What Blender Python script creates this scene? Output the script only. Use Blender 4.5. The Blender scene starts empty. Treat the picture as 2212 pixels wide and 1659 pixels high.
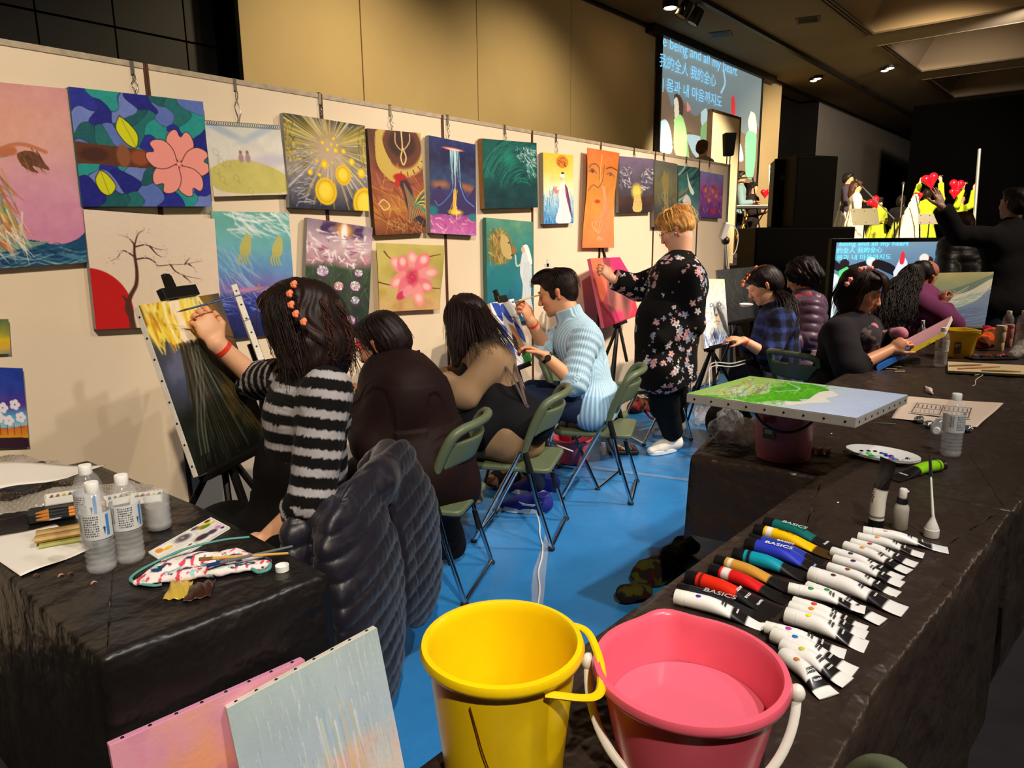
import bpy,math,random
import numpy as np
from mathutils import Matrix,Vector
S=bpy.context.scene
COL=S.collection
PI=math.pi
# world frame: x runs along the hall towards the stage, y towards the long wall on the left, z up; metres
EYE=1.45;FPX=1531.55;PIT=math.radians(11.568);ROL=math.radians(-.5755);YAW=math.radians(40.295)
def _axes():
    f=np.array([0,math.cos(PIT),-math.sin(PIT)]);u0=np.array([0,math.sin(PIT),math.cos(PIT)]);x0=np.array([1.,0,0])
    x=math.cos(ROL)*x0+math.sin(ROL)*u0;u=-math.sin(ROL)*x0+math.cos(ROL)*u0
    h=lambda p:np.array([p[0]*math.sin(YAW)+p[1]*math.cos(YAW),-p[0]*math.cos(YAW)+p[1]*math.sin(YAW),p[2]])
    return h(x),h(u),h(f)
AX,AU,AF=_axes()
cam_d=bpy.data.cameras.new('camera');cam=bpy.data.objects.new('camera',cam_d);COL.objects.link(cam)
cam_d.sensor_width=36;cam_d.lens=FPX/2212*36;cam_d.clip_start=.02;cam_d.clip_end=200
cam.matrix_world=Matrix(((AX[0],AU[0],-AF[0],0),(AX[1],AU[1],-AF[1],0),(AX[2],AU[2],-AF[2],EYE),(0,0,0,1)))
S.camera=cam
# world: the hall is nearly closed, only a faint warm fill
w=bpy.data.worlds.new('world');S.world=w;w.use_nodes=True
w.node_tree.nodes['Background'].inputs[0].default_value=(.55,.50,.46,1)
w.node_tree.nodes['Background'].inputs[1].default_value=.16
S.view_settings.view_transform='Standard';S.view_settings.look='None';S.view_settings.gamma=1
S.view_settings.exposure=0.35;S.view_settings.use_curve_mapping=False
S.cycles.max_bounces=6;S.cycles.transparent_max_bounces=10;S.cycles.sample_clamp_indirect=4
S.cycles.caustics_reflective=False;S.cycles.caustics_refractive=False

def light(name,kind,loc,to,power,col,size=.15,angle=60,blend=.4):
    d=bpy.data.lights.new(name,kind);o=bpy.data.objects.new(name,d);COL.objects.link(o)
    o.location=loc;v=Vector(to)-Vector(loc);o.rotation_euler=v.to_track_quat('-Z','Y').to_euler()
    d.energy=power;d.color=col
    if kind=='SPOT':d.spot_size=math.radians(angle);d.spot_blend=blend;d.shadow_soft_size=size
    elif kind=='AREA':d.size=size
    else:d.shadow_soft_size=size
    return o
WARM=(1,.80,.58);WARM2=(1,.72,.45);COOL=(.62,.80,1)
# ceiling downlights and track spots of this hall, with added fills among them
light('hall_spot','SPOT',(-1.2,-1.8,4.9),(1.25,3.0,1.0),920,(1,.84,.64),.07,62,.8)
light('hall_spot','SPOT',(5.2,-1.6,4.9),(3.9,3.0,1.0),950,(1,.84,.66),.07,48,.7)
light('hall_spot','SPOT',(6.4,-.8,4.9),(5.3,2.9,.9),420,(1,.82,.64),.07,46,.8)
light('hall_spot','SPOT',(2.2,-2.2,4.9),(2.2,3.0,1.1),200,(.96,.95,.92),.08,70,.8)
light('hall_spot','SPOT',(1.5,-1.2,4.9),(1.6,.4,.7),330,(1,.94,.88),.05,60,.8)
light('wall_spot','SPOT',(5.2,4.4,4.9),(5.0,6.75,1.2),350,(1,.80,.46),.1,110,1)
light('wall_spot','SPOT',(8.2,4.4,4.9),(8.0,6.75,1.2),300,(1,.80,.46),.1,110,1)
light('hall_spot','SPOT',(6.6,-1.6,4.9),(5.6,.9,.8),620,(1,.85,.68),.07,60,.8)
light('hall_fill','POINT',(8.0,-4.5,2.6),(5,-5.5,0),130,(1,.78,.52),.4)  # added fill out of view, stands in for the rest of the hall lighting
light('stage_and_fill_spot','SPOT',(11.5,1.2,4.9),(16.0,3.6,2.0),4200,(1,.80,.52),.12,72,.5)
light('stage_and_fill_spot','SPOT',(15,1.5,4.9),(23,6.7,2.6),700,(1,.92,.84),.2,80,1)  # added fill spot, only there to brighten the dark grey far wall
light('ceiling_fill','SPOT',(7.5,-2.5,2.3),(9.5,0,5.0),125,(1,.80,.56),.2,130,1)  # unseen fill added below the ceiling, aimed up to brighten it
light('stage_and_fill_spot','SPOT',(9.0,2.2,4.9),(12.4,5.9,2.7),3000,(1,.86,.62),.12,24,.6)

def lin(c):
    c=np.asarray(c,float)/255.
    return np.where(c<=.04045,c/12.92,((c+.055)/1.055)**2.4)
def ray(x,y):return AF+AX*(x-1106)/FPX-AU*(y-829.5)/FPX
O0=np.array([0,0,EYE])
def A(x,y,z=.7):d=ray(x,y);return O0+d*(z-EYE)/d[2] # on the level z
def B(x,y,b=3.0):d=ray(x,y);return O0+d*b/d[1] # on the plane y = b
def D(x,y,d):return O0+ray(x,y)*d # at a distance
def nz(v):v=np.asarray(v,float);return v/(np.linalg.norm(v)+1e-12)
def V3(*a):return np.array(a,float)

# ---------------------------------------------------------------- materials
_M={}
def mat(name,col=None,rough=.6,metal=0,noise=None,bump=None,coat=0,trans=0,emis=None,vc=False,spec=.5,sheen=0,alpha=1,sub=0,ior=1.45,emv=0):
    if name in _M:return _M[name]
    m=bpy.data.materials.new(name);m.use_nodes=True;nt=m.node_tree;N=nt.nodes;L=nt.links;p=N['Principled BSDF']
    I=p.inputs
    I['Roughness'].default_value=rough;I['Metallic'].default_value=metal;I['Coat Weight'].default_value=coat
    I['Coat Roughness'].default_value=.15
    I['Transmission Weight'].default_value=trans;I['Specular IOR Level'].default_value=spec;I['Sheen Weight'].default_value=sheen
    I['Alpha'].default_value=alpha;I['IOR'].default_value=ior
    if sub:I['Subsurface Weight'].default_value=sub;I['Subsurface Scale'].default_value=.01
    src=None
    if vc:
        a=N.new('ShaderNodeVertexColor');a.layer_name='Col';src=a.outputs[0]
        if emv:L.new(src,I['Emission Color']);I['Emission Strength'].default_value=emv
    c=list(lin(col))+[1]if col is not None else[.8,.8,.8,1]
    I['Base Color'].default_value=c
    tc=None
    if noise or bump:tc=N.new('ShaderNodeTexCoord')
    if noise:
        n=N.new('ShaderNodeTexNoise');n.inputs['Scale'].default_value=noise[0];n.inputs['Detail'].default_value=5
        L.new(tc.outputs['Object'],n.inputs['Vector'])
        r=N.new('ShaderNodeMapRange');r.inputs[1].default_value=.3;r.inputs[2].default_value=.7
        r.inputs[3].default_value=1-noise[1];r.inputs[4].default_value=1+noise[1];L.new(n.outputs['Fac'],r.inputs[0])
        x=N.new('ShaderNodeVectorMath');x.operation='SCALE'
        if src:L.new(src,x.inputs[0])
        else:x.inputs[0].default_value=c[:3]
        L.new(r.outputs[0],x.inputs['Scale']);src=x.outputs[0]
    if src:L.new(src,I['Base Color'])
    if bump:
        n=N.new('ShaderNodeTexNoise');n.inputs['Scale'].default_value=bump[0];n.inputs['Detail'].default_value=4
        L.new(tc.outputs['Object'],n.inputs['Vector'])
        b=N.new('ShaderNodeBump');b.inputs['Strength'].default_value=bump[1];b.inputs['Distance'].default_value=bump[2]if len(bump)>2 else .01
        L.new(n.outputs['Fac'],b.inputs['Height']);L.new(b.outputs[0],I['Normal'])
    if emis:
        I['Emission Color'].default_value=list(lin(emis[0]))+[1];I['Emission Strength'].default_value=emis[1]
    _M[name]=m;return m

# ---------------------------------------------------------------- mesh building
def mt(loc=(0,0,0),rz=0,rx=0,ry=0,s=1):
    return np.array(Matrix.Translation(loc)@Matrix.Rotation(rz,4,'Z')@Matrix.Rotation(ry,4,'Y')@Matrix.Rotation(rx,4,'X')@Matrix.Scale(s,4))
def frame(o,z,x=None):
    """matrix with origin o, z axis z and x axis near x"""
    z=nz(z);x=np.array([1.,0,0])if x is None else np.asarray(x,float)
    if abs(z@nz(x))>.98:x=np.array([0,1.,0])
    x=nz(x-z*(z@x));y=np.cross(z,x);M=np.eye(4);M[:3,0]=x;M[:3,1]=y;M[:3,2]=z;M[:3,3]=o;return M
def tf(M,v):v=np.asarray(v,float).reshape(-1,3);return v@M[:3,:3].T+M[:3,3]
def wm(o):
    return np.array(o.matrix_world)if o.parent is None else wm(o.parent)@np.array(o.matrix_basis)
class G:
    def __init__(s):s.v=[];s.f=[];s.n=0;s.mi=[];s.k=0;s.c=[];s.col=None
    def add(s,v,f,M=None,col=None):
        v=np.asarray(v,float).reshape(-1,3)
        if M is not None:v=tf(M,v)
        s.v.append(v);s.f+=[tuple(int(i)+s.n for i in q)for q in f];s.mi+=[s.k]*len(f);s.n+=len(v)
        cc=col if col is not None else(s.col if s.col is not None else(200,200,200))
        cc=np.asarray(cc,float);s.c.append(np.broadcast_to(cc,(len(v),3)));return s
    def box(s,a,b,M=None,col=None):
        x0,y0,z0=a;x1,y1,z1=b
        v=[(x0,y0,z0),(x1,y0,z0),(x1,y1,z0),(x0,y1,z0),(x0,y0,z1),(x1,y0,z1),(x1,y1,z1),(x0,y1,z1)]
        return s.add(v,[(0,3,2,1),(4,5,6,7),(0,1,5,4),(1,2,6,5),(2,3,7,6),(3,0,4,7)],M,col)
    def tube(s,P,r,n=8,M=None,col=None,closed=False,flat=None):
        P=np.asarray(P,float);m=len(P);r=np.broadcast_to(np.asarray(r,float),(m,))
        T=np.gradient(P,axis=0)if not closed else np.roll(P,-1,0)-np.roll(P,1,0)
        T=T/(np.linalg.norm(T,axis=1,keepdims=True)+1e-9)
        ref=np.array([0,0,1.])if abs(T[0][2])<.9 else np.array([1.,0,0]);x=nz(np.cross(ref,T[0]));V=[]
        for i in range(m):
            x=nz(x-T[i]*(x@T[i]));y=np.cross(T[i],x)
            for j in range(n):
                a=2*PI*j/n;V.append(P[i]+(x*math.cos(a)+y*math.sin(a)*(flat or 1))*r[i])
        F=[]
        for i in range(m if closed else m-1):
            k=(i+1)%m
            for j in range(n):F.append((i*n+j,i*n+(j+1)%n,k*n+(j+1)%n,k*n+j))
        if not closed:F.append(tuple(range(n))[::-1]);F.append(tuple((m-1)*n+j for j in range(n)))
        return s.add(V,F,M,col)
    def lathe(s,prof,n=32,M=None,col=None,wob=None,caps=False):
        V=[];F=[];m=len(prof)
        for r,z in prof:
            for j in range(n):
                a=2*PI*j/n;rr=r if wob is None else wob(r,z,a);V.append((rr*math.cos(a),rr*math.sin(a),z))
        for i in range(m-1):
            for j in range(n):F.append((i*n+j,i*n+(j+1)%n,(i+1)*n+(j+1)%n,(i+1)*n+j))
        if caps and prof[0][0]>1e-5:F.append(tuple(range(n))[::-1])
        if caps and prof[-1][0]>1e-5:F.append(tuple((m-1)*n+j for j in range(n)))
        return s.add(V,F,M,col)
    def ball(s,c,r,n=12,M=None,col=None):
        r=np.broadcast_to(np.asarray(r,float),(3,));V=[];F=[]
        for i in range(n+1):
            t=PI*i/n
            for j in range(2*n):a=PI*j/n;V.append((c[0]+r[0]*math.sin(t)*math.cos(a),c[1]+r[1]*math.sin(t)*math.sin(a),c[2]+r[2]*math.cos(t)))
        for i in range(n):
            for j in range(2*n):F.append((i*2*n+j,(i+1)*2*n+j,(i+1)*2*n+(j+1)%(2*n),i*2*n+(j+1)%(2*n)))
        return s.add(V,F,M,col)
    def prism(s,pts,z0,z1,M=None,col=None):
        n=len(pts);V=[(p[0],p[1],z0)for p in pts]+[(p[0],p[1],z1)for p in pts]
        return s.add(V,[tuple(range(n))[::-1],tuple(range(n,2*n))]+[(i,(i+1)%n,n+(i+1)%n,n+i)for i in range(n)],M,col)
    def grid(s,fn,nu,nv,M=None,col=None):
        V=[fn(i/nu,j/nv)for j in range(nv+1)for i in range(nu+1)]
        return s.add(V,[(j*(nu+1)+i,j*(nu+1)+i+1,(j+1)*(nu+1)+i+1,(j+1)*(nu+1)+i)for j in range(nv)for i in range(nu)],M,col)
    def obj(s,name,m,parent=None,smooth=True,bev=0,vcol=False,local=False,solid=0,sub=0,ang=40):
        v=np.concatenate(s.v)if s.v else np.zeros((0,3))
        if parent is not None and not local:v=tf(np.linalg.inv(wm(parent)),v)
        o=rawobj(name,v,s.f,m,parent)
        me=o.data
        if s.mi and max(s.mi):me.polygons.foreach_set('material_index',s.mi)
        if vcol:setcol(me,np.concatenate(s.c))
        shade(me,smooth,ang)
        if solid:q=o.modifiers.new('s','SOLIDIFY');q.thickness=solid;q.offset=0
        if bev:q=o.modifiers.new('b','BEVEL');q.width=bev;q.segments=2;q.limit_method='ANGLE';q.angle_limit=math.radians(35)
        if sub:q=o.modifiers.new('u','SUBSURF');q.levels=sub;q.render_levels=sub
        return o
def shade(me,smooth=True,ang=40):
    if not smooth:return
    me.polygons.foreach_set('use_smooth',[True]*len(me.polygons))
    if ang<180:
        try:me.set_sharp_from_angle(angle=math.radians(ang))
        except Exception:pass
def setcol(me,c,srgb=True):
    a=me.color_attributes.new('Col','FLOAT_COLOR','POINT');c=lin(np.clip(c,0,255))if srgb else c
    a.data.foreach_set('color',np.concatenate([c,np.ones((len(c),1))],1).astype(np.float32).ravel())
def rawobj(name,v,f,m,parent=None):
    me=bpy.data.meshes.new(name)
    if isinstance(f,np.ndarray):
        nf=len(f);me.vertices.add(len(v));me.vertices.foreach_set('co',np.asarray(v,np.float32).ravel())
        me.loops.add(nf*4);me.loops.foreach_set('vertex_index',f.astype(np.int32).ravel())
        me.polygons.add(nf);me.polygons.foreach_set('loop_start',np.arange(0,nf*4,4,dtype=np.int32))
        me.update(calc_edges=True);me.validate()
    else:me.from_pydata(np.asarray(v).tolist(),[],f);me.update()
    for q in(m if isinstance(m,(list,tuple))else[m]):me.materials.append(q)
    o=bpy.data.objects.new(name,me);COL.objects.link(o)
    if parent is not None:o.parent=parent
    return o
def tag(o,label=None,cat=None,group=None,kind=None):
    if label:o['label']=label
    if cat:o['category']=cat
    if group:o['group']=group
    if kind:o['kind']=kind
    return o
def thing(name,label,cat,loc=(0,0,0),rz=0,group=None,M=None):
    o=bpy.data.objects.new(name,None);COL.objects.link(o);o.empty_display_size=.05
    if M is None:M=mt(loc,rz)
    o.matrix_world=Matrix(M.tolist());loc_,rot,sc=o.matrix_world.decompose()
    o.location=loc_;o.rotation_mode='QUATERNION';o.rotation_quaternion=rot
    o.matrix_world=Matrix(M.tolist())
    return tag(o,label,cat,group)
def dup(root,M,label=None,group=None):
    def cp(o,par):
        q=o.copy();COL.objects.link(q)
        if par is not None:q.parent=par
        for ch in kids.get(o.name,()):cp(ch,q)
        return q
    kids={}
    def rec(o):
        kids[o.name]=list(o.children)
        for ch in o.children:rec(ch)
    rec(root);r=cp(root,None);M=Matrix(M.tolist()if isinstance(M,np.ndarray)else M)
    l,q,s=M.decompose();r.location=l;r.rotation_mode='QUATERNION';r.rotation_quaternion=q;r.scale=s;r.matrix_world=M
    if label:r['label']=label
    if group:r['group']=group
    return r
def bez(pts,n=24):
    """smooth curve through the points"""
    P=np.asarray(pts,float);m=len(P);Q=np.vstack([2*P[0]-P[1],P,2*P[-1]-P[-2]]);out=[]
    for i in range(1,m):
        for t in np.linspace(0,1,max(2,n//(m-1)+1),endpoint=(i==m-1)):
            a,b,c,d=Q[i-1:i+3];out.append(.5*(2*b+(c-a)*t+(2*a-5*b+4*c-d)*t*t+(3*b-a-3*c+d)*t**3))
    return np.array(out)
def text(name,body,M,size,m,parent=None,ext=.0005,squeeze=1,align='LEFT',bold=0):
    c=bpy.data.curves.new(name,'FONT');c.body=body;c.size=size;c.extrude=ext;c.align_x=align;c.offset=bold;c.resolution_u=3
    o=bpy.data.objects.new('tmp_text',c);COL.objects.link(o);dg=bpy.context.evaluated_depsgraph_get();me=bpy.data.meshes.new_from_object(o.evaluated_get(dg));bpy.data.objects.remove(o);bpy.data.curves.remove(c)
    me.materials.clear();me.materials.append(m);o=bpy.data.objects.new(name,me);COL.objects.link(o)
    W=Matrix(M.tolist())@Matrix.Diagonal((squeeze,1,1,1))
    if parent is not None:o.parent=parent;W=Matrix(wm(parent).tolist()).inverted()@W
    o.matrix_local=W if parent is not None else W
    if parent is None:o.matrix_world=W
    return o
# ---------------------------------------------------------------- the hall
WALLB=6.75;CEIL=5.05  # walls and ceiling below: first layout scaled up about the camera, numbers baked
m_wall=mat('wall_board',(196,172,128),.85,noise=(1.3,.05),bump=(60,.05))
m_black=mat('black_wall',(9,8,8),.95,spec=.1)
m_dgrey=mat('dark_grey_wall',(104,98,94),.85,noise=(2,.05))
m_ceil=mat('ceiling_paint',(120,104,78),.9,noise=(1,.08))
def struct(o):o['kind']='structure';return o
g=G();g.box((-6,-11,-.1),(44,7.6,0));struct(g.obj('floor',mat('hall_carpet',(38,36,38),.95,noise=(8,.2)),smooth=False))
g=G()
for x0,x1 in((3.96,5.42),(5.435,7.32),(7.33,9.42),(9.43,14.04),(14.05,18.17)):
    g.box((x0,WALLB,0),(x1,WALLB+.2,CEIL))
g.box((3.96,WALLB+.03,0),(18.1,WALLB+.2,CEIL));struct(g.obj('wall_left',m_wall,smooth=False,bev=.004))
g=G();g.box((18.17,WALLB+.5,0),(20.93,WALLB+.6,CEIL));g.box((18.14,WALLB+.2,0),(18.2,WALLB+.6,CEIL));g.box((20.88,WALLB-.01,0),(20.93,WALLB+.6,CEIL))
struct(g.obj('wall_recess',m_black,smooth=False))
g=G();g.box((20.93,WALLB,0),(37,WALLB+.3,CEIL));struct(g.obj('wall_far_left',m_dgrey,smooth=False))
g=G()
xs=[-4.3,-2.6,-.8,.95,2.345,2.97,3.62,3.96]
for i in range(len(xs)-1):
    for z0,z1 in((0,1.65),(1.665,3.34),(3.36,CEIL)):g.box((xs[i]+.008,7.155,z0),(xs[i+1]-.008,7.2,z1))
g.k=1;g.box((-6,7.19,0),(3.96,7.4,CEIL));g.box((3.92,6.75,0),(3.96,7.2,CEIL))
struct(g.obj('wall_back_left',[mat('dark_wall_panel',(30,25,24),.6,noise=(3,.1)),m_black],smooth=False))
g=G();g.box((37,-11,0),(37.3,7.6,CEIL+.8));struct(g.obj('wall_far',mat('far_wall',(24,22,22),.9),smooth=False))
g=G();g.box((-6,-11.2,0),(44,-11,CEIL+.8));struct(g.obj('wall_right',mat('far_wall',(24,22,22),.9),smooth=False))
g=G();g.box((-6.2,-11,0),(-6,7.6,CEIL+.8));struct(g.obj('wall_back',mat('far_wall',(24,22,22),.9),smooth=False))
# ceiling: flat margin along the wall, coffers beyond it, spacing scaled about the camera
g=G();g.box((-6,4.08,CEIL),(44,7.6,CEIL+.9));x=14.92-6*4.077
k=0
while x<42:
    g.box((x,-11,CEIL),(x+.985,4.08,CEIL+.7));x+=4.077
g.box((-6,-11,CEIL+.82),(44,4.08,CEIL+1));struct(g.obj('ceiling',m_ceil,smooth=False))
x=14.92-6*4.077+.985;g=G()
while x<38: # sloping linings and rim grooves of the coffers
    x1=x+3.09
    g.add([(x,-11,CEIL+.02),(x,4.08,CEIL+.02),(x+.47,3.5,CEIL+.8),(x+.47,-11,CEIL+.8)],[(0,1,2,3)])
    g.add([(x1,-11,CEIL+.02),(x1,4.08,CEIL+.02),(x1-.47,3.5,CEIL+.8),(x1-.47,-11,CEIL+.8)],[(3,2,1,0)])
    g.add([(x,4.08,CEIL+.02),(x1,4.08,CEIL+.02),(x1-.47,3.5,CEIL+.8),(x+.47,3.5,CEIL+.8)],[(0,1,2,3)])
    x+=4.077
struct(g.obj('ceiling_coffers',mat('coffer_paint',(150,128,98),.9),smooth=False))
x=14.92-6*4.077+.985;g=G()
while x<38:
    x1=x+3.09
    for k in range(3):g.box((x-.02,3.92+k*.06,CEIL-.015),(x1,3.95+k*.06,CEIL+.02))
    g.box((x-.03,-11,CEIL-.01),(x,4.1,CEIL+.02));g.box((x1,-11,CEIL-.01),(x1+.03,4.1,CEIL+.02));x+=4.077
struct(g.obj('trim_1',mat('ceiling_trim',(88,74,56),.6),smooth=False))
g=G();g.box((-6,5.36,CEIL-.07),(35,5.44,CEIL));struct(g.obj('trim_2',mat('ceiling_rail',(25,22,20),.5,metal=.3),smooth=False))
g=G();g.box((11.6,6.56,CEIL-.14),(17.3,6.72,CEIL));g.box((-6,6.68,CEIL-.05),(36,6.74,CEIL));struct(g.obj('trim_3',mat('ceiling_rail',(25,22,20),.5),smooth=False))
m_bulb=mat('lit_lamp',(255,240,210),emis=((255,214,150),30));m_can=mat('lamp_housing',(40,36,32),.4,metal=.5)
def twin(px,py,label,tilt=0):
    p=A(px,py,CEIL-.06);t=thing('ceiling_spotlight',label,'light',p,YAW)
    for k,dx in enumerate((-.115,.115)):
        M=mt((dx,0,0));h=G();h.lathe([(.10,.08),(.107,.0),(.09,-.006),(.08,.04)],20,M);h.obj('housing',m_can,t,local=True)
        b=G();b.ball((dx,0,.006),(.072,.072,.028),8);b.obj('lamp',m_bulb,t,local=True)
    return t
twin(1762,172,'lit twin ceiling spotlight nearer the wall, lower of the two lit pairs')
twin(1917,150,'lit twin ceiling spotlight by the coffer corner, higher of the two lit pairs')
p=A(1448,18,CEIL-.16);t=thing('ceiling_spotlight','lit round can spotlight above the big projection screen','light',p)
h=G();h.lathe([(.05,.22),(.115,.2),(.12,0),(.107,0),(.09,.08)],24);h.obj('housing',m_can,t,local=True)
b=G();b.ball((0,0,.012),(.088,.088,.03),10);b.obj('lamp',m_bulb,t,local=True)
for px,py,lab in((1478,22,'unlit dark yoke spotlight hung from the ceiling, left of its pair'),(1502,38,'unlit pale-faced yoke spotlight hung from the ceiling, right of its pair')):
    p=A(px,py,CEIL-.2);t=thing('stage_spotlight',lab,'light',M=mt(p,.6,s=1.35))
    h=G();h.lathe([(.0,.1),(.06,.1),(.07,.02),(.075,-.08),(.068,-.08),(.06,-.02)],16,mt(rx=.5));h.obj('housing',m_can,t,local=True)
    h=G();h.lathe([(.0,-.07),(.062,-.075)],16,mt(rx=.5));h.obj('lens',mat('lens_glass',(214,190,140),.25),t,local=True)
    h=G();h.tube([(-.09,0,-.02),(-.09,0,.1),(0,0,.14),(.09,0,.1),(.09,0,-.02)],.008,6);h.tube([(0,0,.14),(0,0,.2)],.015,6);h.obj('yoke',m_can,t,local=True)
for px,py,lab in((1745,44,'dark square ceiling vent beside the nearest coffer'),(1556,75,'faint square ceiling vent over the projection screen')):
    p=A(px,py,CEIL-.01);t=thing('ceiling_vent',lab,'vent',p,.3);h=G()
    for k in range(5):h.box((-.15+k*.06,-.15,-.01),(-.12+k*.06,.15,.008))
    h.obj('grille',m_can,t,local=True);h=G();h.box((-.19,-.19,-.004),(.19,.19,.008));h.obj('frame',mat('vent_frame',(70,60,46),.6),t,local=True)

# blue sheet on the floor
g=G();rs=np.random.RandomState(3)
def tarp(u,v):
    x=1.0+u*6.2;y=.2+v*3.0
    z=.001+(y<2.9)*(.006*abs(math.sin(x*2.2+1.7*math.sin(y*1.3)))**60+.006*abs(math.sin(y*2.1+1.2*math.sin(x*1.1)))**60+.004*abs(math.sin(x*3-y*4+math.sin(y*3)))**40)
    return(x,y,z)
g.grid(tarp,420,220)
m=mat('blue_sheet',(44,122,190),.34,noise=(3,.12),bump=(9,.35,.02),spec=.5)
tag(g.obj('blue_plastic_sheet',m,ang=180),'bright blue plastic sheet taped over the floor under the painters','ground sheet')

# white display panels
m_pan=mat('panel_board',(232,212,184),.7,noise=(2,.04),bump=(40,.04));m_pf=mat('panel_edge',(176,160,136),.5,noise=(30,.2));m_pj=mat('panel_joint',(84,48,26),.6)
PB=3.0;PH=2.135;pw=.806;px0=1.343-2*pw
lab=['white display panel holding the pink-skied painting at the far left','white display panel with the blue mosaic flower painting across its right edge',
 'white display panel with the open sketchbook sheet on it','white display panel with the rooster and clock painting',
 'white display panel with the green wave painting and the lion below it','white display panel with the small figure under a lantern',
 'white display panel with the grey-clouded gold sheaf painting','white display panel with the dark grey hand painting','white display panel with the purple crowd painting, last before the stage',]
for i in range(9):
    x0=px0+i*pw;x1=x0+pw
    if i==8:x1=6.82
    t=thing('display_panel',lab[i],'display panel',((x0+x1)/2,PB,0),group='white display panels in a row')
    g=G();g.box((x0+.01,PB,.03),(x1-.01,PB+.03,PH-.02));g.obj('board',m_pan,t,smooth=False)
    for z0,z1 in((PH-.022,PH),(.012,.04)):g=G();g.box((x0+.009,PB-.004,z0),(x1-.009,PB+.036,z1));g.obj('rail',m_pf,t,smooth=False,bev=.002)
    for xx in(x0+.001,x1-.009):
        g=G();g.box((xx,PB-.004,0),(xx+.008,PB+.034,PH-.001));g.obj('joint_strip',m_pj,t,smooth=False)
    if i==8:
        g=G();g.box((x1-.02,PB-.01,0),(x1+.01,PB+.04,PH));g.obj('post',mat('panel_post',(170,168,166),.35,metal=.6),t,smooth=False)
# tape marks left on a panel
c=B(1183,573,PB-.001);t=G();t.box((c[0]-.012,PB-.002,c[2]-.045),(c[0]+.012,PB-.001,c[2]+.045));t.box((c[0]-.035,PB-.002,c[2]-.01),(c[0]+.035,PB-.001,c[2]+.012))
tag(t.obj('tape_strip',mat('grey_tape',(196,196,192),.5),smooth=False),'small cross of pale grey tape stuck on the panel above the seated man','tape')
# ---------------------------------------------------------------- painting on canvas: colours laid on a fine mesh
def vnoise(h,w,s,seed=0,oct=4):
    """fractal value noise, about s cells across the width"""
    r=np.random.RandomState(seed);out=np.zeros((h,w));amp=1;tot=0
    for k in range(oct):
        n=s*2**k;gx=int(n)+2;gy=int(n*h/w)+3;gr=r.rand(gy,gx)
        x=np.linspace(0,n,w,endpoint=False);y=np.linspace(0,n*h/w,h,endpoint=False)
        xi=x.astype(int);yi=y.astype(int);fx=x-xi;fy=y-yi;fx=fx*fx*(3-2*fx);fy=(fy*fy*(3-2*fy))[:,None]
        a=gr[np.ix_(yi,xi)];b=gr[np.ix_(yi,xi+1)];c=gr[np.ix_(yi+1,xi)];d=gr[np.ix_(yi+1,xi+1)]
        out+=amp*((a*(1-fx)+b*fx)*(1-fy)+(c*(1-fx)+d*fx)*fy);tot+=amp;amp*=.5
    return out/tot
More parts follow.
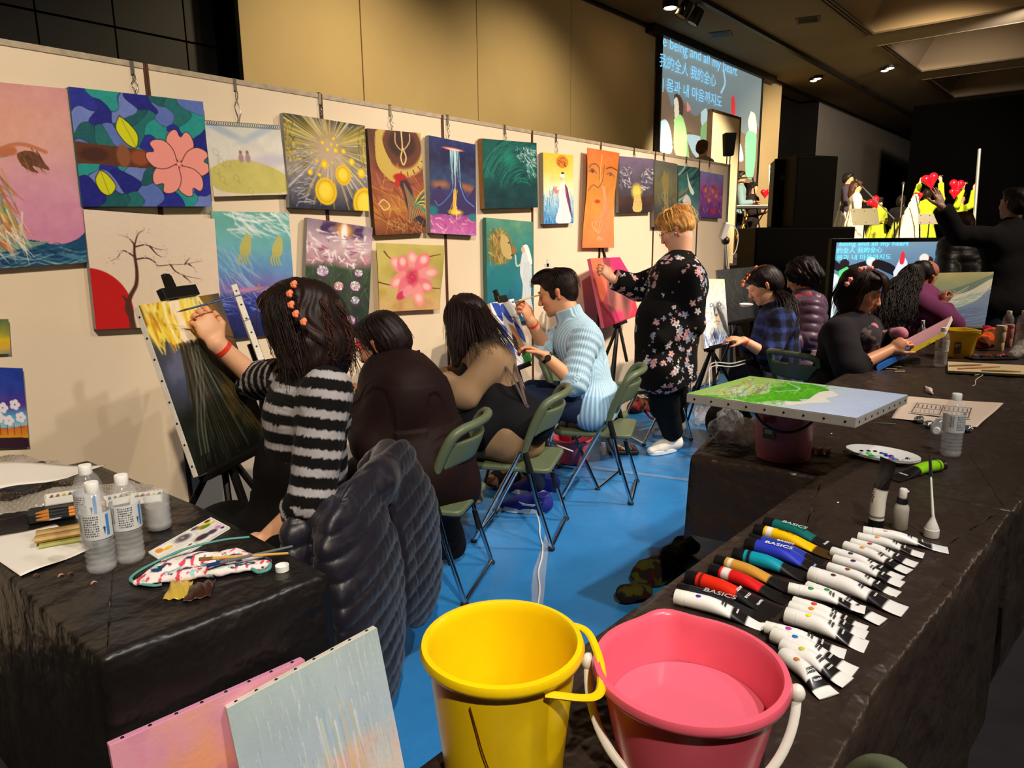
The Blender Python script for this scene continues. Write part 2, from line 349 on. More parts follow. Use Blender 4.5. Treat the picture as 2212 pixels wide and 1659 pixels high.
class Pt:
    def __init__(s,w,h,asp,seed=1):
        s.w,s.h,s.asp=w,h,asp;s.r=np.random.RandomState(seed);s.sd=seed*17
        s.U,s.V=np.meshgrid(np.linspace(0,1,w),np.linspace(0,1,h));s.X=s.U*asp;s.Y=s.V;s.im=np.zeros((h,w,3))
    def bg(s,stops,wob=.0,dirn=(0,1),sc=3):
        t=s.U*dirn[0]+s.V*dirn[1]
        if wob:s.sd+=1;t=t+wob*(vnoise(s.h,s.w,sc,s.sd)-.5)*2
        v=[a for a,b in stops];s.im=np.stack([np.interp(t,v,[b[k]for a,b in stops])for k in range(3)],-1);return s
    def mixm(s,m,c,sl=None):
        c=np.asarray(c,float);im=s.im if sl is None else s.im[sl];im+=(c-im)*m[...,None];return s
    def grain(s,sc=20,amp=20,oct=3,stretch=1):
        s.sd+=1;n=vnoise(s.h,s.w,sc,s.sd,oct)
        if stretch!=1:n=vnoise(s.h,max(2,int(s.w/stretch)),sc/stretch,s.sd,oct)[:,(np.arange(s.w)/stretch).astype(int).clip(0,max(1,int(s.w/stretch)-1))]
        s.im=s.im+((n-.5)*2*amp)[...,None];return s
    def cloud(s,col,sc,th=.5,soft=.1,box=None,alpha=1):
        s.sd+=1;n=vnoise(s.h,s.w,sc,s.sd,4);m=np.clip((n-th)/soft,0,1)*alpha
        if box:u0,v0,u1,v1=box;f=.06;m=m*np.clip((s.U-u0)/f+.5,0,1)*np.clip((u1-s.U)/f+.5,0,1)*np.clip((s.V-v0)/f+.5,0,1)*np.clip((v1-s.V)/f+.5,0,1)
        return s.mixm(m,col)
    def win(s,u0,v0,u1,v1):
        x0=max(0,int(u0*s.w)-2);x1=min(s.w,int(u1*s.w)+3);y0=max(0,int(v0*s.h)-2);y1=min(s.h,int(v1*s.h)+3)
        return(slice(y0,y1),slice(x0,x1))if x1>x0 and y1>y0 else None
    def bl(s,u,v,ru,rv,col,soft=.15,rot=0,alpha=1,ring=0):
        R=max(ru,rv)*(1.1+soft);k=max(1,1/s.asp,s.asp);sl=s.win(u-R*k,v-R*k,u+R*k,v+R*k)
        if sl is None:return s
        x=(s.U[sl]-u)*s.asp;y=s.V[sl]-v;c,n=math.cos(rot),math.sin(rot);x,y=x*c+y*n,-x*n+y*c
        d=np.sqrt((x/(ru*s.asp))**2+(y/rv)**2)
        m=np.clip((1+soft/2-d)/max(soft,.02),0,1)
        if ring:m=m*np.clip((d-(1-ring))/max(soft,.02)+.5,0,1)
        return s.mixm(m*alpha,col,sl)
    def st(s,pts,w,col,soft=.35,w2=None,alpha=1):
        """stroke; w in heights, tapering to w2"""
        w2=w if w2 is None else w2;P=np.asarray(pts,float);W=np.linspace(w,w2,len(P));mx=max(w,w2)*1.5
        sl=s.win(P[:,0].min()-mx/s.asp,P[:,1].min()-mx,P[:,0].max()+mx/s.asp,P[:,1].max()+mx)
        if sl is None:return s
        X=s.X[sl];Y=s.Y[sl];M=np.zeros_like(X)
        for i in range(len(P)-1):
            ax,ay=P[i][0]*s.asp,P[i][1];bx,by=P[i+1][0]*s.asp,P[i+1][1];dx,dy=bx-ax,by-ay;L=dx*dx+dy*dy+1e-9
            t=np.clip(((X-ax)*dx+(Y-ay)*dy)/L,0,1);d=np.hypot(X-ax-t*dx,Y-ay-t*dy);ww=W[i]+(W[i+1]-W[i])*t+1e-5
            M=np.maximum(M,np.clip((ww-d)/(ww*soft+.5/s.h),0,1))
        return s.mixm(M*alpha,col,sl)
    def cv(s,pts,w,col,**k):return s.st(bez([(a,b,0)for a,b in pts],6*len(pts))[:,:2],w,col,**k)
    def po(s,pts,col,edge=None,ew=.004,smooth=True,alpha=1):
        P=bez([(a,b,0)for a,b in list(pts)+[pts[0]]],6*len(pts))[:,:2]if smooth else np.array(list(pts)+[pts[0]],float)
        sl=s.win(P[:,0].min(),P[:,1].min(),P[:,0].max(),P[:,1].max())
        if sl is None:return s
        U=s.U[sl];V=s.V[sl];ins=np.zeros(U.shape,bool)
        for i in range(len(P)-1):
            (x0,y0),(x1,y1)=P[i],P[i+1]
            if y0==y1:continue
            c=((V>=min(y0,y1))&(V<max(y0,y1)));ins^=c&(U<x0+(V-y0)*(x1-x0)/(y1-y0))
        s.mixm(ins*alpha,col,sl)
        if edge is not None:s.st(P,ew,edge,.5)
        return s
    def dabs(s,n,box,ang,ln,w,cols,jit=.3,alpha=.8,fn=None):
        u0,v0,u1,v1=box
        for i in range(n):
            u=s.r.uniform(u0,u1);v=s.r.uniform(v0,v1);a=(fn(u,v)if fn else ang)+s.r.normal()*jit;l=ln*s.r.uniform(.5,1.3)/2
            dx,dy=math.cos(a)*l/s.asp,math.sin(a)*l;c=cols[s.r.randint(len(cols))]
            s.st([(u-dx,v-dy),(u+dx*.1,v+dy*.1+l*.05),(u+dx,v+dy)],w*s.r.uniform(.6,1.2),np.array(c)+s.r.normal(size=3)*6,.6,w2=w*.3,alpha=alpha)
        return s
m_paint=mat('paint_layer',vc=True,rough=.5,bump=(90,.25,.003),spec=.4)
m_glossp=mat('wet_paint_layer',vc=True,rough=.28,bump=(70,.35,.004),spec=.5)
m_cvs=mat('canvas_edge',(214,208,196),.8,noise=(30,.08));m_cvsg=mat('grey_canvas_edge',(150,146,140),.8,noise=(30,.08))
m_cork=mat('wood_edge',(150,106,56),.7,noise=(20,.2));m_tack=mat('dark_tack',(30,30,34),.35,metal=.8)
def canvas(P,TL,TR,BL,thick,name,label,cat,edge=None,group=None,m=None,bend=None,tacks=0,tside=('l',),nrm=None):
    """stretched canvas: front face TL-TR-BL, body reaching back by thick"""
    TL,TR,BL=map(lambda q:np.asarray(q,float),(TL,TR,BL));ux=TR-TL;vy=BL-TL;n=nz(np.cross(vy,ux))
    M=np.eye(4);M[:3,3]=TL+ux/2+vy/2;Ml=frame(M[:3,3],n,ux);t=thing(name,label,cat,M=Ml,group=group)
    h,w=P.h,P.w;uu,vv=np.meshgrid(np.linspace(0,1,w),np.linspace(0,1,h))
    V=TL+uu[...,None]*ux+vv[...,None]*vy
    if bend is not None:V=V+bend(uu,vv)[...,None]*n
    V=V.reshape(-1,3);idx=np.arange(h*w).reshape(h,w)
    F=np.stack([idx[:-1,:-1],idx[1:,:-1],idx[1:,1:],idx[:-1,1:]],-1).reshape(-1,4)
    inv=np.linalg.inv(Ml);o=rawobj('painted_face',tf(inv,V),F,m or m_paint,t);setcol(o.data,P.im.reshape(-1,3));shade(o.data,True,180)
    if bend is None:
        g=G();lx,ly=np.linalg.norm(ux),np.linalg.norm(vy);L=[tf(inv,q)[0]for q in(TL,TR,TR+vy,BL)];b=[q-np.array([0,0,.0008])for q in L];c=[q-np.array([0,0,thick])for q in L]
        g.add(b+c,[(0,1,5,4),(1,2,6,5),(2,3,7,6),(3,0,4,7),(7,4,5,6),(0,3,2,1)]);g.obj('stretcher',edge or m_cvsg,t,local=True,smooth=False,bev=.002)
        L3={'l':(L[0],L[3],(-1,0,0)),'r':(L[1],L[2],(1,0,0)),'t':(L[0],L[1],(0,1,0)),'b':(L[3],L[2],(0,-1,0))}
        for sd in tside if tacks else():
            a,e,nn=L3[sd]
            for i in range(tacks):
                q=a+(e-a)*(i+.5)/tacks-np.array([0,0,thick*.5]);k=G();k.lathe([(.0,.0022),(.0028,.0016),(.0038,0)],10,frame(q,nn));k.obj('tack',m_tack,t,local=True)
    else:
        q=o.modifiers.new('s','SOLIDIFY');q.thickness=.0012;q.offset=-1
    return t
def onpan(P,tl,tr,br,bl,thick=.02,off=.006,**k):
    """painting hung on the panels: pixel corners taken on the panel plane"""
    y=PB-.004-off-thick;q=[B(p[0],p[1],y)for p in(tl,tr,br,bl)]
    TL=q[0];TR=(q[1]+q[0]+(q[2]-q[3]))/2;TL=q[0];BL=(q[3]+(q[0]+q[2]-q[1]))/2
    return canvas(P,TL,TR,BL,thick,**k)
W_,K_=(246,243,236),(20,20,24)

# 1 dancer over a wave
p=Pt(140,230,.62,1).bg([(0,(214,150,150)),(.3,(222,168,160)),(.6,(216,150,175)),(1,(205,130,170))],.05).grain(12,8)
p.bl(.15,.22,.5,.14,(226,160,130),1.6,0,.5)
p.po([(-.1,.8),(.0,.84),(.3,.84),(.52,.86),(.7,.885),(.9,.86),(1.1,.8),(1.1,1.1),(-.1,1.1)],(20,70,110))
for i in range(60):
    u=p.r.rand();v=.88+.12*p.r.rand();p.cv([(u-.2,v-.02),(u,v+.015),(u+.2,v-.01)],.006,[(70,130,160),(14,40,80),(150,190,200),(20,90,120)][i%4],alpha=.6)
p.po([(-.05,.36),(.18,.355),(.3,.38),(.14,.42),(.06,.5),(.1,.6),(.3,.72),(.4,.85),(.62,.865),(.3,.9),(-.05,.86)],(120,150,130))
p.dabs(80,(-.02,.5,.3,.85),1.0,.16,.012,[(196,150,60),(90,140,130),(220,190,140),(170,110,50),(60,120,130)],.25)
p.dabs(70,(0,.72,.4,.92),.9,.14,.010,[(230,200,170),(210,130,60),(240,235,220),(180,90,40)],.3)
p.cv([(.0,.41),(.1,.38),(.3,.33),(.45,.325),(.64,.36)],.014,(196,120,80));p.cv([(.12,.38),(.32,.36)],.03,(190,110,70))
p.po([(.36,.37),(.45,.355),(.55,.37),(.62,.42),(.66,.46),(.5,.44),(.56,.48),(.42,.45),(.36,.4)],(120,70,40));p.dabs(30,(.4,.37,.6,.46),1.0,.07,.006,[(60,40,30),(196,120,60),(90,60,50)],.2)
p.po([(-.05,.37),(.14,.37),(.2,.4),(.08,.43),(-.05,.5)],(200,205,190))
onpan(p,(-60,172),(140,192),(188,567),(-60,585),name='painting',label='tall painting of an arched dancer over a dark blue wave under a pink sky',cat='painting')
# 2 mosaic blossom
p=Pt(230,190,1.19,2);s_=p.r.rand(46,2);cols=[(34,40,150),(28,30,130),(92,116,190),(110,130,200),(30,110,110),(34,150,146),(22,90,96)]
wx=p.U*1.19+.05*np.sin(p.V*17+2)+.02*np.sin(p.V*31);wy=p.V+.06*np.sin(p.U*13)+.02*np.sin(p.U*37)
s_=np.array([((i%7+.5+.35*math.sin(i*2.3))/7*1.19,(i//7+.5+.35*math.cos(i*3.7))/6)for i in range(42)])
dd=np.stack([np.hypot(wx-a,wy-b)for a,b in s_]);o_=np.sort(dd,0);ar=dd.argmin(0);cc=np.array([cols[(i*5+i//7*3)%7]for i in range(42)]);p.im=cc[ar].astype(float)
p.mixm(np.clip((.006-(o_[1]-o_[0]))/.004,0,1)*.75,(20,24,60));p.grain(40,8)
p.po([(-.1,.43),(.12,.46),(.3,.47),(.55,.5),(.62,.55),(.55,.64),(.4,.65),(.1,.63),(-.1,.62)],(96,50,30));p.bl(.33,.55,.05,.1,(140,84,52),.3);p.bl(.45,.56,.07,.07,(150,76,44),.4);p.bl(.12,.55,.1,.06,(70,34,22),.5)
dk=(34,16,24);pk=(246,156,146);cx,cy=.755,.60
for k in range(5):
    a=math.radians([-82,-8,62,132,205][k]);c,n=math.cos(a),math.sin(a);L=.30
    f=lambda r,t:(cx+(c*r-n*t)/1.19*1.0,cy+(n*r+c*t))
    p.po([f(.015,0),f(.10,-.10),f(.2,-.135),f(.285,-.1),f(.31,-.045),f(.255,0),f(.31,.045),f(.285,.1),f(.2,.135),f(.10,.10)],pk,dk,.006)
for k in range(10):a=k*.628;p.st([(cx,cy),(cx+.05*math.cos(a),cy+.06*math.sin(a))],.002,(196,80,80))
p.bl(cx,cy,.022,.026,(236,130,120));p.bl(cx,cy,.012,.014,(250,170,150))
for P_ in([(.33,.2),(.40,.27),(.45,.36),(.43,.47),(.36,.44),(.3,.34),(.3,.27)],[(.15,.68),(.2,.72),(.25,.82),(.2,.9),(.14,.87),(.11,.77)]):p.po(P_,(214,216,20),dk,.006);p.st([P_[0],P_[3]],.003,dk)
onpan(p,(148,187),(440,217),(457,446),(180,443),thick=.035,name='painting',label='blue and teal mosaic painting of a big pink five-petalled blossom',cat='painting',edge=mat('teal_edge',(40,110,110),.7))
# 3 sketchbook
p=Pt(130,110,1.18,3).bg([(0,(214,214,206)),(.3,(226,222,212)),(.6,(222,214,206)),(1,(228,214,190))],.08).grain(8,8)
p.po([(.0,.62),(.2,.52),(.45,.5),(.7,.55),(1.02,.74),(1,.95),(.6,.98),(.2,.95),(0,.85)],(206,196,110));p.grain(10,9)
p.bl(.85,.5,.25,.07,(206,200,216),.9);p.bl(.2,.1,.3,.05,(176,190,206),1,.4);p.bl(.7,.12,.3,.05,(186,196,210),1,-.4)
for u,v in((.08,.35),(.13,.48),(.22,.5),(.06,.6),(.12,.72),(.3,.7),(.47,.88)):p.cv([(u,v),(u+.05,v+.04),(u+.03,v+.1),(u-.02,v+.06),(u,v)],.004,(130,120,110));p.cv([(u+.03,v+.08),(u+.06,v+.14)],.004,(110,90,90))
for u in(.41,.5):p.bl(u,.4,.02,.03,(150,110,110),.4);p.bl(u,.48,.035,.06,(176,140,150),.5)
t=onpan(p,(440,262),(604,274),(622,420),(462,428),thick=.006,off=.02,name='sketchbook',label='spiral sketchbook hung open at a pale pencil sketch of a green hill',cat='sketchbook',edge=mat('paper_white',(226,222,214),.8))
g=G()
a,b=B(442,264,2.97),B(603,275,2.97)
for i in range(34):q=a+(b-a)*(i+.5)/34;g.tube([q+V3(0,.012*math.cos(k*.7),.008*math.sin(k*.7))for k in range(9)],.0012,4)
g.obj('spiral_binding',mat('dark_wire',(60,56,54),.4,metal=.7),t)
# 4 gold discs
p=Pt(150,170,.93,4).bg([(0,(60,60,56)),(.15,(150,136,60)),(.6,(150,140,140)),(1,(40,42,66))],.06).grain(14,14)
for i in range(150):
    a=p.r.uniform(0,6.28);r0=.12+p.r.rand()*.1;r1=p.r.uniform(.35,.75);cu,cvv=.52,.3
    p.st([(cu+r0*math.cos(a),cvv+r0*math.sin(a)),(cu+r1*math.cos(a),cvv+r1*math.sin(a))],.006,[(226,200,60),(240,236,226),(90,86,90),(214,176,50),(190,180,176)][i%5],w2=.012,alpha=.55)
p.bl(.5,.35,.2,.25,(208,180,160),1.2,0,.7)
p.dabs(120,(.05,.3,.3,.95),0,.1,.008,[(230,232,232),(150,154,160),(90,94,104),(200,204,210)],.3,fn=lambda u,v:-1.2+u*5)
for u in(.06,.95):p.dabs(40,(u-.05,.1,u+.05,.5),1.4,.1,.01,[(214,190,40),(60,56,40),(170,150,50)],.4)
p.cloud((34,36,60),5,.45,.2,(.05,.86,.95,1.05))
for u,v,r in((.45,.80,.135),(.68,.60,.1),(.96,.92,.17),(.45,.5,.045),(.8,.44,.038),(.92,.56,.05),(.27,.6,.03),(.6,.33,.026),(.5,.33,.02),(.7,.33,.026),(.55,.27,.018),(.44,.26,.02),(.58,.2,.018),(.36,.47,.015),(.38,.62,.02),(.62,.27,.015),(.55,.47,.012),(.3,.38,.01)):
    p.bl(u,v,r*1.0,r*1.15,(236,196,20),.12);p.bl(u-r*.1,v-r*.1,r*.6,r*.7,(246,220,70),.8);p.bl(u,v,r*.8,r*.95,(210,160,16),.2,ring=.12)
onpan(p,(611,243),(790,271),(797,456),(628,447),thick=.03,name='painting',label='painting of golden discs floating in a burst of yellow and grey rays',cat='painting')
# 5 rooster and clock
p=Pt(130,220,.52,5).bg([(0,(84,46,34)),(.25,(110,64,44)),(.5,(150,80,60)),(.75,(190,130,60)),(1,(110,50,30))],.08).grain(7,16)
p.bl(.62,.14,.5,.3,(206,170,90),.1,ring=.26);p.bl(.62,.14,.36,.2,(100,56,40),.1);p.bl(.62,.12,.26,.13,(60,34,30),.3)
for k in range(9):a=.3+k*.28;p.st([(.62+.43*math.cos(a),.14+.25*math.sin(a)),(.62+.49*math.cos(a),.14+.285*math.sin(a))],.007,(70,40,26))
p.cv([(.62,.0),(.62,.16),(.58,.25),(.62,.32),(.68,.25),(.63,.16)],.01,(224,190,130));p.cv([(.5,.02),(.5,.12),(.62,.18),(.76,.1),(.78,.02)],.008,(210,170,110))
p.dabs(60,(.05,.4,.95,.95),.6,.25,.012,[(214,150,60),(170,60,40),(230,180,90),(120,40,30)],.5,.5)
p.po([(.14,.02),(.22,.02),(.3,.2),(.5,.4),(.66,.46),(.5,.5),(.3,.45),(.12,.3)],(200,170,80))
p.cv([(.55,.46),(.66,.56),(.7,.7),(.78,.82),(.95,.9)],.06,(60,40,50),w2=.05);
for k in range(40):a=k/40;p.cv([(.6+.1*a,.5+.1*a),(.66+.2*a,.7),(.75+.3*a-.1,.88-.1*a)],.008,[(196,50,30),(30,70,100),(236,190,120),(214,120,50),(30,110,90)][k%5],alpha=.8)
p.bl(.53,.44,.12,.035,(180,30,30),.4);p.bl(.48,.5,.05,.035,(190,40,36),.4)
for k in range(14):p.cv([(.78,.72),(.88+.02*k% .1,.62+k*.01),(1.0,.56+k*.02)],.007,[(230,200,70),(50,140,110),(30,60,90)][k%3])
p.cv([(.1,.7),(.2,.66),(.3,.72),(.2,.76),(.12,.71)],.008,(230,200,130));p.dabs(60,(.3,.86,1,.98),.4,.06,.006,[(200,160,100),(90,50,30),(230,200,150)],.8)
onpan(p,(793,277),(909,287),(922,503),(812,508),thick=.03,name='painting',label='brown and gold painting of a rooster beneath a clock dial',cat='painting',edge=mat('umber_edge',(70,44,34),.7))
# 6 waterfall
p=Pt(110,190,.54,6).bg([(0,(40,50,110)),(.2,(34,34,76)),(.42,(50,70,110)),(.52,(60,60,110)),(.7,(80,60,130)),(.85,(190,90,160)),(1,(196,110,180))],.06).grain(10,14)
p.dabs(80,(0,.8,1,1),.5,.07,.012,[(230,130,160),(190,80,170),(244,190,200),(150,80,160)],.9)
for u in(.15,.3,.72,.86):p.bl(u,.47+.02*math.sin(u*9),.10,.035,(206,116,60),1.6,0,.7)
p.cloud((60,110,90),3,.5,.2,(0,.32,1,.5),.5)
p.po([(.0,.62),(.2,.5),(.35,.6),(.5,.38),(.62,.4),(.8,.58),(1,.46),(1,.75),(0,.78)],(60,50,100));p.cv([(.5,.4),(.45,.55),(.2,.7),(.1,.66)],.008,(80,120,190));p.cv([(.62,.42),(.75,.6),(.95,.68)],.01,(90,130,200))
for k in range(26):u=.42+.22*p.r.rand();p.st([(u,.09+.03*p.r.rand()),(u+.03*p.r.normal(),.22+.35*p.r.rand())],.008,[(210,240,244),(90,180,200),(50,110,150),(240,250,250)][k%4],w2=.003,alpha=.8)
p.bl(.5,.095,.22,.014,(240,130,110),.5);p.bl(.52,.1,.14,.006,(255,230,220),.5)
for k in range(30):u=.5+.04*p.r.normal();p.st([(.54+.02*p.r.normal(),.5+.1*p.r.rand()),(u,.78)],.006,[(240,200,60),(250,230,120),(220,150,60)][k%3],alpha=.7)
p.bl(.54,.76,.14,.03,(250,200,50),.8);p.st([(.56,.7),(.56,.84)],.006,(255,246,200));p.st([(.5,.76),(.64,.76)],.005,(255,246,200))
p.bl(.06,.76,.1,.05,(30,120,130),.7);p.bl(.93,.8,.1,.04,(40,130,130),.7)
onpan(p,(926,292),(1026,312),(1029,509),(929,503),thick=.03,name='painting',label='night blue painting of a waterfall falling onto a peak above pink blossom',cat='painting')
# 7 green wave
p=Pt(120,150,.84,7).bg([(0,(16,90,84)),(.4,(14,84,80)),(1,(12,52,62))],.08).grain(6,14)
for k in range(160):
    r=p.r.uniform(.2,1.1);a0=p.r.uniform(-2.9,-1.2);q=[(.75-.75*r*math.cos(a0+t+3.14)*-1*-1,.75*r*-1*math.sin(-(a0+t))*-1+.72)for t in(0,.2,.4)]
    p.cv([(.72+r*.75*math.cos(a0+t),.78+r*.8*math.sin(a0+t))for t in(0,.25,.5)],.012,[(20,130,110),(8,56,60),(40,160,130),(10,80,84),(6,40,52)][k%5],alpha=.45)
p.bl(.45,.25,.14,.1,(30,160,130),1.2,0,.6);p.dabs(90,(.62,.1,.98,.3),.9,.06,.010,[(200,226,226),(120,180,180),(236,244,244)],.6)
p.dabs(60,(.78,.25,1,.55),1.1,.07,.010,[(200,226,226),(80,150,150),(230,240,240)],.5)
onpan(p,(1041,299),(1160,307),(1162,448),(1048,449),thick=.035,name='painting',label='dark green painting of a curling wave with white foam at its upper right',cat='painting',edge=m_cork)
# 8 figure under a lantern
p=Pt(90,190,.5,8).bg([(0,(240,196,60)),(.3,(244,214,110)),(.5,(246,236,200)),(.75,(150,196,226)),(1,(60,130,190))],.05).grain(8,8)
p.dabs(130,(0,.55,1,1),1.5,.14,.010,[(60,140,200),(230,244,250),(30,100,170),(150,200,230)],.25)
p.bl(.62,.11,.2,.09,(220,130,40),.15);p.dabs(30,(.48,.05,.76,.17),.8,.05,.01,[(240,180,60),(150,60,30),(90,40,26)],1)
p.po([(.58,.4),(.7,.4),(.78,.55),(.82,.75),(.9,.98),(.4,.98),(.5,.75),(.52,.5)],(238,236,240));p.po([(.7,.42),(.8,.5),(.9,.75),(.96,.92),(.86,.8),(.74,.6)],(120,40,90));p.bl(.62,.31,.08,.03,(244,244,240));p.bl(.63,.27,.05,.015,(30,30,40));p.bl(.58,.35,.03,.025,(226,180,150));p.bl(.42,.52,.08,.05,(220,130,130),.4);p.cv([(.45,.5),(.6,.46)],.02,(240,236,236))
for k in range(8):p.cv([(.6+.02*k,.5),(.55+.04*k,.75),(.45+.06*k,.97)],.003,(180,190,210))
onpan(p,(1173,329),(1238,335),(1239,482),(1174,484),thick=.03,name='painting',label='small painting of a white-robed figure under an orange lantern',cat='painting')
# 9 orange face on paper
p=Pt(100,240,.4,9).bg([(0,(216,110,50)),(.3,(210,136,60)),(.6,(226,150,70)),(1,(210,126,76))],.06).grain(6,10)
dk=(110,60,50)
p.cv([(.05,.19),(.12,.16),(.25,.15),(.36,.19),(.4,.3)],.007,dk);p.cv([(.05,.23),(.15,.2),(.28,.24)],.006,dk);p.bl(.15,.225,.06,.018,(120,90,90),.4);p.bl(.15,.225,.025,.01,(60,40,44))
p.cv([(.6,.18),(.75,.16),(.98,.18)],.009,dk);p.cv([(.62,.235),(.76,.215),(.9,.25)],.006,dk);p.bl(.76,.235,.05,.013,(120,80,80),.4)
p.cv([(.44,.05),(.4,.2),(.42,.3),(.5,.34)],.006,(240,180,110));p.cv([(.52,.15),(.5,.3),(.44,.35),(.36,.38),(.2,.36),(.05,.42)],.008,(150,90,60));p.bl(.4,.52,.1,.02,(200,70,50),.6)
for k in range(14):p.cv([(.5+.01*k,.36),(.62+.012*k,.5+.01*k),(.6-.03*k,.75),(.45+.02*k,.92)],.004,[(240,190,130),(190,100,60),(250,214,160),(200,120,90)][k%4])
p.bl(.75,.7,.2,.2,(214,130,110),1.2,0,.5)
onpan(p,(1268,319),(1336,327),(1327,535),(1261,532),thick=.012,off=.03,name='painting',label='tall orange sheet painted with a veiled face',cat='painting',edge=mat('orange_paper',(190,120,70),.8),bend=lambda u,v:.012*np.sin(v*5+u*2)-.01*u*v)
# 10 grey clouds and sheaf
p=Pt(80,110,.62,10).bg([(0,(120,100,130)),(.3,(96,86,106)),(.68,(70,64,72)),(.72,(76,50,44)),(1,(50,40,44))],.04).grain(7,10)
for u in(.15,.8):p.dabs(60,(u-.2,.2,u+.2,.6),.8,.07,.018,[(230,230,236),(130,130,144),(60,60,72),(190,190,200)],1)
p.bl(.5,.62,.14,.14,(214,190,90),.7);
for k in range(40):a=p.r.uniform(3.3,6.1);p.st([(.52,.68),(.52+.2*math.cos(a),.68+.22*math.sin(a))],.005,(236,216,90),w2=.002)
p.po([(.44,.68),(.6,.68),(.66,.96),(.4,.96)],(206,180,110));p.dabs(20,(.42,.7,.64,.95),1.5,.08,.006,[(240,226,170),(150,120,60)],.3)
onpan(p,(1338,337),(1412,341),(1410,458),(1337,457),thick=.03,name='painting',label='small grey painting of storm clouds parting over a golden sheaf',cat='painting')
# 11-13
p=Pt(70,170,.4,11).bg([(0,(90,92,84)),(.4,(104,100,72)),(.8,(60,62,60)),(1,(44,46,48))],.08).grain(6,10)
p.po([(.3,.28),(.4,.16),(.46,.14),(.54,.2),(.6,.13),(.62,.3),(.58,.55),(.66,.9),(.3,.9),(.42,.55)],(128,116,70));p.dabs(40,(.2,.5,.9,.95),1.3,.12,.014,[(90,90,90),(60,60,64),(140,136,110)],.4,.6)
onpan(p,(1413,345),(1463,354),(1463,492),(1413,490),thick=.03,name='painting',label='narrow murky grey-green painting of a raised hand',cat='painting')
p=Pt(60,110,.42,12).bg([(0,(50,96,90)),(.5,(60,110,110)),(1,(120,140,140))],.1).grain(5,14)
for k in range(26):u=p.r.rand();v=p.r.rand();p.cv([(u-.3,v+.1),(u,v),(u+.2,v-.12)],.02,[(30,70,80),(190,200,190),(150,110,60),(80,140,130),(24,40,60)][k%5],alpha=.7)
p.po([(.4,.1),(.55,.3),(.75,.45),(.65,.5),(.5,.38)],(226,230,226));p.po([(.2,.6),(.4,.5),(.6,.62),(.5,.8),(.3,.8)],(210,206,200))
onpan(p,(1465,357),(1510,364),(1510,480),(1465,482),thick=.03,name='painting',label='teal abstract painting with a white bird shape, partly hidden by the blonde head',cat='painting')
p=Pt(70,110,.55,13).bg([(0,(120,130,190)),(.35,(150,90,160)),(.7,(130,70,150)),(1,(90,56,130))],.05).grain(6,12)
p.dabs(60,(.1,.3,.95,.9),1.4,.12,.024,[(190,60,90),(140,60,120),(220,120,60),(90,50,120),(170,110,160)],.5)
for u,v in((.25,.4),(.4,.62),(.7,.5),(.55,.4)):p.bl(u,v,.06,.05,(214,130,70),.4)
p.bl(.6,.86,.1,.05,(210,40,50),.5)
onpan(p,(1513,369),(1564,378),(1559,472),(1510,467),thick=.03,name='painting',label='purple painting of a crowd, last in the upper row',cat='painting')
# 14 red sun and tree
p=Pt(220,200,1.08,14).bg([(0,(236,216,196)),(1,(230,208,182))]).grain(30,3)
p.bl(-.02,.86,.305,.38,(196,20,22),.02)
br=(78,44,34);p.cv([(.27,1.0),(.26,.9),(.24,.82),(.27,.72),(.32,.62),(.335,.5),(.33,.36),(.335,.27)],.032,br,w2=.012)
p.po([(.2,.7),(.26,.76),(.28,.86),(.27,.96),(.24,.8)],br)
for q in([(.33,.38),(.28,.34),(.24,.33),(.2,.39),(.15,.42)],[(.335,.27),(.3,.22),(.26,.2)],[(.335,.28),(.37,.18),(.42,.14)],[(.34,.29),(.42,.27),(.5,.3),(.58,.31)],[(.45,.28),(.5,.35),(.54,.37)],[(.33,.4),(.42,.385),(.48,.42),(.5,.45),(.6,.44),(.72,.43),(.85,.4)],[(.6,.44),(.64,.5),(.72,.54),(.84,.565)],[(.7,.54),(.76,.6)],[(.75,.43),(.8,.47)],[(.72,.43),(.76,.37)]):
    p.cv(q,.010,br,w2=.003)
    for u,v in q[1:]:
        for _ in range(3):p.bl(u+.02*p.r.normal(),v+.015*p.r.normal(),.008,.007,(224,176,180),.5)
onpan(p,(180,452),(456,458),(480,700),(198,697),thick=.03,name='painting',label='cream painting of a bare cherry tree rising from a red disc',cat='painting')
# 15 hands reaching down to the sea
p=Pt(140,210,.62,15).bg([(0,(110,180,170)),(.25,(110,180,190)),(.45,(100,150,200)),(.6,(120,110,180)),(.68,(60,60,150)),(1,(24,34,90))],.07).grain(8,12)
p.dabs(60,(.25,0,1,.2),.5,.14,.016,[(226,236,234),(190,220,216),(246,250,250)],.3,.7);p.dabs(60,(.0,.3,.5,.7),.9,.2,.012,[(150,200,220),(90,130,200),(170,180,220)],.2,.5)
for u,v,sgn in((.36,.3,1),(.78,.32,-1)):
    p.po([(u+.05,v-.14),(u+.1,v-.1),(u+.08*1,v+.02),(u-.02,v+.03),(u-.05,v-.03)],(190,186,110))
    for k in range(4):p.cv([(u-.02+k*.025,v),(u-.07+k*.035,v+.06),(u-.06+k*.04*1,v+.11)],.012,(186,180,100),w2=.007)
p.dabs(70,(0,.68,1,.8),.1,.12,.01,[(60,80,170),(120,150,210),(30,40,120)],.2);p.cloud((20,26,46),4,.42,.15,(-.1,.78,.8,1.1));p.bl(.42,.62,.3,.02,(190,130,180),.9);p.cv([(.52,.58),(.5,.64)],.008,(190,130,90));p.bl(.93,.95,.05,.02,(226,210,60),.5)
onpan(p,(456,456),(620,460),(642,715),(478,735),thick=.012,off=.01,name='painting',label='blue painting of two pale hands reaching down towards the sea',cat='painting')
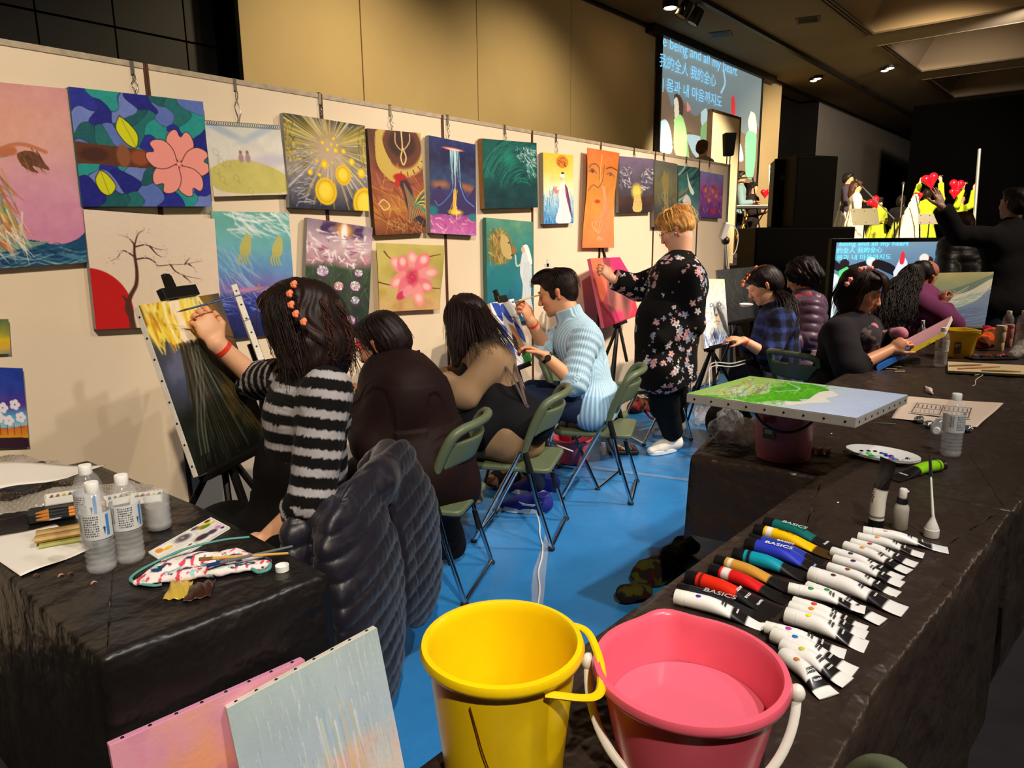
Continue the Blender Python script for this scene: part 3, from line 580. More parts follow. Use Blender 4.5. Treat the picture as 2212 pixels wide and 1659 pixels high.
# 16 thistles
p=Pt(140,230,.6,16).bg([(0,(150,130,150)),(.25,(206,180,190)),(.36,(170,130,140)),(.42,(60,80,60)),(1,(34,44,44))],.06).grain(9,12)
p.cloud((70,44,90),4,.58,.12,(0,0,1,.12));p.bl(.55,.07,.13,.07,(220,160,90),.8);p.bl(.55,.1,.05,.1,(250,246,244),.8);p.dabs(90,(0,.1,1,.4),.7,.07,.016,[(236,214,220),(214,150,170),(150,90,130),(250,240,244)],1)
p.dabs(100,(0,.4,1,1),1.4,.16,.005,[(90,120,80),(40,60,50),(130,140,120)],.4,.7)
for i,(u,v,r)in enumerate(((.25,.47,.085),(.5,.6,.07),(.76,.59,.08),(.46,.77,.075),(.77,.73,.065),(.7,.93,.08),(.8,.46,.06),(.2,.68,.05))):
    p.bl(u,v+.01,r*1.15,r*.66,(90,44,90),.3);p.bl(u,v,r,r*.58,[(196,180,206),(214,170,150),(206,190,200),(214,206,190),(130,160,186),(206,160,190)][i%6],.15)
    for k in range(26):a=p.r.uniform(0,6.3);q=p.r.rand()**.5;p.bl(u+r*q*math.cos(a),v+r*.58*q*math.sin(a),.012,.006,[(240,236,240),(150,110,140)][k%2],.5)
onpan(p,(664,470),(805,479),(795,708),(655,692),thick=.03,name='painting',label='painting of round purple-white thistle heads under a pink sky',cat='painting')
# 17 magnolia on paper
p=Pt(140,150,.93,17).bg([(0,(196,180,100)),(.3,(190,176,90)),(.7,(206,180,110)),(1,(214,176,120))],.1).grain(5,14).cloud((170,140,50),4,.55,.2,alpha=.5).cloud((206,130,100),3,.6,.15,(.3,.6,1,1),.5)
for q in([(.1,.12),(.16,.2),(.3,.3)],[(.65,.2),(.8,.18),(.95,.14)],[(.0,.56),(.15,.6),(.35,.64)],[(.76,.62),(.85,.66),(.98,.67)]):p.cv(q,.014,(110,56,36),w2=.009)
for u,v,a,l,c in((.4,.4,-2.4,.22,0),(.4,.42,-1.7,.2,1),(.42,.44,2.4,.24,0),(.44,.5,1.8,.22,1),(.62,.4,-1.9,.26,0),(.64,.4,-1.1,.24,1),(.66,.46,-.2,.22,0),(.64,.55,.6,.2,1),(.58,.58,1.3,.3,0),(.46,.6,2.1,.2,1)):
    p.bl(u+l*.55*math.cos(a),v+l*.55*math.sin(a),.10,.17*l/.25,[(240,150,150),(236,120,136)][c],.2,a+PI/2);p.bl(u+l*.8*math.cos(a),v+l*.8*math.sin(a),.05,.06,(248,200,190),.9,a+PI/2)
p.bl(.54,.5,.09,.12,(206,50,90),.9);p.dabs(30,(.42,.36,.64,.6),1.2,.1,.005,[(180,30,70),(240,170,170)],.6);p.bl(.36,.76,.06,.09,(206,60,96),.3,.9);p.bl(.46,.7,.07,.1,(238,150,160),.3,.5)
onpan(p,(812,524),(951,527),(953,668),(820,672),thick=.02,off=.02,name='painting',label='curling paper watercolour of pink magnolia on a golden ground',cat='painting',bend=lambda u,v:.02*(2*u-1)**2*v+.028*np.clip(u*1.2-.2,0,1)**3*np.cos(v*3)-.016*np.clip(v*1.4-.5,0,1)*(1-u)+.012*np.sin(u*7)*(1-v))
# 18 lion and bride
p=Pt(110,200,.54,18).bg([(0,(90,150,130)),(.3,(50,130,130)),(.6,(40,120,140)),(1,(20,80,120))],.12).grain(5,16).cloud((150,176,110),3,.55,.15,(.5,0,1.1,.4),.6)
p.bl(.28,.27,.24,.17,(150,124,60),.4);p.dabs(80,(.06,.12,.4,.42),1.5,.1,.012,[(180,150,80),(110,90,50),(90,110,80),(200,176,110)],.6)
p.po([(.3,.14),(.42,.16),(.5,.24),(.55,.34),(.48,.38),(.34,.34),(.28,.24)],(196,170,110));p.cv([(.46,.18),(.52,.28),(.54,.36)],.006,(90,70,40));p.bl(.46,.22,.02,.008,(60,50,30));p.bl(.53,.34,.025,.012,(80,60,50))
p.po([(.3,.42),(.1,.5),(0,.7),(.3,.8),(.5,.62),(.45,.45)],(30,120,130),alpha=.7)
p.po([(.8,.26),(.92,.3),(.97,.5),(.95,.75),(.98,.92),(.72,.94),(.76,.65),(.7,.5),(.74,.34)],(206,216,220));p.po([(.76,.24),(.88,.24),(.98,.4),(.92,.42),(.84,.3)],(230,236,236));p.bl(.77,.28,.04,.03,(214,170,140));p.cv([(.74,.42),(.63,.44),(.6,.34)],.012,(206,200,190));p.bl(.57,.29,.06,.04,(150,110,60),.4);p.cv([(.57,.2),(.57,.26)],.008,(120,110,60))
for k in range(7):p.cv([(.8+.02*k,.4),(.76+.03*k,.65),(.74+.035*k,.93)],.003,(150,170,190))
onpan(p,(1050,470),(1150,470),(1152,692),(1052,690),thick=.03,name='painting',label='teal painting of a lion facing a bride in white, below the green wave',cat='painting',edge=mat('teal_edge2',(60,110,100),.7))
# 19, 20 at the far left edge
p=Pt(60,60,.8,19).bg([(0,(90,110,70)),(.4,(150,150,50)),(.6,(220,190,30)),(.85,(226,170,60)),(1,(150,160,130))],.1).grain(6,14)
onpan(p,(-70,690),(13,692),(23,764),(-70,770),thick=.008,name='painting',label='yellow and green landscape corner at the left edge, upper of two',cat='painting')
p=Pt(110,150,.75,20).bg([(0,(30,60,160)),(.25,(40,60,160)),(.45,(90,60,150)),(.6,(90,170,210)),(.72,(150,200,220)),(.75,(220,110,40)),(.9,(220,160,30)),(.93,(50,20,40)),(1,(40,20,40))],.04).grain(8,12)
for u,v in((.62,.5),(.82,.46),(.9,.62),(.7,.66),(.55,.62)):
    for k in range(5):a=k*1.257;p.bl(u+.05*math.cos(a),v+.04*math.sin(a),.04,.03,(240,232,240),.3)
for k in range(10):u=k/9;p.st([(u,.84),(u,.72)],.006,(60,30,40))
p.st([(0,.79),(1,.74)],.004,(60,30,40));p.po([(0,.9),(.4,.88),(1.1,.9),(1.1,1.1),(0,1.1)],(50,24,40))
onpan(p,(-90,790),(33,800),(63,965),(-90,975),thick=.008,name='painting',label='painting of white blossoms and a fence under blue sky at the left edge',cat='painting')

# wire hangers hooked over the panel tops
m_wire=mat('steel_wire',(150,144,134),.3,metal=.9)
for i,(px,py,y2,lb)in enumerate(((283,122,205,'above the blue mosaic blossom'),(506,160,268,'above the spiral sketchbook'),(690,196,256,'above the golden discs'),(843,224,280,'above the rooster painting'),
        (967,246,298,'above the waterfall painting'),(1091,270,302,'above the green wave'),(1202,288,332,'above the lantern figure'),(1371,314,339,'above the grey sheaf'),(1435,330,349,'above the raised hand'),(1484,338,360,'above the white bird'),(1534,345,373,'above the purple crowd'))):
    a=B(px,py,PB-.008);b=B(px+(5 if px<700 else 1),y2,PB-.012);x=a[0];z0=PH;L=z0-b[2]
    t=thing('hanging_hook','thin wire hanger hooked over the panel top '+lb,'hanger',(x,PB,PH),group='wire hangers on the panel tops')
    g=G();g.box((x-.007,PB-.008,z0-.05),(x+.007,PB-.005,z0+.003));g.box((x-.007,PB-.008,z0),(x+.007,PB+.04,z0+.003));g.obj('hook_plate',m_wire,t,smooth=False)
    g=G();q=[]
    for k in range(25):
        f=k/24;q.append((x+.007*math.sin(f*9)+(b[0]-x)*f,PB-.012-.004*math.cos(f*9),z0-.045-(L-.045)*f))
    g.tube(q,.0016,5);g.tube([(2*x-a_+0.0,b_,c_)for a_,b_,c_ in[(2*0+v[0]if 0 else v[0],v[1],v[2])for v in q]],.0014,5);g.obj('wire_loop',m_wire,t)
# ---------------------------------------------------------------- smooth bodies: blended tapered limbs turned into one closed surface
def snoise(P,s,seed=0):
    r=np.random.RandomState(seed);o=np.zeros(len(P))
    for k in range(7):
        d=r.normal(size=3);d/=np.linalg.norm(d);f=s*r.uniform(.5,1.6);o+=np.sin(P@d*f+r.uniform(0,6.3)+1.3*np.sin(P@np.roll(d,1)*f*.6))
    return o/7
class Body:
    def __init__(s):s.q=[];s.tags=[]
    def cone(s,a,b,ra,rb=None,tag='',k=.03,sq=None,flat=(0,0),sub=False):
        s.q.append(dict(t=0,a=np.array(a,float),b=np.array(b,float),ra=ra,rb=ra if rb is None else rb,k=k,sq=sq,flat=flat,sub=sub));s.tags.append(tag);return s
    def chain(s,pts,rs,tag='',**k):
        for i in range(len(pts)-1):s.cone(pts[i],pts[i+1],rs[i],rs[i+1],tag,**k)
        return s
    def ell(s,c,r,R=None,tag='',k=.02,sub=False):
        s.q.append(dict(t=1,c=np.array(c,float),r=np.broadcast_to(np.array(r,float),(3,)),R=np.eye(3)if R is None else np.asarray(R)[:3,:3].T,k=k,sub=sub));s.tags.append(tag);return s
    def one(s,q,P):
        if q['t']==1:
            p=(P-q['c'])@q['R'].T;k0=np.linalg.norm(p/q['r'],axis=1);k1=np.linalg.norm(p/q['r']**2,axis=1);return k0*(k0-1)/(k1+1e-9)
        a,ba=q['a'],q['b']-q['a'];pa=P-a
        if q['sq']is not None:
            n,f=q['sq'];n=nz(n);pa=pa+np.outer((pa@n)*(1/f-1),n);ba=ba+n*((ba@n)*(1/f-1))
        L2=ba@ba+1e-12;t=pa@ba/L2;tc=np.clip(t,0,1);d=np.linalg.norm(pa-tc[:,None]*ba,axis=1)-(q['ra']+(q['rb']-q['ra'])*tc)
        if q['sq']is not None:d=d*(q['sq'][1]*.6+.4 if q['sq'][1]<1 else 1)
        L=math.sqrt(L2)
        if q['flat'][0]:d=np.maximum(d,-t*L)
        if q['flat'][1]:d=np.maximum(d,(t-1)*L)
        return d
    def bound(s,q,pad):
        if q['t']==1:c=q['c'];r=q['r'].max()+pad;return c-r,c+r
        r=max(q['ra'],q['rb'])*max(1,q['sq'][1]if q['sq']is not None else 1)+pad;return np.minimum(q['a'],q['b'])-r,np.maximum(q['a'],q['b'])+r
    def ev(s,P,ids=False,pad=.05):
        D_=np.full(len(P),.5);I=np.zeros(len(P),int);best=np.full(len(P),9.)
        for i,q in enumerate(s.q):
            lo,hi=s.bound(q,pad);m=np.all((P>lo)&(P<hi),axis=1)
            if not m.any():continue
            d=s.one(q,P[m]);o=D_[m];k=q['k']
            if q['sub']:h=np.maximum(k-np.abs(o+d),0)/k;D_[m]=np.maximum(o,-d)+h*h*k/4;continue
            h=np.maximum(k-np.abs(o-d),0)/k;D_[m]=np.minimum(o,d)-h*h*k/4
            if ids:bb=best[m];w=d<bb;bb[w]=d[w];best[m]=bb;ii=I[m];ii[w]=i;I[m]=ii
        return(D_,I)if ids else D_
    def mesh(s,vox,name,m,parent=None,col=None,disp=None,iters=1):
        bs=[s.bound(q,vox*3)for q in s.q if not q['sub']];lo=np.min([b[0]for b in bs],0);hi=np.max([b[1]for b in bs],0)
        n=np.ceil((hi-lo)/vox).astype(int)+1;D_=np.full(n,.5,np.float32);ax=[lo[i]+vox*np.arange(n[i])for i in range(3)]
        for q in s.q:
            l,h=s.bound(q,vox*3+q['k']);i0=np.clip(((l-lo)/vox).astype(int),0,n-1);i1=np.clip(((h-lo)/vox).astype(int)+2,1,n)
            sl=tuple(slice(i0[j],i1[j])for j in range(3));gx,gy,gz=np.meshgrid(*[ax[j][sl[j]]for j in range(3)],indexing='ij')
            if gx.size==0:continue
            d=s.one(q,np.stack([gx.ravel(),gy.ravel(),gz.ravel()],1)).reshape(gx.shape);o=D_[sl];k=q['k']
            if q['sub']:hh=np.maximum(k-np.abs(o+d),0)/k;D_[sl]=np.maximum(o,-d)+hh*hh*k/4
            else:hh=np.maximum(k-np.abs(o-d),0)/k;D_[sl]=np.minimum(o,d)-hh*hh*k/4
        V,F=nets(D_,lo,vox)
        e=vox*.5
        for _ in range(iters):
            d0=s.ev(V);g=np.stack([s.ev(V+np.eye(3)[j]*e)-d0 for j in range(3)],1)/e;g/=np.linalg.norm(g,axis=1,keepdims=True)+1e-6
            V=V-g*np.clip(d0,-vox,vox)[:,None]
        _,I=s.ev(V,True,.08);sa=np.zeros(len(V));an=np.zeros(len(V))
        for i in np.unique(I):
            q=s.q[i];w=I==i
            if q['t']==0:
                ba=q['b']-q['a'];L=np.linalg.norm(ba)+1e-9;u=ba/L;pa=V[w]-q['a'];sa[w]=pa@u;M=frame(q['a'],u,(0,0,1.));r_=pa@M[:3,:3];an[w]=np.arctan2(r_[:,1],r_[:,0])
        T=np.array(s.tags)[I]
        if disp is not None:V=V+g*disp(V,T,sa,an,I)[:,None]
        if parent is not None:Vl=tf(np.linalg.inv(wm(parent)),V)
        else:Vl=V
        o=rawobj(name,Vl,F,m,parent)
        if col is not None:setcol(o.data,np.broadcast_to(np.asarray(col(V,T,sa,an,I)if callable(col)else col,float),(len(V),3)))
        shade(o.data,True,180);return o
def nets(D_,lo,vox):
    s=D_<0;n=np.array(D_.shape);V=np.zeros(tuple(n-1)+(3,),np.float32);C=np.zeros(tuple(n-1),np.float32)
    def sh(a,o):return a[o[0]:n[0]-1+o[0],o[1]:n[1]-1+o[1],o[2]:n[2]-1+o[2]]
    for axd in range(3):
        oth=[i for i in range(3)if i!=axd]
        for p in(0,1):
            for r in(0,1):
                o0=[0,0,0];o0[oth[0]]=p;o0[oth[1]]=r;o1=list(o0);o1[axd]=1
                a,b=sh(D_,o0),sh(D_,o1);w=(a<0)!=(b<0);x,y,z=np.nonzero(w)
                t=a[w]/(a[w]-b[w]);P=np.stack([x,y,z],1).astype(np.float32)+np.array(o0,np.float32);P[:,axd]+=t;V[x,y,z]+=P;C[x,y,z]+=1
    act=C>0;idx=np.full(C.shape,-1,np.int64);idx[act]=np.arange(act.sum());P=V[act]/C[act][:,None];P=lo+P*vox;F=[]
    for axd in range(3):
        a=np.take(s,range(0,n[axd]-1),axd);b=np.take(s,range(1,n[axd]),axd);x,y,z=np.nonzero(a!=b);fl=a[x,y,z]
        o1,o2=[(1,2),(2,0),(0,1)][axd];c=np.stack([x,y,z],1);ok=(c[:,o1]>0)&(c[:,o2]>0)&(c[:,o1]<n[o1]-1)&(c[:,o2]<n[o2]-1);c=c[ok];fl=fl[ok]
        e1=np.zeros(3,int);e1[o1]=1;e2=np.zeros(3,int);e2[o2]=1;g=lambda q:idx[q[:,0],q[:,1],q[:,2]]
        Q=np.stack([g(c-e1-e2),g(c-e2),g(c),g(c-e1)],1);Q[~fl]=Q[~fl][:,::-1];F.append(Q)
    return P.astype(float),np.concatenate(F)
FH=V3(math.cos(YAW),math.sin(YAW),0);RH=V3(math.sin(YAW),-math.cos(YAW),0);UP=V3(0,0,1)
def cd(r,u,f):return nz(RH*r+UP*u+FH*f)
def hframe(c,fwd,up=UP):
    fwd=nz(fwd);left=nz(np.cross(up,fwd));up=np.cross(fwd,left);M=np.eye(4);M[:3,0]=fwd;M[:3,1]=left;M[:3,2]=up;M[:3,3]=c;return M
def head(b,M,s=1,neck=None,nr=.055,jaw=1,lid=True):
    L=lambda*p:tf(M,np.array(p)*s)[0];R=M
    b.ell(L(-.018,0,.035),np.array([.098,.076,.088])*s,R,'skull',.03)
    b.ell(L(.03,0,-.022),np.array([.063,.062*jaw,.086])*s,R,'face',.03)
    b.ell(L(.043,0,-.075),np.array([.042,.042*jaw,.032])*s,R,'jaw',.03)
    b.ell(L(.078,0,-.098),np.array([.014,.018,.014])*s,R,'jaw',.02)
    for y in(-1,1):
        b.ell(L(.060,y*.037,-.02),np.array([.024,.022,.022])*s,R,'cheek',.02)
        b.ell(L(.086,y*.030,.012),np.array([.016,.015,.010])*s,R,'',.008,sub=True)
        b.ell(L(.0775,y*.030,.012),np.array([.0125,.0145,.0095])*s,R,'lid' if lid else 'eye',.004)
        b.cone(L(.090,y*.012,.030),L(.080,y*.044,.034),.0065*s,.005*s,'brow',.012)
        b.cone(L(-.012,y*.074,-.024),L(-.018,y*.083,.018),.008*s,.013*s,'ear',.008)
        b.ell(L(.103,y*.010,-.030),.0075*s,R,'nose',.008)
    b.cone(L(.088,0,.02),L(.110,0,-.024),.0075*s,.0105*s,'nose',.014)
    b.cone(L(.094,-.014,-.052),L(.094,.014,-.052),.0055*s,None,'lip',.006);b.ell(L(.096,0,-.052),np.array([.007,.012,.005])*s,R,'lip',.006)
    b.cone(L(.091,-.012,-.0635),L(.091,.012,-.0635),.0062*s,None,'lip',.006)
    b.ell(L(.1,0,-.0575),np.array([.006,.02,.0014])*s,R,'',.003,sub=True)
    if neck is not None:b.cone(L(-.022,0,-.05),neck,nr,nr*1.08,'neck',.03)
def hand(b,wr,dirn,pn,side=1,curl=(.3,.35,.4,.45),s=1,thumb=.35,spread=.08,tag='hand',tfold=0):
    d=nz(dirn);pn=nz(np.asarray(pn)-d*(np.asarray(pn)@d));tv=side*np.cross(d,pn);wr=np.asarray(wr,float)
    b.cone(wr,wr+d*.05*s,.026*s,.036*s,tag,.015,sq=(pn,.5));b.cone(wr+d*.045*s+tv*.014*s,wr+d*.082*s+tv*.016*s,.024*s,.021*s,tag,.012,sq=(pn,.55));b.cone(wr+d*.045*s-tv*.014*s,wr+d*.076*s-tv*.018*s,.023*s,.019*s,tag,.012,sq=(pn,.55))
    for k,(o,ln,dd)in enumerate(((.031,.074,.088),(.0105,.082,.092),(-.0105,.076,.088),(-.030,.060,.078))):
        p=wr+d*dd*s+tv*o*s;a=0;sp=(1.5-k)*spread;r=.0092*s*(1 if k<3 else .88)
        for j,f in enumerate((.45,.30,.25)):
            a+=curl[k]*(1 if j==0 else 1.15);v=nz((d*math.cos(sp)+tv*math.sin(sp))*math.cos(a)+pn*math.sin(a));q=p+v*ln*f*s
            b.cone(p,q,r,r*.92,tag+'_f',.004);p=q;r*=.92
    p=wr+d*.022*s+tv*.024*s;v=nz(d*.75+tv*(.75-tfold)+pn*(.3+tfold*.5));q=p+v*.044*s;b.cone(p,q,.015*s,.0115*s,tag,.012)
    v=nz(v+pn*thumb*.8+d*.4-tv*thumb*.5);e=q+v*.032*s;b.cone(q,e,.0108*s,.0098*s,tag+'_f',.004);v=nz(v+pn*thumb*.3+d*.3);b.cone(e,e+v*.024*s,.0098*s,.0078*s,tag+'_f',.004)
    return wr+d*.1*s
m_skin=mat('skin',vc=True,rough=.48,sub=.08,spec=.4,bump=(300,.04,.001));m_cloth=mat('cloth',vc=True,rough=.9,bump=(420,.25,.0015),sheen=.02,spec=.15)
m_hair=mat('hair',vc=True,rough=.5,spec=.25);m_shell=mat('down_shell',vc=True,rough=.42,sheen=.1,bump=(70,.3,.002));m_shoe=mat('shoe_upper',vc=True,rough=.55)
SK=(214,160,126);SKD=(176,118,84)
def skincol(base=SK):
    base=np.array(base,float)
    def f(P,T,s,a,I):
        c=np.tile(base,(len(P),1));c*=(1+.03*snoise(P,60,3))[:,None]
        c[T=='lip']=base*np.array([.92,.62,.62]);c[T=='ear']=base*np.array([1.02,.86,.82]);c[T=='nose']*=np.array([1.02,.94,.92]);c[T=='cheek']*=np.array([1.03,.93,.9]);c[T=='lid']*=np.array([.9,.85,.85]);c[T=='hand_f']*=np.array([1.02,.93,.9]);c[T=='eye']=(70,60,58)
        return c
    return f
def strands(name,guides,n,r,par,col=(22,14,14),jit=.012,seed=0,wave=0,wf=20,steps=14,colr=.3,curl=0):
    """many fine hairs spread between neighbouring guide curves"""
    rr=np.random.RandomState(seed);gs=[bez(q,steps)[:]for q in guides];m=min(len(q)for q in gs);gs=np.array([q[np.linspace(0,len(q)-1,steps).astype(int)]for q in gs]);g=G();col=np.array(col,float)
    for i in range(n):
        k=rr.rand()*(len(gs)-1)if len(gs)>1 else 0;k0=int(k);f=k-k0;c=gs[k0]*(1-f)+gs[min(k0+1,len(gs)-1)]*f
        t=np.linspace(0,1,steps)[:,None];c=c+rr.normal(size=3)*jit*(.25+t);
        if wave:ph=rr.rand(3)*6.3;c=c+wave*np.sin(t*wf*rr.uniform(.8,1.2)+ph)*(.2+t)
        if curl:ph=rr.rand()*6.3;w_=t[:,0]*wf+ph;c=c+curl*np.stack([np.cos(w_),np.sin(w_),.5*np.sin(w_*.7)],1)
        L=rr.randint(int(steps*.65),steps+1);cc=col*(1+colr*rr.uniform(-1,1));g.tube(c[:L],np.linspace(r,r*.35,L),4,col=cc)
    return g.obj(name,m_hair,par,vcol=True,ang=180)
def hairdisp(M,amp=.0025,fr=60,seed=1):
    inv=np.linalg.inv(M)
    def f(P,T,s,a,I):
        q=tf(inv,P);an=np.arctan2(q[:,1],q[:,0]-.02);return amp*.6*np.sin(an*fr+12*snoise(P,25,seed))+amp*1.5*snoise(P,70,seed+1)
    return f
def rose(name,c,n,par,r=.014,col=(236,130,86),m_=None,lab=None):
    g=G();M=frame(c,n)
    for k in range(9):
        a=k*2.4;rr=r*(.25+.09*k);g.ball((rr*.6*math.cos(a),rr*.6*math.sin(a),r*.5-rr*.35),(r*.42,r*.42,r*.5),5,M)
    o=g.obj(name,mat('rose_%d_%d'%(col[0],col[1]),col,.7),par)
    if lab:o['label']=lab
    return o
def torso(b,J,off=0,tag='torso',fat=1,low=True,k=.05,chest=1):
    P,N=J['pel'],J['neck'];hL,hR,sL,sR=J['hL'],J['hR'],J['sL'],J['sR'];f=J.get('bf',cd(-1,0,.2));u=nz(N-P);mid=P+(N-P)*.42;hi=P+(N-P)*.74
    if low:b.cone(hL,hR,.100*fat+off,None,tag,k,sq=(f,.95))
    b.cone(P+u*.02,mid,.118*fat+off,.112*fat+off,tag,k,sq=(f,.92))
    b.cone(mid,hi,.112*fat+off,.120*fat*chest+off,tag,k,sq=(f,.92))
    x=(sL-sR);b.cone(hi-x*.22,hi+x*.22,.098*fat+off,None,tag,k);b.cone(sR*.88+hi*.12-u*.01,sL*.88+hi*.12-u*.01,.055+off,None,tag,k)
    b.cone(hi,N-u*.02,.1*fat+off,.055+off,tag,k)
def arm(b,s_,e,w,off=0,tag='arm',r=(.052,.044,.041,.029),upto=2,cut=.35,k=.025):
    b.cone(s_,e,r[0]+off,r[1]+off,tag+'u',k)
    if upto>=2:b.cone(e,w,r[2]+off,r[3]+off,tag+'l',k)
    elif upto>1:q=e+(np.asarray(w)-e)*(upto-1);b.cone(e,q,r[2]+off,r[2]+(r[3]-r[2])*(upto-1)+off,tag+'l',k,flat=(0,1))
def leg(b,h,kn,an,off=0,tag='leg',r=(.088,.062,.056,.036),k=.03,flat=0):
    b.cone(h,kn,r[0]+off,r[1]+off,tag+'u',k);b.cone(kn,an,r[2]+off,r[3]+off,tag+'l',k,flat=(0,flat))
def foot(b,an,toe,s=1,tag='foot'):
    an=np.asarray(an,float);d=nz(np.asarray(toe)-an);d[2]=0;d=nz(d);b.cone(an+V3(0,0,-.02),an+V3(0,0,-.035),.034*s,.036*s,tag,.02);b.cone(an-d*.03+V3(0,0,-.045),an+d*.12*s+V3(0,0,-.055),.034*s,.028*s,tag,.03);b.cone(an+d*.1*s+V3(0,0,-.055),an+d*.17*s+V3(0,0,-.06),.032*s,.022*s,tag,.02,sq=(UP,.7))
def sneaker(name,an,toe,par,col,sole=(236,234,230),lab=None,vox=.006,extra=None):
    an=np.asarray(an,float);d=np.asarray(toe,float)-an;d[2]=0;d=nz(d);zb=an[2]*0+(an[2]-.085);b=Body();base=V3(an[0],an[1],zb)
    b.cone(base-d*.035+UP*.055,base+d*.12+UP*.045,.043,.036,'up',.03);b.cone(base+d*.1+UP*.042,base+d*.19+UP*.034,.04,.026,'toe',.03);b.cone(base-d*.03+UP*.06,base-d*.02+UP*.105,.04,.043,'col',.03,flat=(0,1));b.cone(base+d*.02+UP*.07,base+d*.10+UP*.06,.036,.03,'lace',.02)
    o=b.mesh(vox,name,m_shoe,par,col=extra or col)
    g=G();x=np.cross(UP,d);pr=[]
    for k in range(40):
        a=2*PI*k/40;c_=math.cos(a);l=.078+c_*.125;wd=(.047 if c_>.2 else .041)*math.sin(a)*(1 if abs(c_)<.7 else 1.05);pr.append(base+d*l+x*wd)
    pr=np.array(pr);V=np.concatenate([pr+UP*(.003-zb*0),pr+UP*.032]);n=40;g.add(V,[tuple(range(n))[::-1],tuple(range(n,2*n))]+[(i,(i+1)%n,n+(i+1)%n,n+i)for i in range(n)]);s_=g.obj('sole',mat('sole_%d'%sole[0],sole,.6),o,bev=.004)
    if lab:o['label']=lab
    return o
def wristband(c,d,par,r=.03,w=.014,col=(226,50,40),lab=None):
    M=frame(c,d);g=G();g.lathe([(r,-w/2),(r+.0015,-w/2),(r+.0015,w/2),(r,w/2)],24,M);o=g.obj('wristband',mat('band_%d'%col[0],col,.4),par)
    if lab:o['label']=lab
    return o
def glasses(M,par,s=1,col=(20,18,18),off=(.1,0,.012)):
    g=G()
    for y in(-1,1):
        g.tube([tf(M,(off[0]*s+.002,y*.031*s+.022*s*math.cos(a),off[2]*s+.018*s*math.sin(a)))[0]for a in np.linspace(0,2*PI,20,endpoint=False)],.0014,5,closed=True)
        g.tube(tf(M,[(off[0]*s,y*.055*s,off[2]*s+.004),(.05*s,y*.076*s,off[2]*s+.004),(-.012*s,y*.082*s,.01*s)]),.0013,5)
    g.tube(tf(M,[(off[0]*s+.002,-.010*s,off[2]*s),(off[0]*s+.006,0,off[2]*s+.004),(off[0]*s+.002,.010*s,off[2]*s)]),.0013,5)
    return g.obj('glasses',mat('spectacle_frame',col,.3,metal=.3),par)
# ---------------------------------------------------------------- folding chairs
m_olive=mat('olive_plastic',(92,104,78),.42,bump=(120,.05),noise=(4,.06));m_chrome=mat('chrome_tube',(196,204,214),.12,metal=1);m_blk=mat('black_plastic',(18,18,19),.4);m_rub=mat('rubber_foot',(24,24,24),.8)
def make_chair(M,label,group='green folding chairs',parts=True):
    t=thing('folding_chair',label,'chair',M=M,group=group)
    g=G();b=.185
    pts=[(-b+.03,.01),(b-.03,.01),(b-.008,.018),(b,.04),(b,.40),(b-.01,.43),(b-.035,.442),(-b+.035,.442),(-b+.01,.43),(-b,.40),(-b,.04),(-b+.008,.018)]
    g.prism(pts,.374,.400);g.obj('seat',m_olive,t,local=True,bev=.008)
    by=lambda x,z:.135-(z-.47)*.40-.074*(1-(x/.19)**2)
    g=G();n=24;V=[]
    prof=[(-.190,.138,.455,.014),(-.192,.115,.53,.018),(-.192,.088,.60,.021),(-.190,.06,.66,.022),(-.183,.034,.703,.021),(-.155,.004,.727,.020),(-.085,-.028,.736,.019),(0,-.038,.737,.018)]
    pr=prof+[(-a,b_,c,d)for a,b_,c,d in prof[-2::-1]];P=bez([q[:3]for q in pr],48);R=np.interp(np.linspace(0,1,len(P)),np.linspace(0,1,len(pr)),[q[3]for q in pr]);g.tube(P,R,10)
    g.obj('backrest_rail',m_olive,t,local=True,ang=180)
    g=G();g.grid(lambda u,v:((u*2-1)*.180,by((u*2-1)*.18,.572+v*.102+.0*u)+.012*(v-.5)**2,.572+v*.102-.02*(1-v)*abs(u*2-1)**6),20,6);g.obj('backrest_panel',m_olive,t,local=True,solid=.018,bev=.006)
    for s in(-1,1):
        x=s*.192
        g=G();g.tube([(x,.150,.475),(x,.385,.02)],.0105,10);g.obj('leg',m_chrome,t,local=True)
        g=G();g.tube([(x,.120,.455),(x,.075,.26),(x,.0,.022)],.0105,10);q=g.obj('leg',m_chrome,t,local=True)
        h=G();h.tube([(x,.128,.478),(x,.112,.42),(x,.1,.38)],.016,8);h.obj('hinge_sleeve',m_blk,t,local=True)
        h=G();h.tube([(x-s*.004,.075,.26),(x-s*.004,.055,.175)],.013,8);h.obj('slide_joint',m_blk,t,local=True)
        for y in(.385,.0):h=G();h.ball((x,y,.013),(.016,.017,.013),6);h.obj('foot_cap',m_rub,t,local=True)
    for y,z in((.385,.016),(0,.018)):g=G();g.tube([(-.192,y,z),(.192,y,z)],.010,10);g.obj('foot_bar',m_chrome,t,local=True)
    g=G();g.tube([(-.19,.25,.30),(.19,.25,.30)],.006,8);g.obj('cross_bar',m_chrome,t,local=True)
    return t
def chairM(near,far=None,f=(-.43,.9)):
    f=nz(V3(f[0],f[1],0));r=V3(f[1],-f[0],0);o=V3(near[0],near[1],0)+r*.19;M=np.eye(4);M[:3,0]=r;M[:3,1]=f;M[:3,3]=o;return M
ch=make_chair(chairM((1.871,1.846)),'green folding chair under the person in the dark brown coat')
dup(ch,chairM((2.506,1.888)),'green folding chair under the long-haired person in the tan top')
dup(ch,chairM((3.245,1.898)),'green folding chair under the man in the light blue sweater')
dup(ch,chairM((1.075,1.60)),'green folding chair draped with the navy quilted jacket')
dup(ch,chairM((3.62,2.62),f=(.2,-1)),'green folding chair standing against the panels behind the blue-sweater man')
dup(ch,chairM((4.52,1.68),f=(.9,-.35)),'green folding chair under the person in the dark scarf')
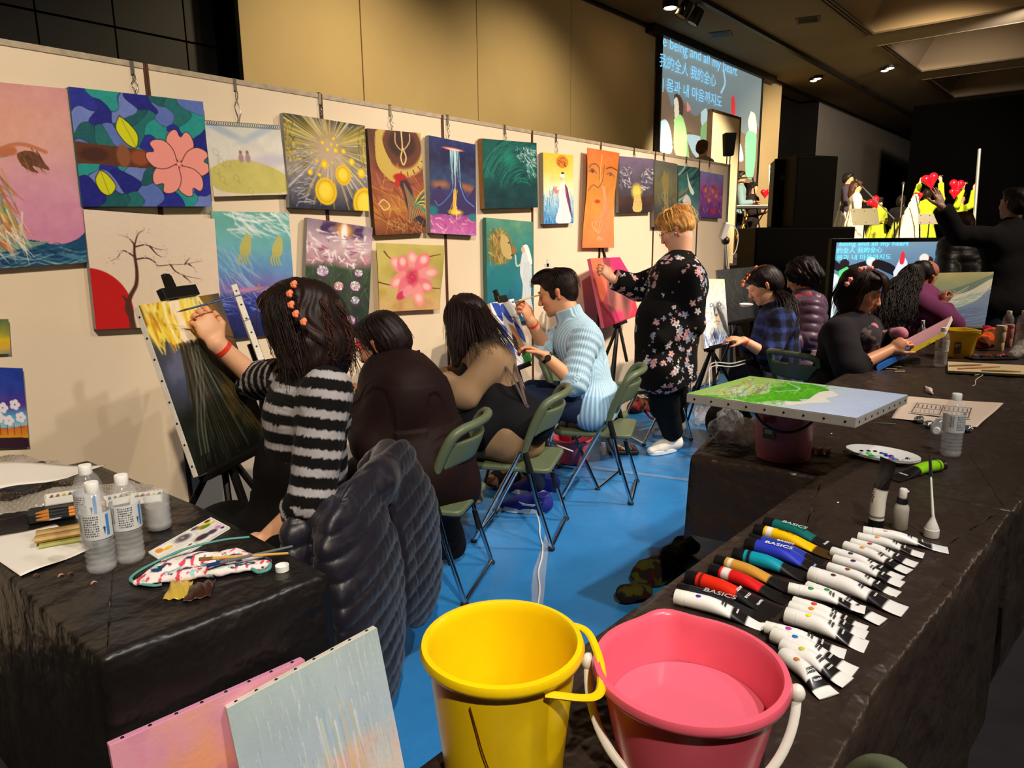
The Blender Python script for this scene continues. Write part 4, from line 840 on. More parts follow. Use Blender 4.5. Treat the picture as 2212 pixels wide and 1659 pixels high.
dup(ch,chairM((4.62,2.22),f=(-.75,.45)),'green folding chair standing behind the lying canvas and the clear bag')
q=A(1950,1614,.757);v_=nz(V3(q[0],q[1],0));dup(ch,chairM(V3(q[0],q[1],0)-v_*.37,f=(v_[1]*-1,v_[0])),'green folding chair at the lower edge, only its back top showing')
# ---------------------------------------------------------------- tables under black sheet
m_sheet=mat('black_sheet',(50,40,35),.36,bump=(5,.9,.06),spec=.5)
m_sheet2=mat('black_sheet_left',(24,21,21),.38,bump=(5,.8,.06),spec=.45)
def cloth(name,poly,z,hem,label,m,seed=0,pull=.012,amp=.012,step=.02):
    """sheet laid over a convex polygon and hanging over its sides"""
    r=np.random.RandomState(seed);P=np.array(poly,float);n=len(P);g=G();ring=[];L=0;c=P.mean(0);side=[]
    for i in range(n):
        a,b=P[i],P[(i+1)%n];m_=max(2,int(np.linalg.norm(b-a)/step))
        for k in range(m_):ring.append(a+(b-a)*k/m_);side.append(i)
    R=np.array(ring);N=len(R);nrm=np.zeros_like(R)
    for k in range(N):t_=nz(R[(k+1)%N]-R[k-1]);nrm[k]=(t_[1],-t_[0])
    if((R-c)*nrm).sum()<0:nrm=-nrm
    ph=r.rand(8)*6.3;s=np.arange(N)*step
    w=sum(np.sin(s*f+ph[i])*a for i,(f,a)in enumerate(((9,1),(17,.7),(31,.45),(4.2,.9))))/2
    rows=[(-.02,z),(0.0,z-.003),(.006,z-.012)]+[(.012+.010*k,z-.012-(z-.012-h_)*0)for k,h_ in()]
    V=[];
    def hemz(i):return hem[i]if isinstance(hem,(list,tuple))else hem
    K=14
    for o,zz in rows:
        for k in range(N):V.append((*(R[k]+nrm[k]*o),zz+.0015*w[k]*(o<0)))
    for j in range(1,K+1):
        f=j/K
        for k in range(N):hz_=hemz(side[k])+.01*w[k];zz=(z-.012)*(1-f)+hz_*f;o=.006+f**.7*(pull+amp*(w[k]+.6));V.append((*(R[k]+nrm[k]*o),zz))
    nr=len(rows)+K;F=[(j*N+k,j*N+(k+1)%N,(j+1)*N+(k+1)%N,(j+1)*N+k)for j in range(nr-1)for k in range(N)]
    g.add(V,F);b0=g.v[0][:N]
    # top as rings shrinking towards the middle, slightly wrinkled
    T=[];Q=16;cc=np.array([c[0],c[1],z])
    for j in range(Q):
        f=1-j/Q*.98
        for k in range(N):p=c+(R[k]-nrm[k]*.02-c)*f;T.append((p[0],p[1],z+(.0015*w[k]if j==0 else .0022*math.sin(p[0]*23+3*math.sin(p[1]*17))*(1 if j else 0))))
    FT=[(j*N+k,j*N+(k+1)%N,(j+1)*N+(k+1)%N,(j+1)*N+k)for j in range(Q-1)for k in range(N)]+[tuple((Q-1)*N+k for k in range(N))]
    g.add(T,FT);o=g.obj(name,m,ang=180);
    return tag(o,label,'tablecloth')
cloth('table_sheet',[(-.35,.235),(-.35,.70),(1.053,.683),(2.30,.655),(2.30,.15),(1.85,.182),(1.19,.232)],.70,.06,'black plastic sheet draped over the narrow table holding the paint tubes and buckets',m_sheet,1)
cloth('table_sheet',[(2.31,.15),(2.245,1.07),(2.48,1.12),(3.8,1.09),(4.6,1.10),(5.2,1.02),(6.6,.78),(6.6,.0),(3.3,.05)],.698,[.41,.38,.38,.38,.38,.38,.38,.2,.2],'black plastic sheet over the wide far table where people sit and paint',m_sheet,2,amp=.006)
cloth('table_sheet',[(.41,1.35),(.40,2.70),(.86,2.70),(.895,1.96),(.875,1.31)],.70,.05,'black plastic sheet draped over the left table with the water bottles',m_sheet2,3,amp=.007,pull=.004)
def ftable(x0,y0,x1,y1,lab,z=.69):
    t=thing('folding_table',lab,'table',((x0+x1)/2,(y0+y1)/2,0));g=G();g.box((x0,y0,z-.03),(x1,y1,z-.012));g.obj('tabletop',mat('table_wood',(120,96,70),.6),t,smooth=False)
    for x in(x0+.1,x1-.1):
        for y in(y0+.05,y1-.05):g=G();g.tube([(x,y,z-.03),(x,y,0)],.013,8);g.obj('leg',m_chrome,t)
ftable(2.5,.15,4.3,1.02,'folding table under the wide black sheet, its legs in shadow behind the cloth')
# ---------------------------------------------------------------- easels
m_eb=mat('easel_black',(20,19,19),.4);m_ebm=mat('easel_metal',(44,44,46),.3,metal=.7)
def easel(label,top,bot,n,right,clip=None,feet=None,holder=None,w=.36,th=.02,low=None,group=None,metal=False):
    """tripod: mast behind the canvas from bot to top, two front legs and one back leg to the floor, ledge and clip"""
    top,bot=np.array(top,float),np.array(bot,float);n=nz(n);r=nz(right);me=m_ebm if metal else m_eb
    t=thing('easel',label,'easel',(bot[0],bot[1],0),group=group)
    ax=nz(top-bot);g=G();M=frame(bot,ax,r);L=np.linalg.norm(top-bot);g.box((-.013,-.009,-(.30)),(.013,.009,L),M);g.obj('mast',me,t,smooth=False,bev=.002)
    g=G();M2=frame(bot,n,r);g.box((-w/2,-.022,-.012),(w/2,.0,.035),M2);g.box((-w/2,-.022,.028),(w/2,.008,.035),M2);g.obj('ledge',me,t,smooth=False,bev=.002)
    g=G();g.box((-.03,-.03,-.04),(.03,.03,-.012),M2);g.tube(tf(M2,[(-.05,0,-.03),(.05,0,-.03)]),.008,8);g.obj('clamp',me,t)
    if clip is not None:
        c=np.array(clip,float);M3=frame(c,n,r);g=G();g.box((-holder/2,-.008,-.014),(holder/2,.03,.012),M3);g.obj('top_clip',me,t,smooth=False,bev=.003)
        g=G();g.box((-.012,.0,-.03),(.012,.075,-.008),M3);g.tube(tf(M3,[(.0,.02,-.03),(.03,.02,-.0)]),.012,8);g.obj('clip_slider',me,t)
    for i,f in enumerate(feet):
        f=np.array(f,float);s_=bot+ax*(low or-.02)-n*.01;mid=s_+(f-s_)*.55;g=G();g.tube([s_,mid],.012,8);g.tube([mid,f],.008,8);q=g.obj('leg',me,t)
        h=G();h.tube([mid-nz(f-s_)*.025,mid+nz(f-s_)*.025],.019,8);h.tube([mid,mid+r*.03],.009,6);h.obj('leg_clamp',me,q);h=G();h.ball(f+V3(0,0,.008),(.014,.014,.010),6);h.obj('rubber_tip',m_rub,q)
    return t
def quadplane(tl,n,px,d):
    """corners on the plane through the pixel tl at distance d with normal n"""
    p0=D(tl[0],tl[1],d);n=nz(n);out=[]
    for x,y in px:r_=ray(x,y);out.append(O0+r_*((p0-O0)@n)/(r_@n))
    return out
# canvas on the first easel: light shaft
p=Pt(200,290,.68,31).bg([(0,(120,90,30)),(.2,(150,120,50)),(.27,(70,66,60)),(.45,(56,56,62)),(.7,(30,34,28)),(1,(16,20,16))],.06,dirn=(.1,1)).grain(8,12)
p.bl(.3,.42,.3,.17,(74,80,106),1.1);p.cloud((104,108,130),5,.5,.2,(.02,.26,.45,.5),.6);p.bl(.95,.16,.14,.16,(150,100,50),1.1);p.bl(.98,.02,.1,.2,(86,80,80),1)
p.dabs(140,(.02,.0,.62,.24),1.5,.12,.026,[(236,196,50),(250,224,90),(206,150,30),(252,236,140),(170,110,30)],.25,.7)
for k in range(60):u=.22+.5*p.r.rand();p.cv([(u,-.02),(u+.05*p.r.normal(),.12),(u+.04*p.r.normal(),.25)],.011,[(252,230,110),(240,204,60),(255,246,200)][k%3],alpha=.6)
p.po([(.32,-.02),(.46,-.02),(.42,.1),(.5,.26),(.34,.25),(.36,.12)],(252,238,226),alpha=.8)
for k in range(260):
    u=p.r.rand();x0=.38+.3*(u-.3);x1=.5+1.15*(u-.42);v0=.26+.08*p.r.rand();v1=p.r.uniform(.55,1);f=(v1-v0)/.74
    c=[(196,190,184),(150,120,70),(60,84,70),(120,130,90),(90,66,30),(220,220,214),(50,60,40),(110,90,40)][p.r.randint(8)];c=np.array(c)*(.25+.55*(p.r.rand()**1.4))
    p.cv([(x0,v0),(x0+(x1-x0)*f*.4,v0+(v1-v0)*.45),(x0+(x1-x0)*f,v1)],.013,c,w2=.005,soft=.9,alpha=.42)
for u in(.46,.5,.41):p.cv([(u,.3),(u-.08,.5),(u-.24,.75),(u-.3,.9)],.008,(150,160,150),alpha=.35)
p.cloud((110,84,36),3,.5,.2,(.6,.55,1.1,.95),.6).cloud((40,70,64),3,.5,.2,(.45,.4,.8,.75),.5)
c1=[V3(.935,2.309,1.259),V3(1.285,2.478,1.268),V3(.965,2.090,.742)]
canvas(p,c1[0],c1[1],c1[2],.022,'canvas_painting','canvas of a golden light shaft over a dark valley on the black easel at left','painting',edge=m_cvs,m=m_glossp,tacks=8,tside=('l',))
n1=V3(.41,-.83,.38);r1=nz(c1[1]-c1[0]);b1=(c1[2]+r1*.19);tp=(c1[0]+c1[1])/2
easel('black tripod easel carrying the light shaft canvas at left',tp+nz(c1[0]-c1[2])*.10-n1*.03,b1-n1*.03-V3(0,0,.005),n1,r1,clip=tp+nz(c1[0]-c1[2])*.012-n1*.0,holder=.17,w=.30,
      feet=[A(440,1262,0)*0+V3(1.02,1.98,0),V3(1.55,2.15,0),V3(.86,2.62,0)],low=.06)
# ---------------------------------------------------------------- people
def stripes(cA,cB,per,duty=.42,tags=None,along=None):
    def f(P,T,s,a,I):
        c=np.tile(np.array(cA,float),(len(P),1));w=s.copy();tor=np.char.startswith(T.astype(str),'torso')
        w[tor]=P[tor]@np.array(along if along is not None else(0,0,1.));w=w+.006*snoise(P,12,5)
        m=(w/per)%1<duty;c[m]=np.array(cB,float);return c
    return f
def folds(amp=.006,sc=22,seed=0,ribs=None):
    def f(P,T,s,a,I):
        d=amp*snoise(P,sc,seed)+amp*.5*snoise(P,sc*2.4,seed+1)
        if ribs:d=d+ribs[0]*np.sin(a*ribs[1])
        return d
    return f
def person(name,label,base):return thing(name,label,'person',base)
# --- the painter at the left, striped top
t=person('person','person in black and silver striped top with rose hair band, painting the light shaft canvas',V3(1.15,1.9,0))
J=dict(pel=D(655,1175,2.16),neck=D(668,795,2.13),hL=D(640,1185,2.06),hR=D(680,1150,2.26),sL=D(705,845,1.99),sR=D(622,818,2.29),bf=cd(-.85,0,.5))
eL,wL=D(672,1085,1.97),D(585,1158,2.0);eR,wR=D(556,822,2.48),D(468,742,2.36);kL,kR=D(470,1190,2.2),D(520,1150,2.4)
HM=hframe(D(645,712,2.13),cd(-.86,-.18,.5));b=Body();torso(b,J,0,fat=.92);arm(b,J['sL'],eL,wL);arm(b,J['sR'],eR,wR);head(b,HM,1,J['neck'])
hand(b,wR,wR*0+(D(428,668,2.33)-wR),cd(-.1,-.5,.9)*1+cd(-.6,-.6,0)*.6,-1,(.55,.75,.8,.9),1.0,thumb=.8,spread=.05)
hand(b,wL,D(530,1166,2.03)-wL,cd(-.2,-1,.1),1,(.5,.5,.6,.6),.95)
leg(b,J['hL'],kL,V3(kL[0]-.02,kL[1]+.05,.1),0);leg(b,J['hR'],kR,V3(kR[0],kR[1]+.05,.1),0)
b.mesh(.0065,'body',m_skin,t,skincol((222,168,130)))
b=Body();torso(b,J,.012,fat=.93,low=False);b.cone(J['pel'],J['pel']+V3(0,0,.02),.1,.1,'torso',.04);arm(b,J['sL'],eL,wL,.016,upto=1.42,r=(.055,.048,.046,.036));arm(b,J['sR'],eR,wR,.016,upto=1.16,r=(.055,.05,.05,.045));b.cone(J['neck']-UP*.03,J['neck']+UP*.005,.062,.058,'torso',.02,flat=(0,1))
b.mesh(.006,'striped_sweater',m_cloth,t,stripes((12,11,12),(158,154,158),.054,.40),folds(.006,30,3,(.0012,46)))
b=Body();torso(b,dict(J,sL=J['sL']*.5+J['neck']*.5-UP*.12,sR=J['sR']*.5+J['neck']*.5-UP*.12,neck=J['neck']*.6+J['pel']*.4+cd(-1,0,.3)*.04),.012,fat=.86);q_=cd(-.85,0,.5)*.05
b.cone(J['pel']+q_*1.4+UP*.08,J['neck']-UP*.22+q_,.115,.085,'torso',.05);b.cone(J['pel']+q_,(kL+kR)/2+UP*.01,.13,.12,'torso',.06,sq=(UP,.8));b.cone((kL+kR)/2,V3(*((kL+kR)/2)[:2],.16),.12,.11,'torso',.06)
b.cone(J['hL'],kL,.105,.085,'torso',.05)
b.mesh(.009,'apron',mat('apron_cloth',(10,9,11),.8,spec=.15,bump=(200,.2,.001)),t,None,folds(.008,14,8))
b=Body();L=lambda*p:tf(HM,p)[0]
b.ell(L(-.035,0,.045),(.118,.100,.106),HM,'h',.03);b.ell(L(-.075,0,-.045),(.088,.098,.10),HM,'h',.04);b.ell(L(-.05,.05,-.10),(.075,.06,.075),HM,'h',.04);b.ell(L(-.05,-.05,-.10),(.07,.05,.07),HM,'h',.04);b.ell(L(.035,.01,.10),(.07,.07,.035),HM,'h',.03);b.ell(L(.0,.074,.0),(.045,.022,.055),HM,'h',.03)
b.mesh(.007,'hair',m_hair,t,lambda P,T,s,a,I:np.array((30,17,15))*(1+.4*snoise(P,90,2))[:,None],hairdisp(HM,.004,44,4))
gd=[]
for k in range(9):
    a=-2.3+k*.575;c_,s_=math.cos(a),math.sin(a);gd.append([L(-.02,.0,.14),L(-.03+.10*c_,.095*s_,.09),L(-.05+.115*c_,.108*s_,-.02),L(-.07+.105*c_,.112*s_,-.12),L(-.06+.12*c_,.12*s_,-.165)])
o=strands('hair_locks',[q for q in gd if True],420,.0016,t,(34,20,17),.012,3,.006,9,colr=.5);o['label']='loose dark brown waves'
for q_,w_ in((cd(-.3,.2,-.9),.03),(cd(.6,.1,-.8),.034),(cd(.95,0,-.2),.034)):
    c_=L(-.06,0,-.03);strands('hair_locks',[[c_+q_*.08+UP*.10,c_+q_*.095+UP*.02,c_+q_*.10-UP*.06,c_+q_*.08-UP*.10],[c_+q_*.075+UP*.11,c_+q_*.10+UP*.03+FH*.03,c_+q_*.10-UP*.05+FH*.03,c_+q_*.08-UP*.09+FH*.03]],110,.0017,t,(54,30,22),.010,11,.010,13,20,curl=.005)
g=G();g.tube([L(.035*math.cos(a)+.02-.02*math.sin(a),.105*math.cos(a),.035+.118*math.sin(a))for a in np.linspace(-.3,PI+.3,26)],.0018,5);hb=g.obj('hair_band',mat('band_dark',(60,30,20),.6),t)
for x,y in((636,616),(627,636),(630,660),(640,680),(657,697)):q=D(x,y,1.95);rose('rose',q,nz(O0-q)+cd(-.5,.4,0),hb,.0135)
g=G();g.tube(bez([D(x,y,1.96)for x,y in((640,612),(628,640),(632,668),(650,694),(675,712),(700,722))],20),.0022,5);g.obj('wire_stem',mat('band_dark',(60,30,20),.6),hb)
wristband(wR+(eR-wR)*.13,eR-wR,t,.0315,.016,(226,60,40),'orange-red paper wristband')
# brush in the raised hand
g=G();a_,b_=D(405,668,2.27),D(575,622,2.42);g.tube([a_,a_+(b_-a_)*.3,b_],[.003,.0035,.0018],8);h_=a_+(a_-b_)*.1
t2=thing('paint_brush','slim blue brush held in the striped painter\'s raised hand','brush',a_);g.obj('handle',mat('blue_lacquer',(40,70,110),.25),t2);g=G();g.tube([a_,a_+(a_-b_)*.08],[.0032,.0028],8);g.obj('ferrule',m_chrome,t2);g=G();g.tube([a_+(a_-b_)*.08,a_+(a_-b_)*.13],[.0028,.0006],6);g.obj('bristles',mat('bristle',(140,96,50),.8),t2)

# --- dark brown coat, back to us
t=person('person','person in a long dark brown coat seated between the striped top and the tan top',V3(1.96,2.14,0))
J=dict(pel=D(935,1010,2.98),neck=D(850,800,3.02),hL=D(915,1020,2.88),hR=D(950,990,3.08),sL=D(880,840,2.86),sR=D(835,820,3.16),bf=cd(-.95,0,.3))
eL,wL=D(815,965,2.86),D(770,905,3.0);eR,wR=D(790,930,3.2),D(772,893,3.15);kL,kR=D(790,1030,2.98),D(820,1010,3.15)
HM=hframe(D(822,745,3.04),cd(-.88,-.45,.25));b=Body();torso(b,J,0);arm(b,J['sR'],eR,wR);head(b,HM,1,J['neck']);hand(b,wR,D(762,862,3.13)-wR,cd(-.3,-.4,.9),-1,(.5,.6,.7,.8),.95,thumb=.7)
arm(b,J['sL'],eL,wL)
leg(b,J['hL'],kL,V3(*A(905,1190,.1)[:2],.1));leg(b,J['hR'],kR,V3(*A(960,1170,.1)[:2],.1));b.mesh(.0075,'body',m_skin,t,skincol((206,150,116)))
b=Body();torso(b,J,.035,fat=1.06,k=.13);arm(b,J['sL'],eL,wL,.026,k=.09,r=(.062,.056,.05,.045));arm(b,J['sR'],eR,wR,.026,upto=1.6,r=(.06,.055,.05,.045));b.cone(D(905,1030,2.95),D(985,1050,3.0),.13,.11,'torso',.06);b.cone(J['hL'],kL,.12,.10,'torso',.05);
b.cone(J['neck']-UP*.02,J['neck']+UP*.03+cd(.2,0,0)*.02,.085,.082,'collar',.02,flat=(0,1))
b.mesh(.008,'coat',mat('coat_cloth',(30,16,16),.65,spec=.15,bump=(260,.2,.001)),t,None,lambda P,T,s,a,I:.006*snoise(P,13,2)+.004*snoise(P*V3(1,1,.3),60,5))
g=G();nk=J['neck'];q_=cd(-.9,0,.3);g.grid(lambda u,v:tuple(nk+q_*(.02+.16*v)+UP*(.01-.10*v+.02*math.sin(u*3))+cd(.25,0,-.97)*(.085-.02*v)*1+cd(.6,0,-.6)*.05*(u-.5)-UP*.1*u*v),6,6);g.obj('lapel',mat('coat_cloth'),t,solid=.008)
b=Body();b.cone(nk+UP*.0-q_*.02,nk+UP*.05,.074,.07,'s',.03);b.cone(nk-q_*.02+UP*.03,nk-q_*.06+UP*.045,.05,.04,'s',.03)
b.mesh(.007,'scarf',m_cloth,t,lambda P,T,s,a,I:np.where((snoise(P,130,4)>.05)[:,None],(120,84,74),(70,44,42)),folds(.005,60,2))
b=Body();L=lambda*p:tf(HM,p)[0];b.ell(L(-.03,0,.04),(.108,.09,.098),HM,'h',.03);b.ell(L(-.06,0,-.02),(.08,.084,.075),HM,'h',.04);b.ell(L(.04,0,.095),(.05,.06,.03),HM,'h',.03)
b.mesh(.0075,'hair',m_hair,t,lambda P,T,s,a,I:np.array((24,14,14))*(1+.3*snoise(P,90,2))[:,None],hairdisp(HM,.003,50,6))
strands('hair_locks',[[L(-.05,.0,.13),L(-.03+.09*math.cos(a),.09*math.sin(a),.09),L(-.04+.11*math.cos(a),.098*math.sin(a),.0),L(-.05+.1*math.cos(a),.1*math.sin(a),-.06)]for a in np.linspace(-2.4,2.4,8)],200,.0014,t,(30,18,17),.01,5,.004,8)
glasses(HM,t)
for k,(x,z)in enumerate(((.05,.035),(.04,.05),(.045,.02))):rose('hair_flower',L(x,.088,z),L(x,1,z)-L(x,0,z),t,.011,(206,40,56))
b=Body();b.cone(D(880,1080,2.98),V3(*A(925,1195,.08)[:2],.09),.085,.07,'x',.05);b.cone(D(930,1070,3.05),V3(*A(975,1180,.08)[:2],.09),.085,.07,'x',.05);b.cone(D(900,1080,2.98),D(985,1080,3.02),.07,.07,'x',.06);b.mesh(.01,'trousers',mat('coat_dark_cloth',(16,10,10),.7,spec=.15),t,None,folds(.008,14,4))

# --- tan top with long straight hair
t=person('person','person with long straight dark hair in a tan top and black apron',V3(2.58,2.18,0))
J=dict(pel=D(1112,935,3.5),neck=D(1040,740,3.6),hL=D(1100,945,3.42),hR=D(1125,920,3.62),sL=D(1062,782,3.44),sR=D(1025,765,3.74),bf=cd(-.95,0,.3))
eL,wL=D(1003,853,3.4),D(950,818,3.5);eR,wR=D(985,830,3.75),D(940,812,3.7);kL,kR=D(975,945,3.5),D(1000,925,3.68)
HM=hframe(D(1003,695,3.62),cd(-.85,-.5,.22));b=Body();torso(b,J,0,fat=.9);arm(b,J['sL'],eL,wL);arm(b,J['sR'],eR,wR);head(b,HM,.97,J['neck']);hand(b,wL,D(925,806,3.5)-wL,cd(-.2,-.9,.3),1,(.5,.5,.6,.6),.9);hand(b,wR,D(920,800,3.7)-wR,cd(-.2,-.9,.3),-1,(.5,.6,.6,.6),.9)
leg(b,J['hL'],kL,A(990,1090,.1));leg(b,J['hR'],kR,A(1030,1075,.1));b.mesh(.0085,'body',m_skin,t,skincol((214,160,124)))
b=Body();torso(b,J,.016,fat=.95);arm(b,J['sL'],eL,wL,.018,upto=1.8,r=(.054,.056,.052,.04));arm(b,J['sR'],eR,wR,.018,upto=1.8,r=(.06,.06,.054,.04));b.cone(J['hL'],kL,.11,.095,'torso',.05);b.cone(J['hR'],kR,.11,.095,'torso',.05);b.cone(J['pel'],J['pel']+cd(.9,-.2,0)*.05-UP*.03,.12,.1,'torso',.05)
b.mesh(.008,'tan_top',m_cloth,t,(136,110,84),lambda P,T,s,a,I:.009*snoise(P,22,6)+.0045*snoise(P,60,2))
u_=nz(J['neck']-J['pel']);q_=cd(-1,0,.2)*.035;b=Body();b.cone(J['pel']+UP*.07+q_,J['pel']+u_*.20+q_,.148,.140,'x',.04);b.ell(J['pel']+UP*.055+cd(.3,0,-.1)*.02,(.185,.185,.125),tag='x',k=.05);b.cone(J['pel']+UP*.035+q_*.6,kL*.5+J['hL']*.5+UP*.035,.135,.118,'x',.05);b.cone(J['pel']+u_*.18+q_,J['pel']+u_*.31+q_*2.4,.135,.10,'x',.05);b.cone(J['pel']+cd(-1,0,.2)*.1+UP*.02,J['pel']+cd(-1,0,.2)*.14+UP*.24,.10,.08,'x',.05);b.cone(J['hL']+cd(-1,0,.2)*.12+UP*.03,kL+UP*.03,.11,.09,'x',.05)
b.mesh(.009,'apron',mat('apron_navy',(14,13,18),.8,spec=.15),t,None,folds(.006,18,9))
mid=D(1137,872,3.44);g=G()
for a_,b_ in((D(1062,748,3.50),mid),(D(1088,742,3.6),mid),(mid,D(1128,925,3.42)),(mid,D(1150,905,3.5)),(mid,D(1165,920,3.48))):
    P_=bez([a_,(a_+b_)/2+cd(.6,.5,-.5)*.022,b_],12)-FH*.075;g.tube(P_,.009,6,flat=.35)
g.ball(mid-FH*.075,.014,6);g.obj('apron_strap',mat('strap_brown',(52,32,34),.6),t)
b=Body();L=lambda*p:tf(HM,p)[0];b.ell(L(-.025,0,.04),(.105,.086,.094),HM,'h',.03);b.ell(L(-.05,0,-.01),(.085,.084,.08),HM,'h',.04);b.chain([L(-.06,0,.03),D(1050,730,3.56),D(1085,775,3.52)],(.075,.06,.03),'h',k=.05,sq=(cd(.4,.6,-.6),.6));b.chain([L(.02,.05,.03),D(990,745,3.53),D(985,785,3.5)],(.055,.045,.022),'h',k=.04)
b.mesh(.0085,'hair',m_hair,t,lambda P,T,s,a,I:np.array((26,15,15))*(1+.3*snoise(P,60,2))[:,None],hairdisp(HM,.003,60,7))
top=L(-.02,0,.135)
strands('hair_locks',[[top,D(965,665,3.55),D(966,700,3.5),D(968,735,3.48)],[top,D(978,670,3.52),D(980,730,3.48),D(983,795,3.46)],[top,D(1000,668,3.5),D(1000,720,3.46),D(1000,775,3.42)],[top,D(1020,668,3.5),D(1040,715,3.43),D(1060,765,3.37)],[top,D(1035,665,3.55),D(1070,715,3.46),D(1105,770,3.4)],[top,D(1045,668,3.58),D(1090,720,3.5),D(1150,790,3.46)]],650,.0018,t,(34,20,19),.012,8,.002,5,16)

# --- man in light blue sweater
t=person('person','man in a ribbed light blue sweater seated painting, dark short hair',V3(3.33,2.19,0))
J=dict(pel=D(1288,868,4.05),neck=D(1236,692,4.1),hL=D(1282,885,3.95),hR=D(1300,862,4.17),sL=D(1264,735,3.93),sR=D(1224,722,4.25),bf=cd(-.96,0,.25))
eL,wL=D(1240,826,3.84),D(1178,770,3.82);eR,wR=D(1178,752,4.22),D(1147,694,4.08);kL,kR=D(1135,862,4.02),D(1150,850,4.2);aL,aR=D(1160,1045,4.0),D(1130,1010,4.3)
HM=hframe(D(1203,634,4.1),cd(-.93,-.34,.16));b=Body();torso(b,J,0,fat=1.02);arm(b,J['sL'],eL,wL,r=(.055,.048,.046,.031));arm(b,J['sR'],eR,wR,r=(.055,.048,.046,.031));head(b,HM,1.04,J['neck'],.06)
hand(b,wR,D(1128,655,4.02)-wR,cd(-.5,-.5,.7),-1,(.6,.8,.9,1.),1,thumb=.8);hand(b,wL,D(1143,752,3.82)-wL,cd(-.1,-.85,-.3),1,(.45,.5,.5,.5),1.02)
leg(b,J['hL'],kL,aL);leg(b,J['hR'],kR,aR);b.mesh(.0075,'body',m_skin,t,skincol((214,156,118)))
b=Body();torso(b,J,.020,fat=.98);arm(b,J['sL'],eL,wL,.02,upto=1.12,r=(.058,.056,.056,.05));arm(b,J['sR'],eR,wR,.018,upto=1.08,r=(.058,.054,.054,.05));b.cone(J['neck']-UP*.02,J['neck']+cd(-.45,1,.05)*.075,.083,.074,'torsoc',.012,flat=(0,1));b.cone(J['hL'],J['hR'],.104,None,'torso',.05)
def ribs(P,T,s,a,I):
    f=J['bf'];x=np.arctan2(P@np.cross(UP,f)-J['pel']@np.cross(UP,f),(P-J['pel'])@f);tor=np.char.startswith(T.astype(str),'torso');r_=np.where(tor,np.sin(x*52),np.sin(a*34));return .0022*r_+.006*snoise(P,20,4)+np.where(tor,0,.004*np.sin(s*130))
def ribc(P,T,s,a,I):f=J['bf'];x=np.arctan2(P@np.cross(UP,f)-J['pel']@np.cross(UP,f),(P-J['pel'])@f);tor=np.char.startswith(T.astype(str),'torso');r_=np.where(tor,np.sin(x*52),np.sin(a*34));z=P[:,2]<J['pel'][2]+.07;c=np.array((168,200,222))*(1+.10*r_)[:,None];c[z]*=np.array((.9,.95,1.));return c
b.mesh(.0055,'sweater',m_cloth,t,ribc,ribs)
b=Body();leg(b,J['hL'],kL,aL,.014);leg(b,J['hR'],kR,aR,.014);b.cone(J['hL'],J['hR'],.098,None,'x',.05);b.mesh(.009,'jeans',m_cloth,t,lambda P,T,s,a,I:np.array((34,44,72))*(1+.25*snoise(P,30,2))[:,None],folds(.006,24,2))
nike=lambda c0,c1:(lambda P,T,s,a,I:np.where((snoise(P,50,3)>9)[:,None],c1,c0))
A1,A2=A(1163,1075,.085),A(1118,1072,.085);sh=sneaker('shoe',V3(A1[0],A1[1],.085),A2,t,(28,34,130),lab='royal blue running shoe with white sole');g=G();n_=nz(np.cross(UP,A2-A1));n_=n_ if n_@(O0-A1)>0 else-n_;dd_=nz(A2-A1);g.add([V3(*A1[:2],.05)+n_*.046+dd_*x+UP*z for x,z in((-.03,.03),(.02,.0),(.075,.003),(.10,.022),(.06,.012),(.02,.012))],[(0,1,5),(1,2,4,5),(2,3,4)]);g.obj('swoosh_mark',mat('white_print',(236,236,236),.5),sh,smooth=False,solid=.002)
sneaker('shoe',V3(*A(1180,1035,.085)[:2],.085),A(1140,1035,.085),t,(28,34,130))
L=lambda*p:tf(HM,p)[0];b=Body();s_=1.04
b.ell(L(-.026,0,.047),np.array((.108,.087,.094)),HM,'h',.02);b.ell(L(-.07,0,-.01),(.052,.072,.072),HM,'h',.03);b.ell(L(.05,0,.115),(.055,.055,.026),HM,'h',.03);b.ell(L(.09,.01,.11),(.03,.04,.016),HM,'h',.02)
for y in(-1,1):b.ell(L(.015,y*.074,.005),(.018,.009,.03),HM,'h',.01);b.ell(L(-.012,y*.09,-.004),(.024,.02,.03),HM,'h',.006,sub=True)
b.ell(L(.115,0,.0),(.075,.1,.085),HM,'h',.012,sub=True);b.ell(L(.07,0,-.07),(.1,.1,.075),HM,'h',.015,sub=True)
b.mesh(.006,'hair',m_hair,t,lambda P,T,s,a,I:np.array((30,19,16))*(1+.35*snoise(P,120,2))[:,None],hairdisp(HM,.0016,80,3))
strands('hair_locks',[[L(-.03,y*.04,.135),L(.03,y*.05,.15),L(.085,y*.05,.135),L(.118,y*.05,.10),L(.125,y*.05,.075)]for y in(-1,0,1)],90,.0012,t,(30,20,18),.006,4,.002,5)
strands('hair_locks',[[L(-.02+.02*math.cos(a),.02*math.sin(a),.142),L(-.03+.095*math.cos(a),.085*math.sin(a),.1),L(-.03+.113*math.cos(a),.093*math.sin(a),.04),L(-.035+.112*math.cos(a),.09*math.sin(a),-.01)]for a in np.linspace(1.3,5,8)],220,.0012,t,(34,22,20),.006,9,.001,5)
for y in(-1,1):
    g=G();g.tube(bez([L(.098,y*.014,.038),L(.096,y*.032,.043),L(.08,y*.05,.034)],8),[.0022]*9 if 0 else .0024,5);g.obj('eyebrow',mat('brow_hair',(30,20,16),.8),t);g=G();g.tube(bez([L(.096,y*.018,.010),L(.0955,y*.031,.006),L(.085,y*.047,.010)],8),.0012,5);g.obj('eyelash',mat('brow_hair',(30,20,16),.8),t)
wristband(wR+(eR-wR)*.10,eR-wR,t,.034,.013,(230,60,36),'red paper wristband')
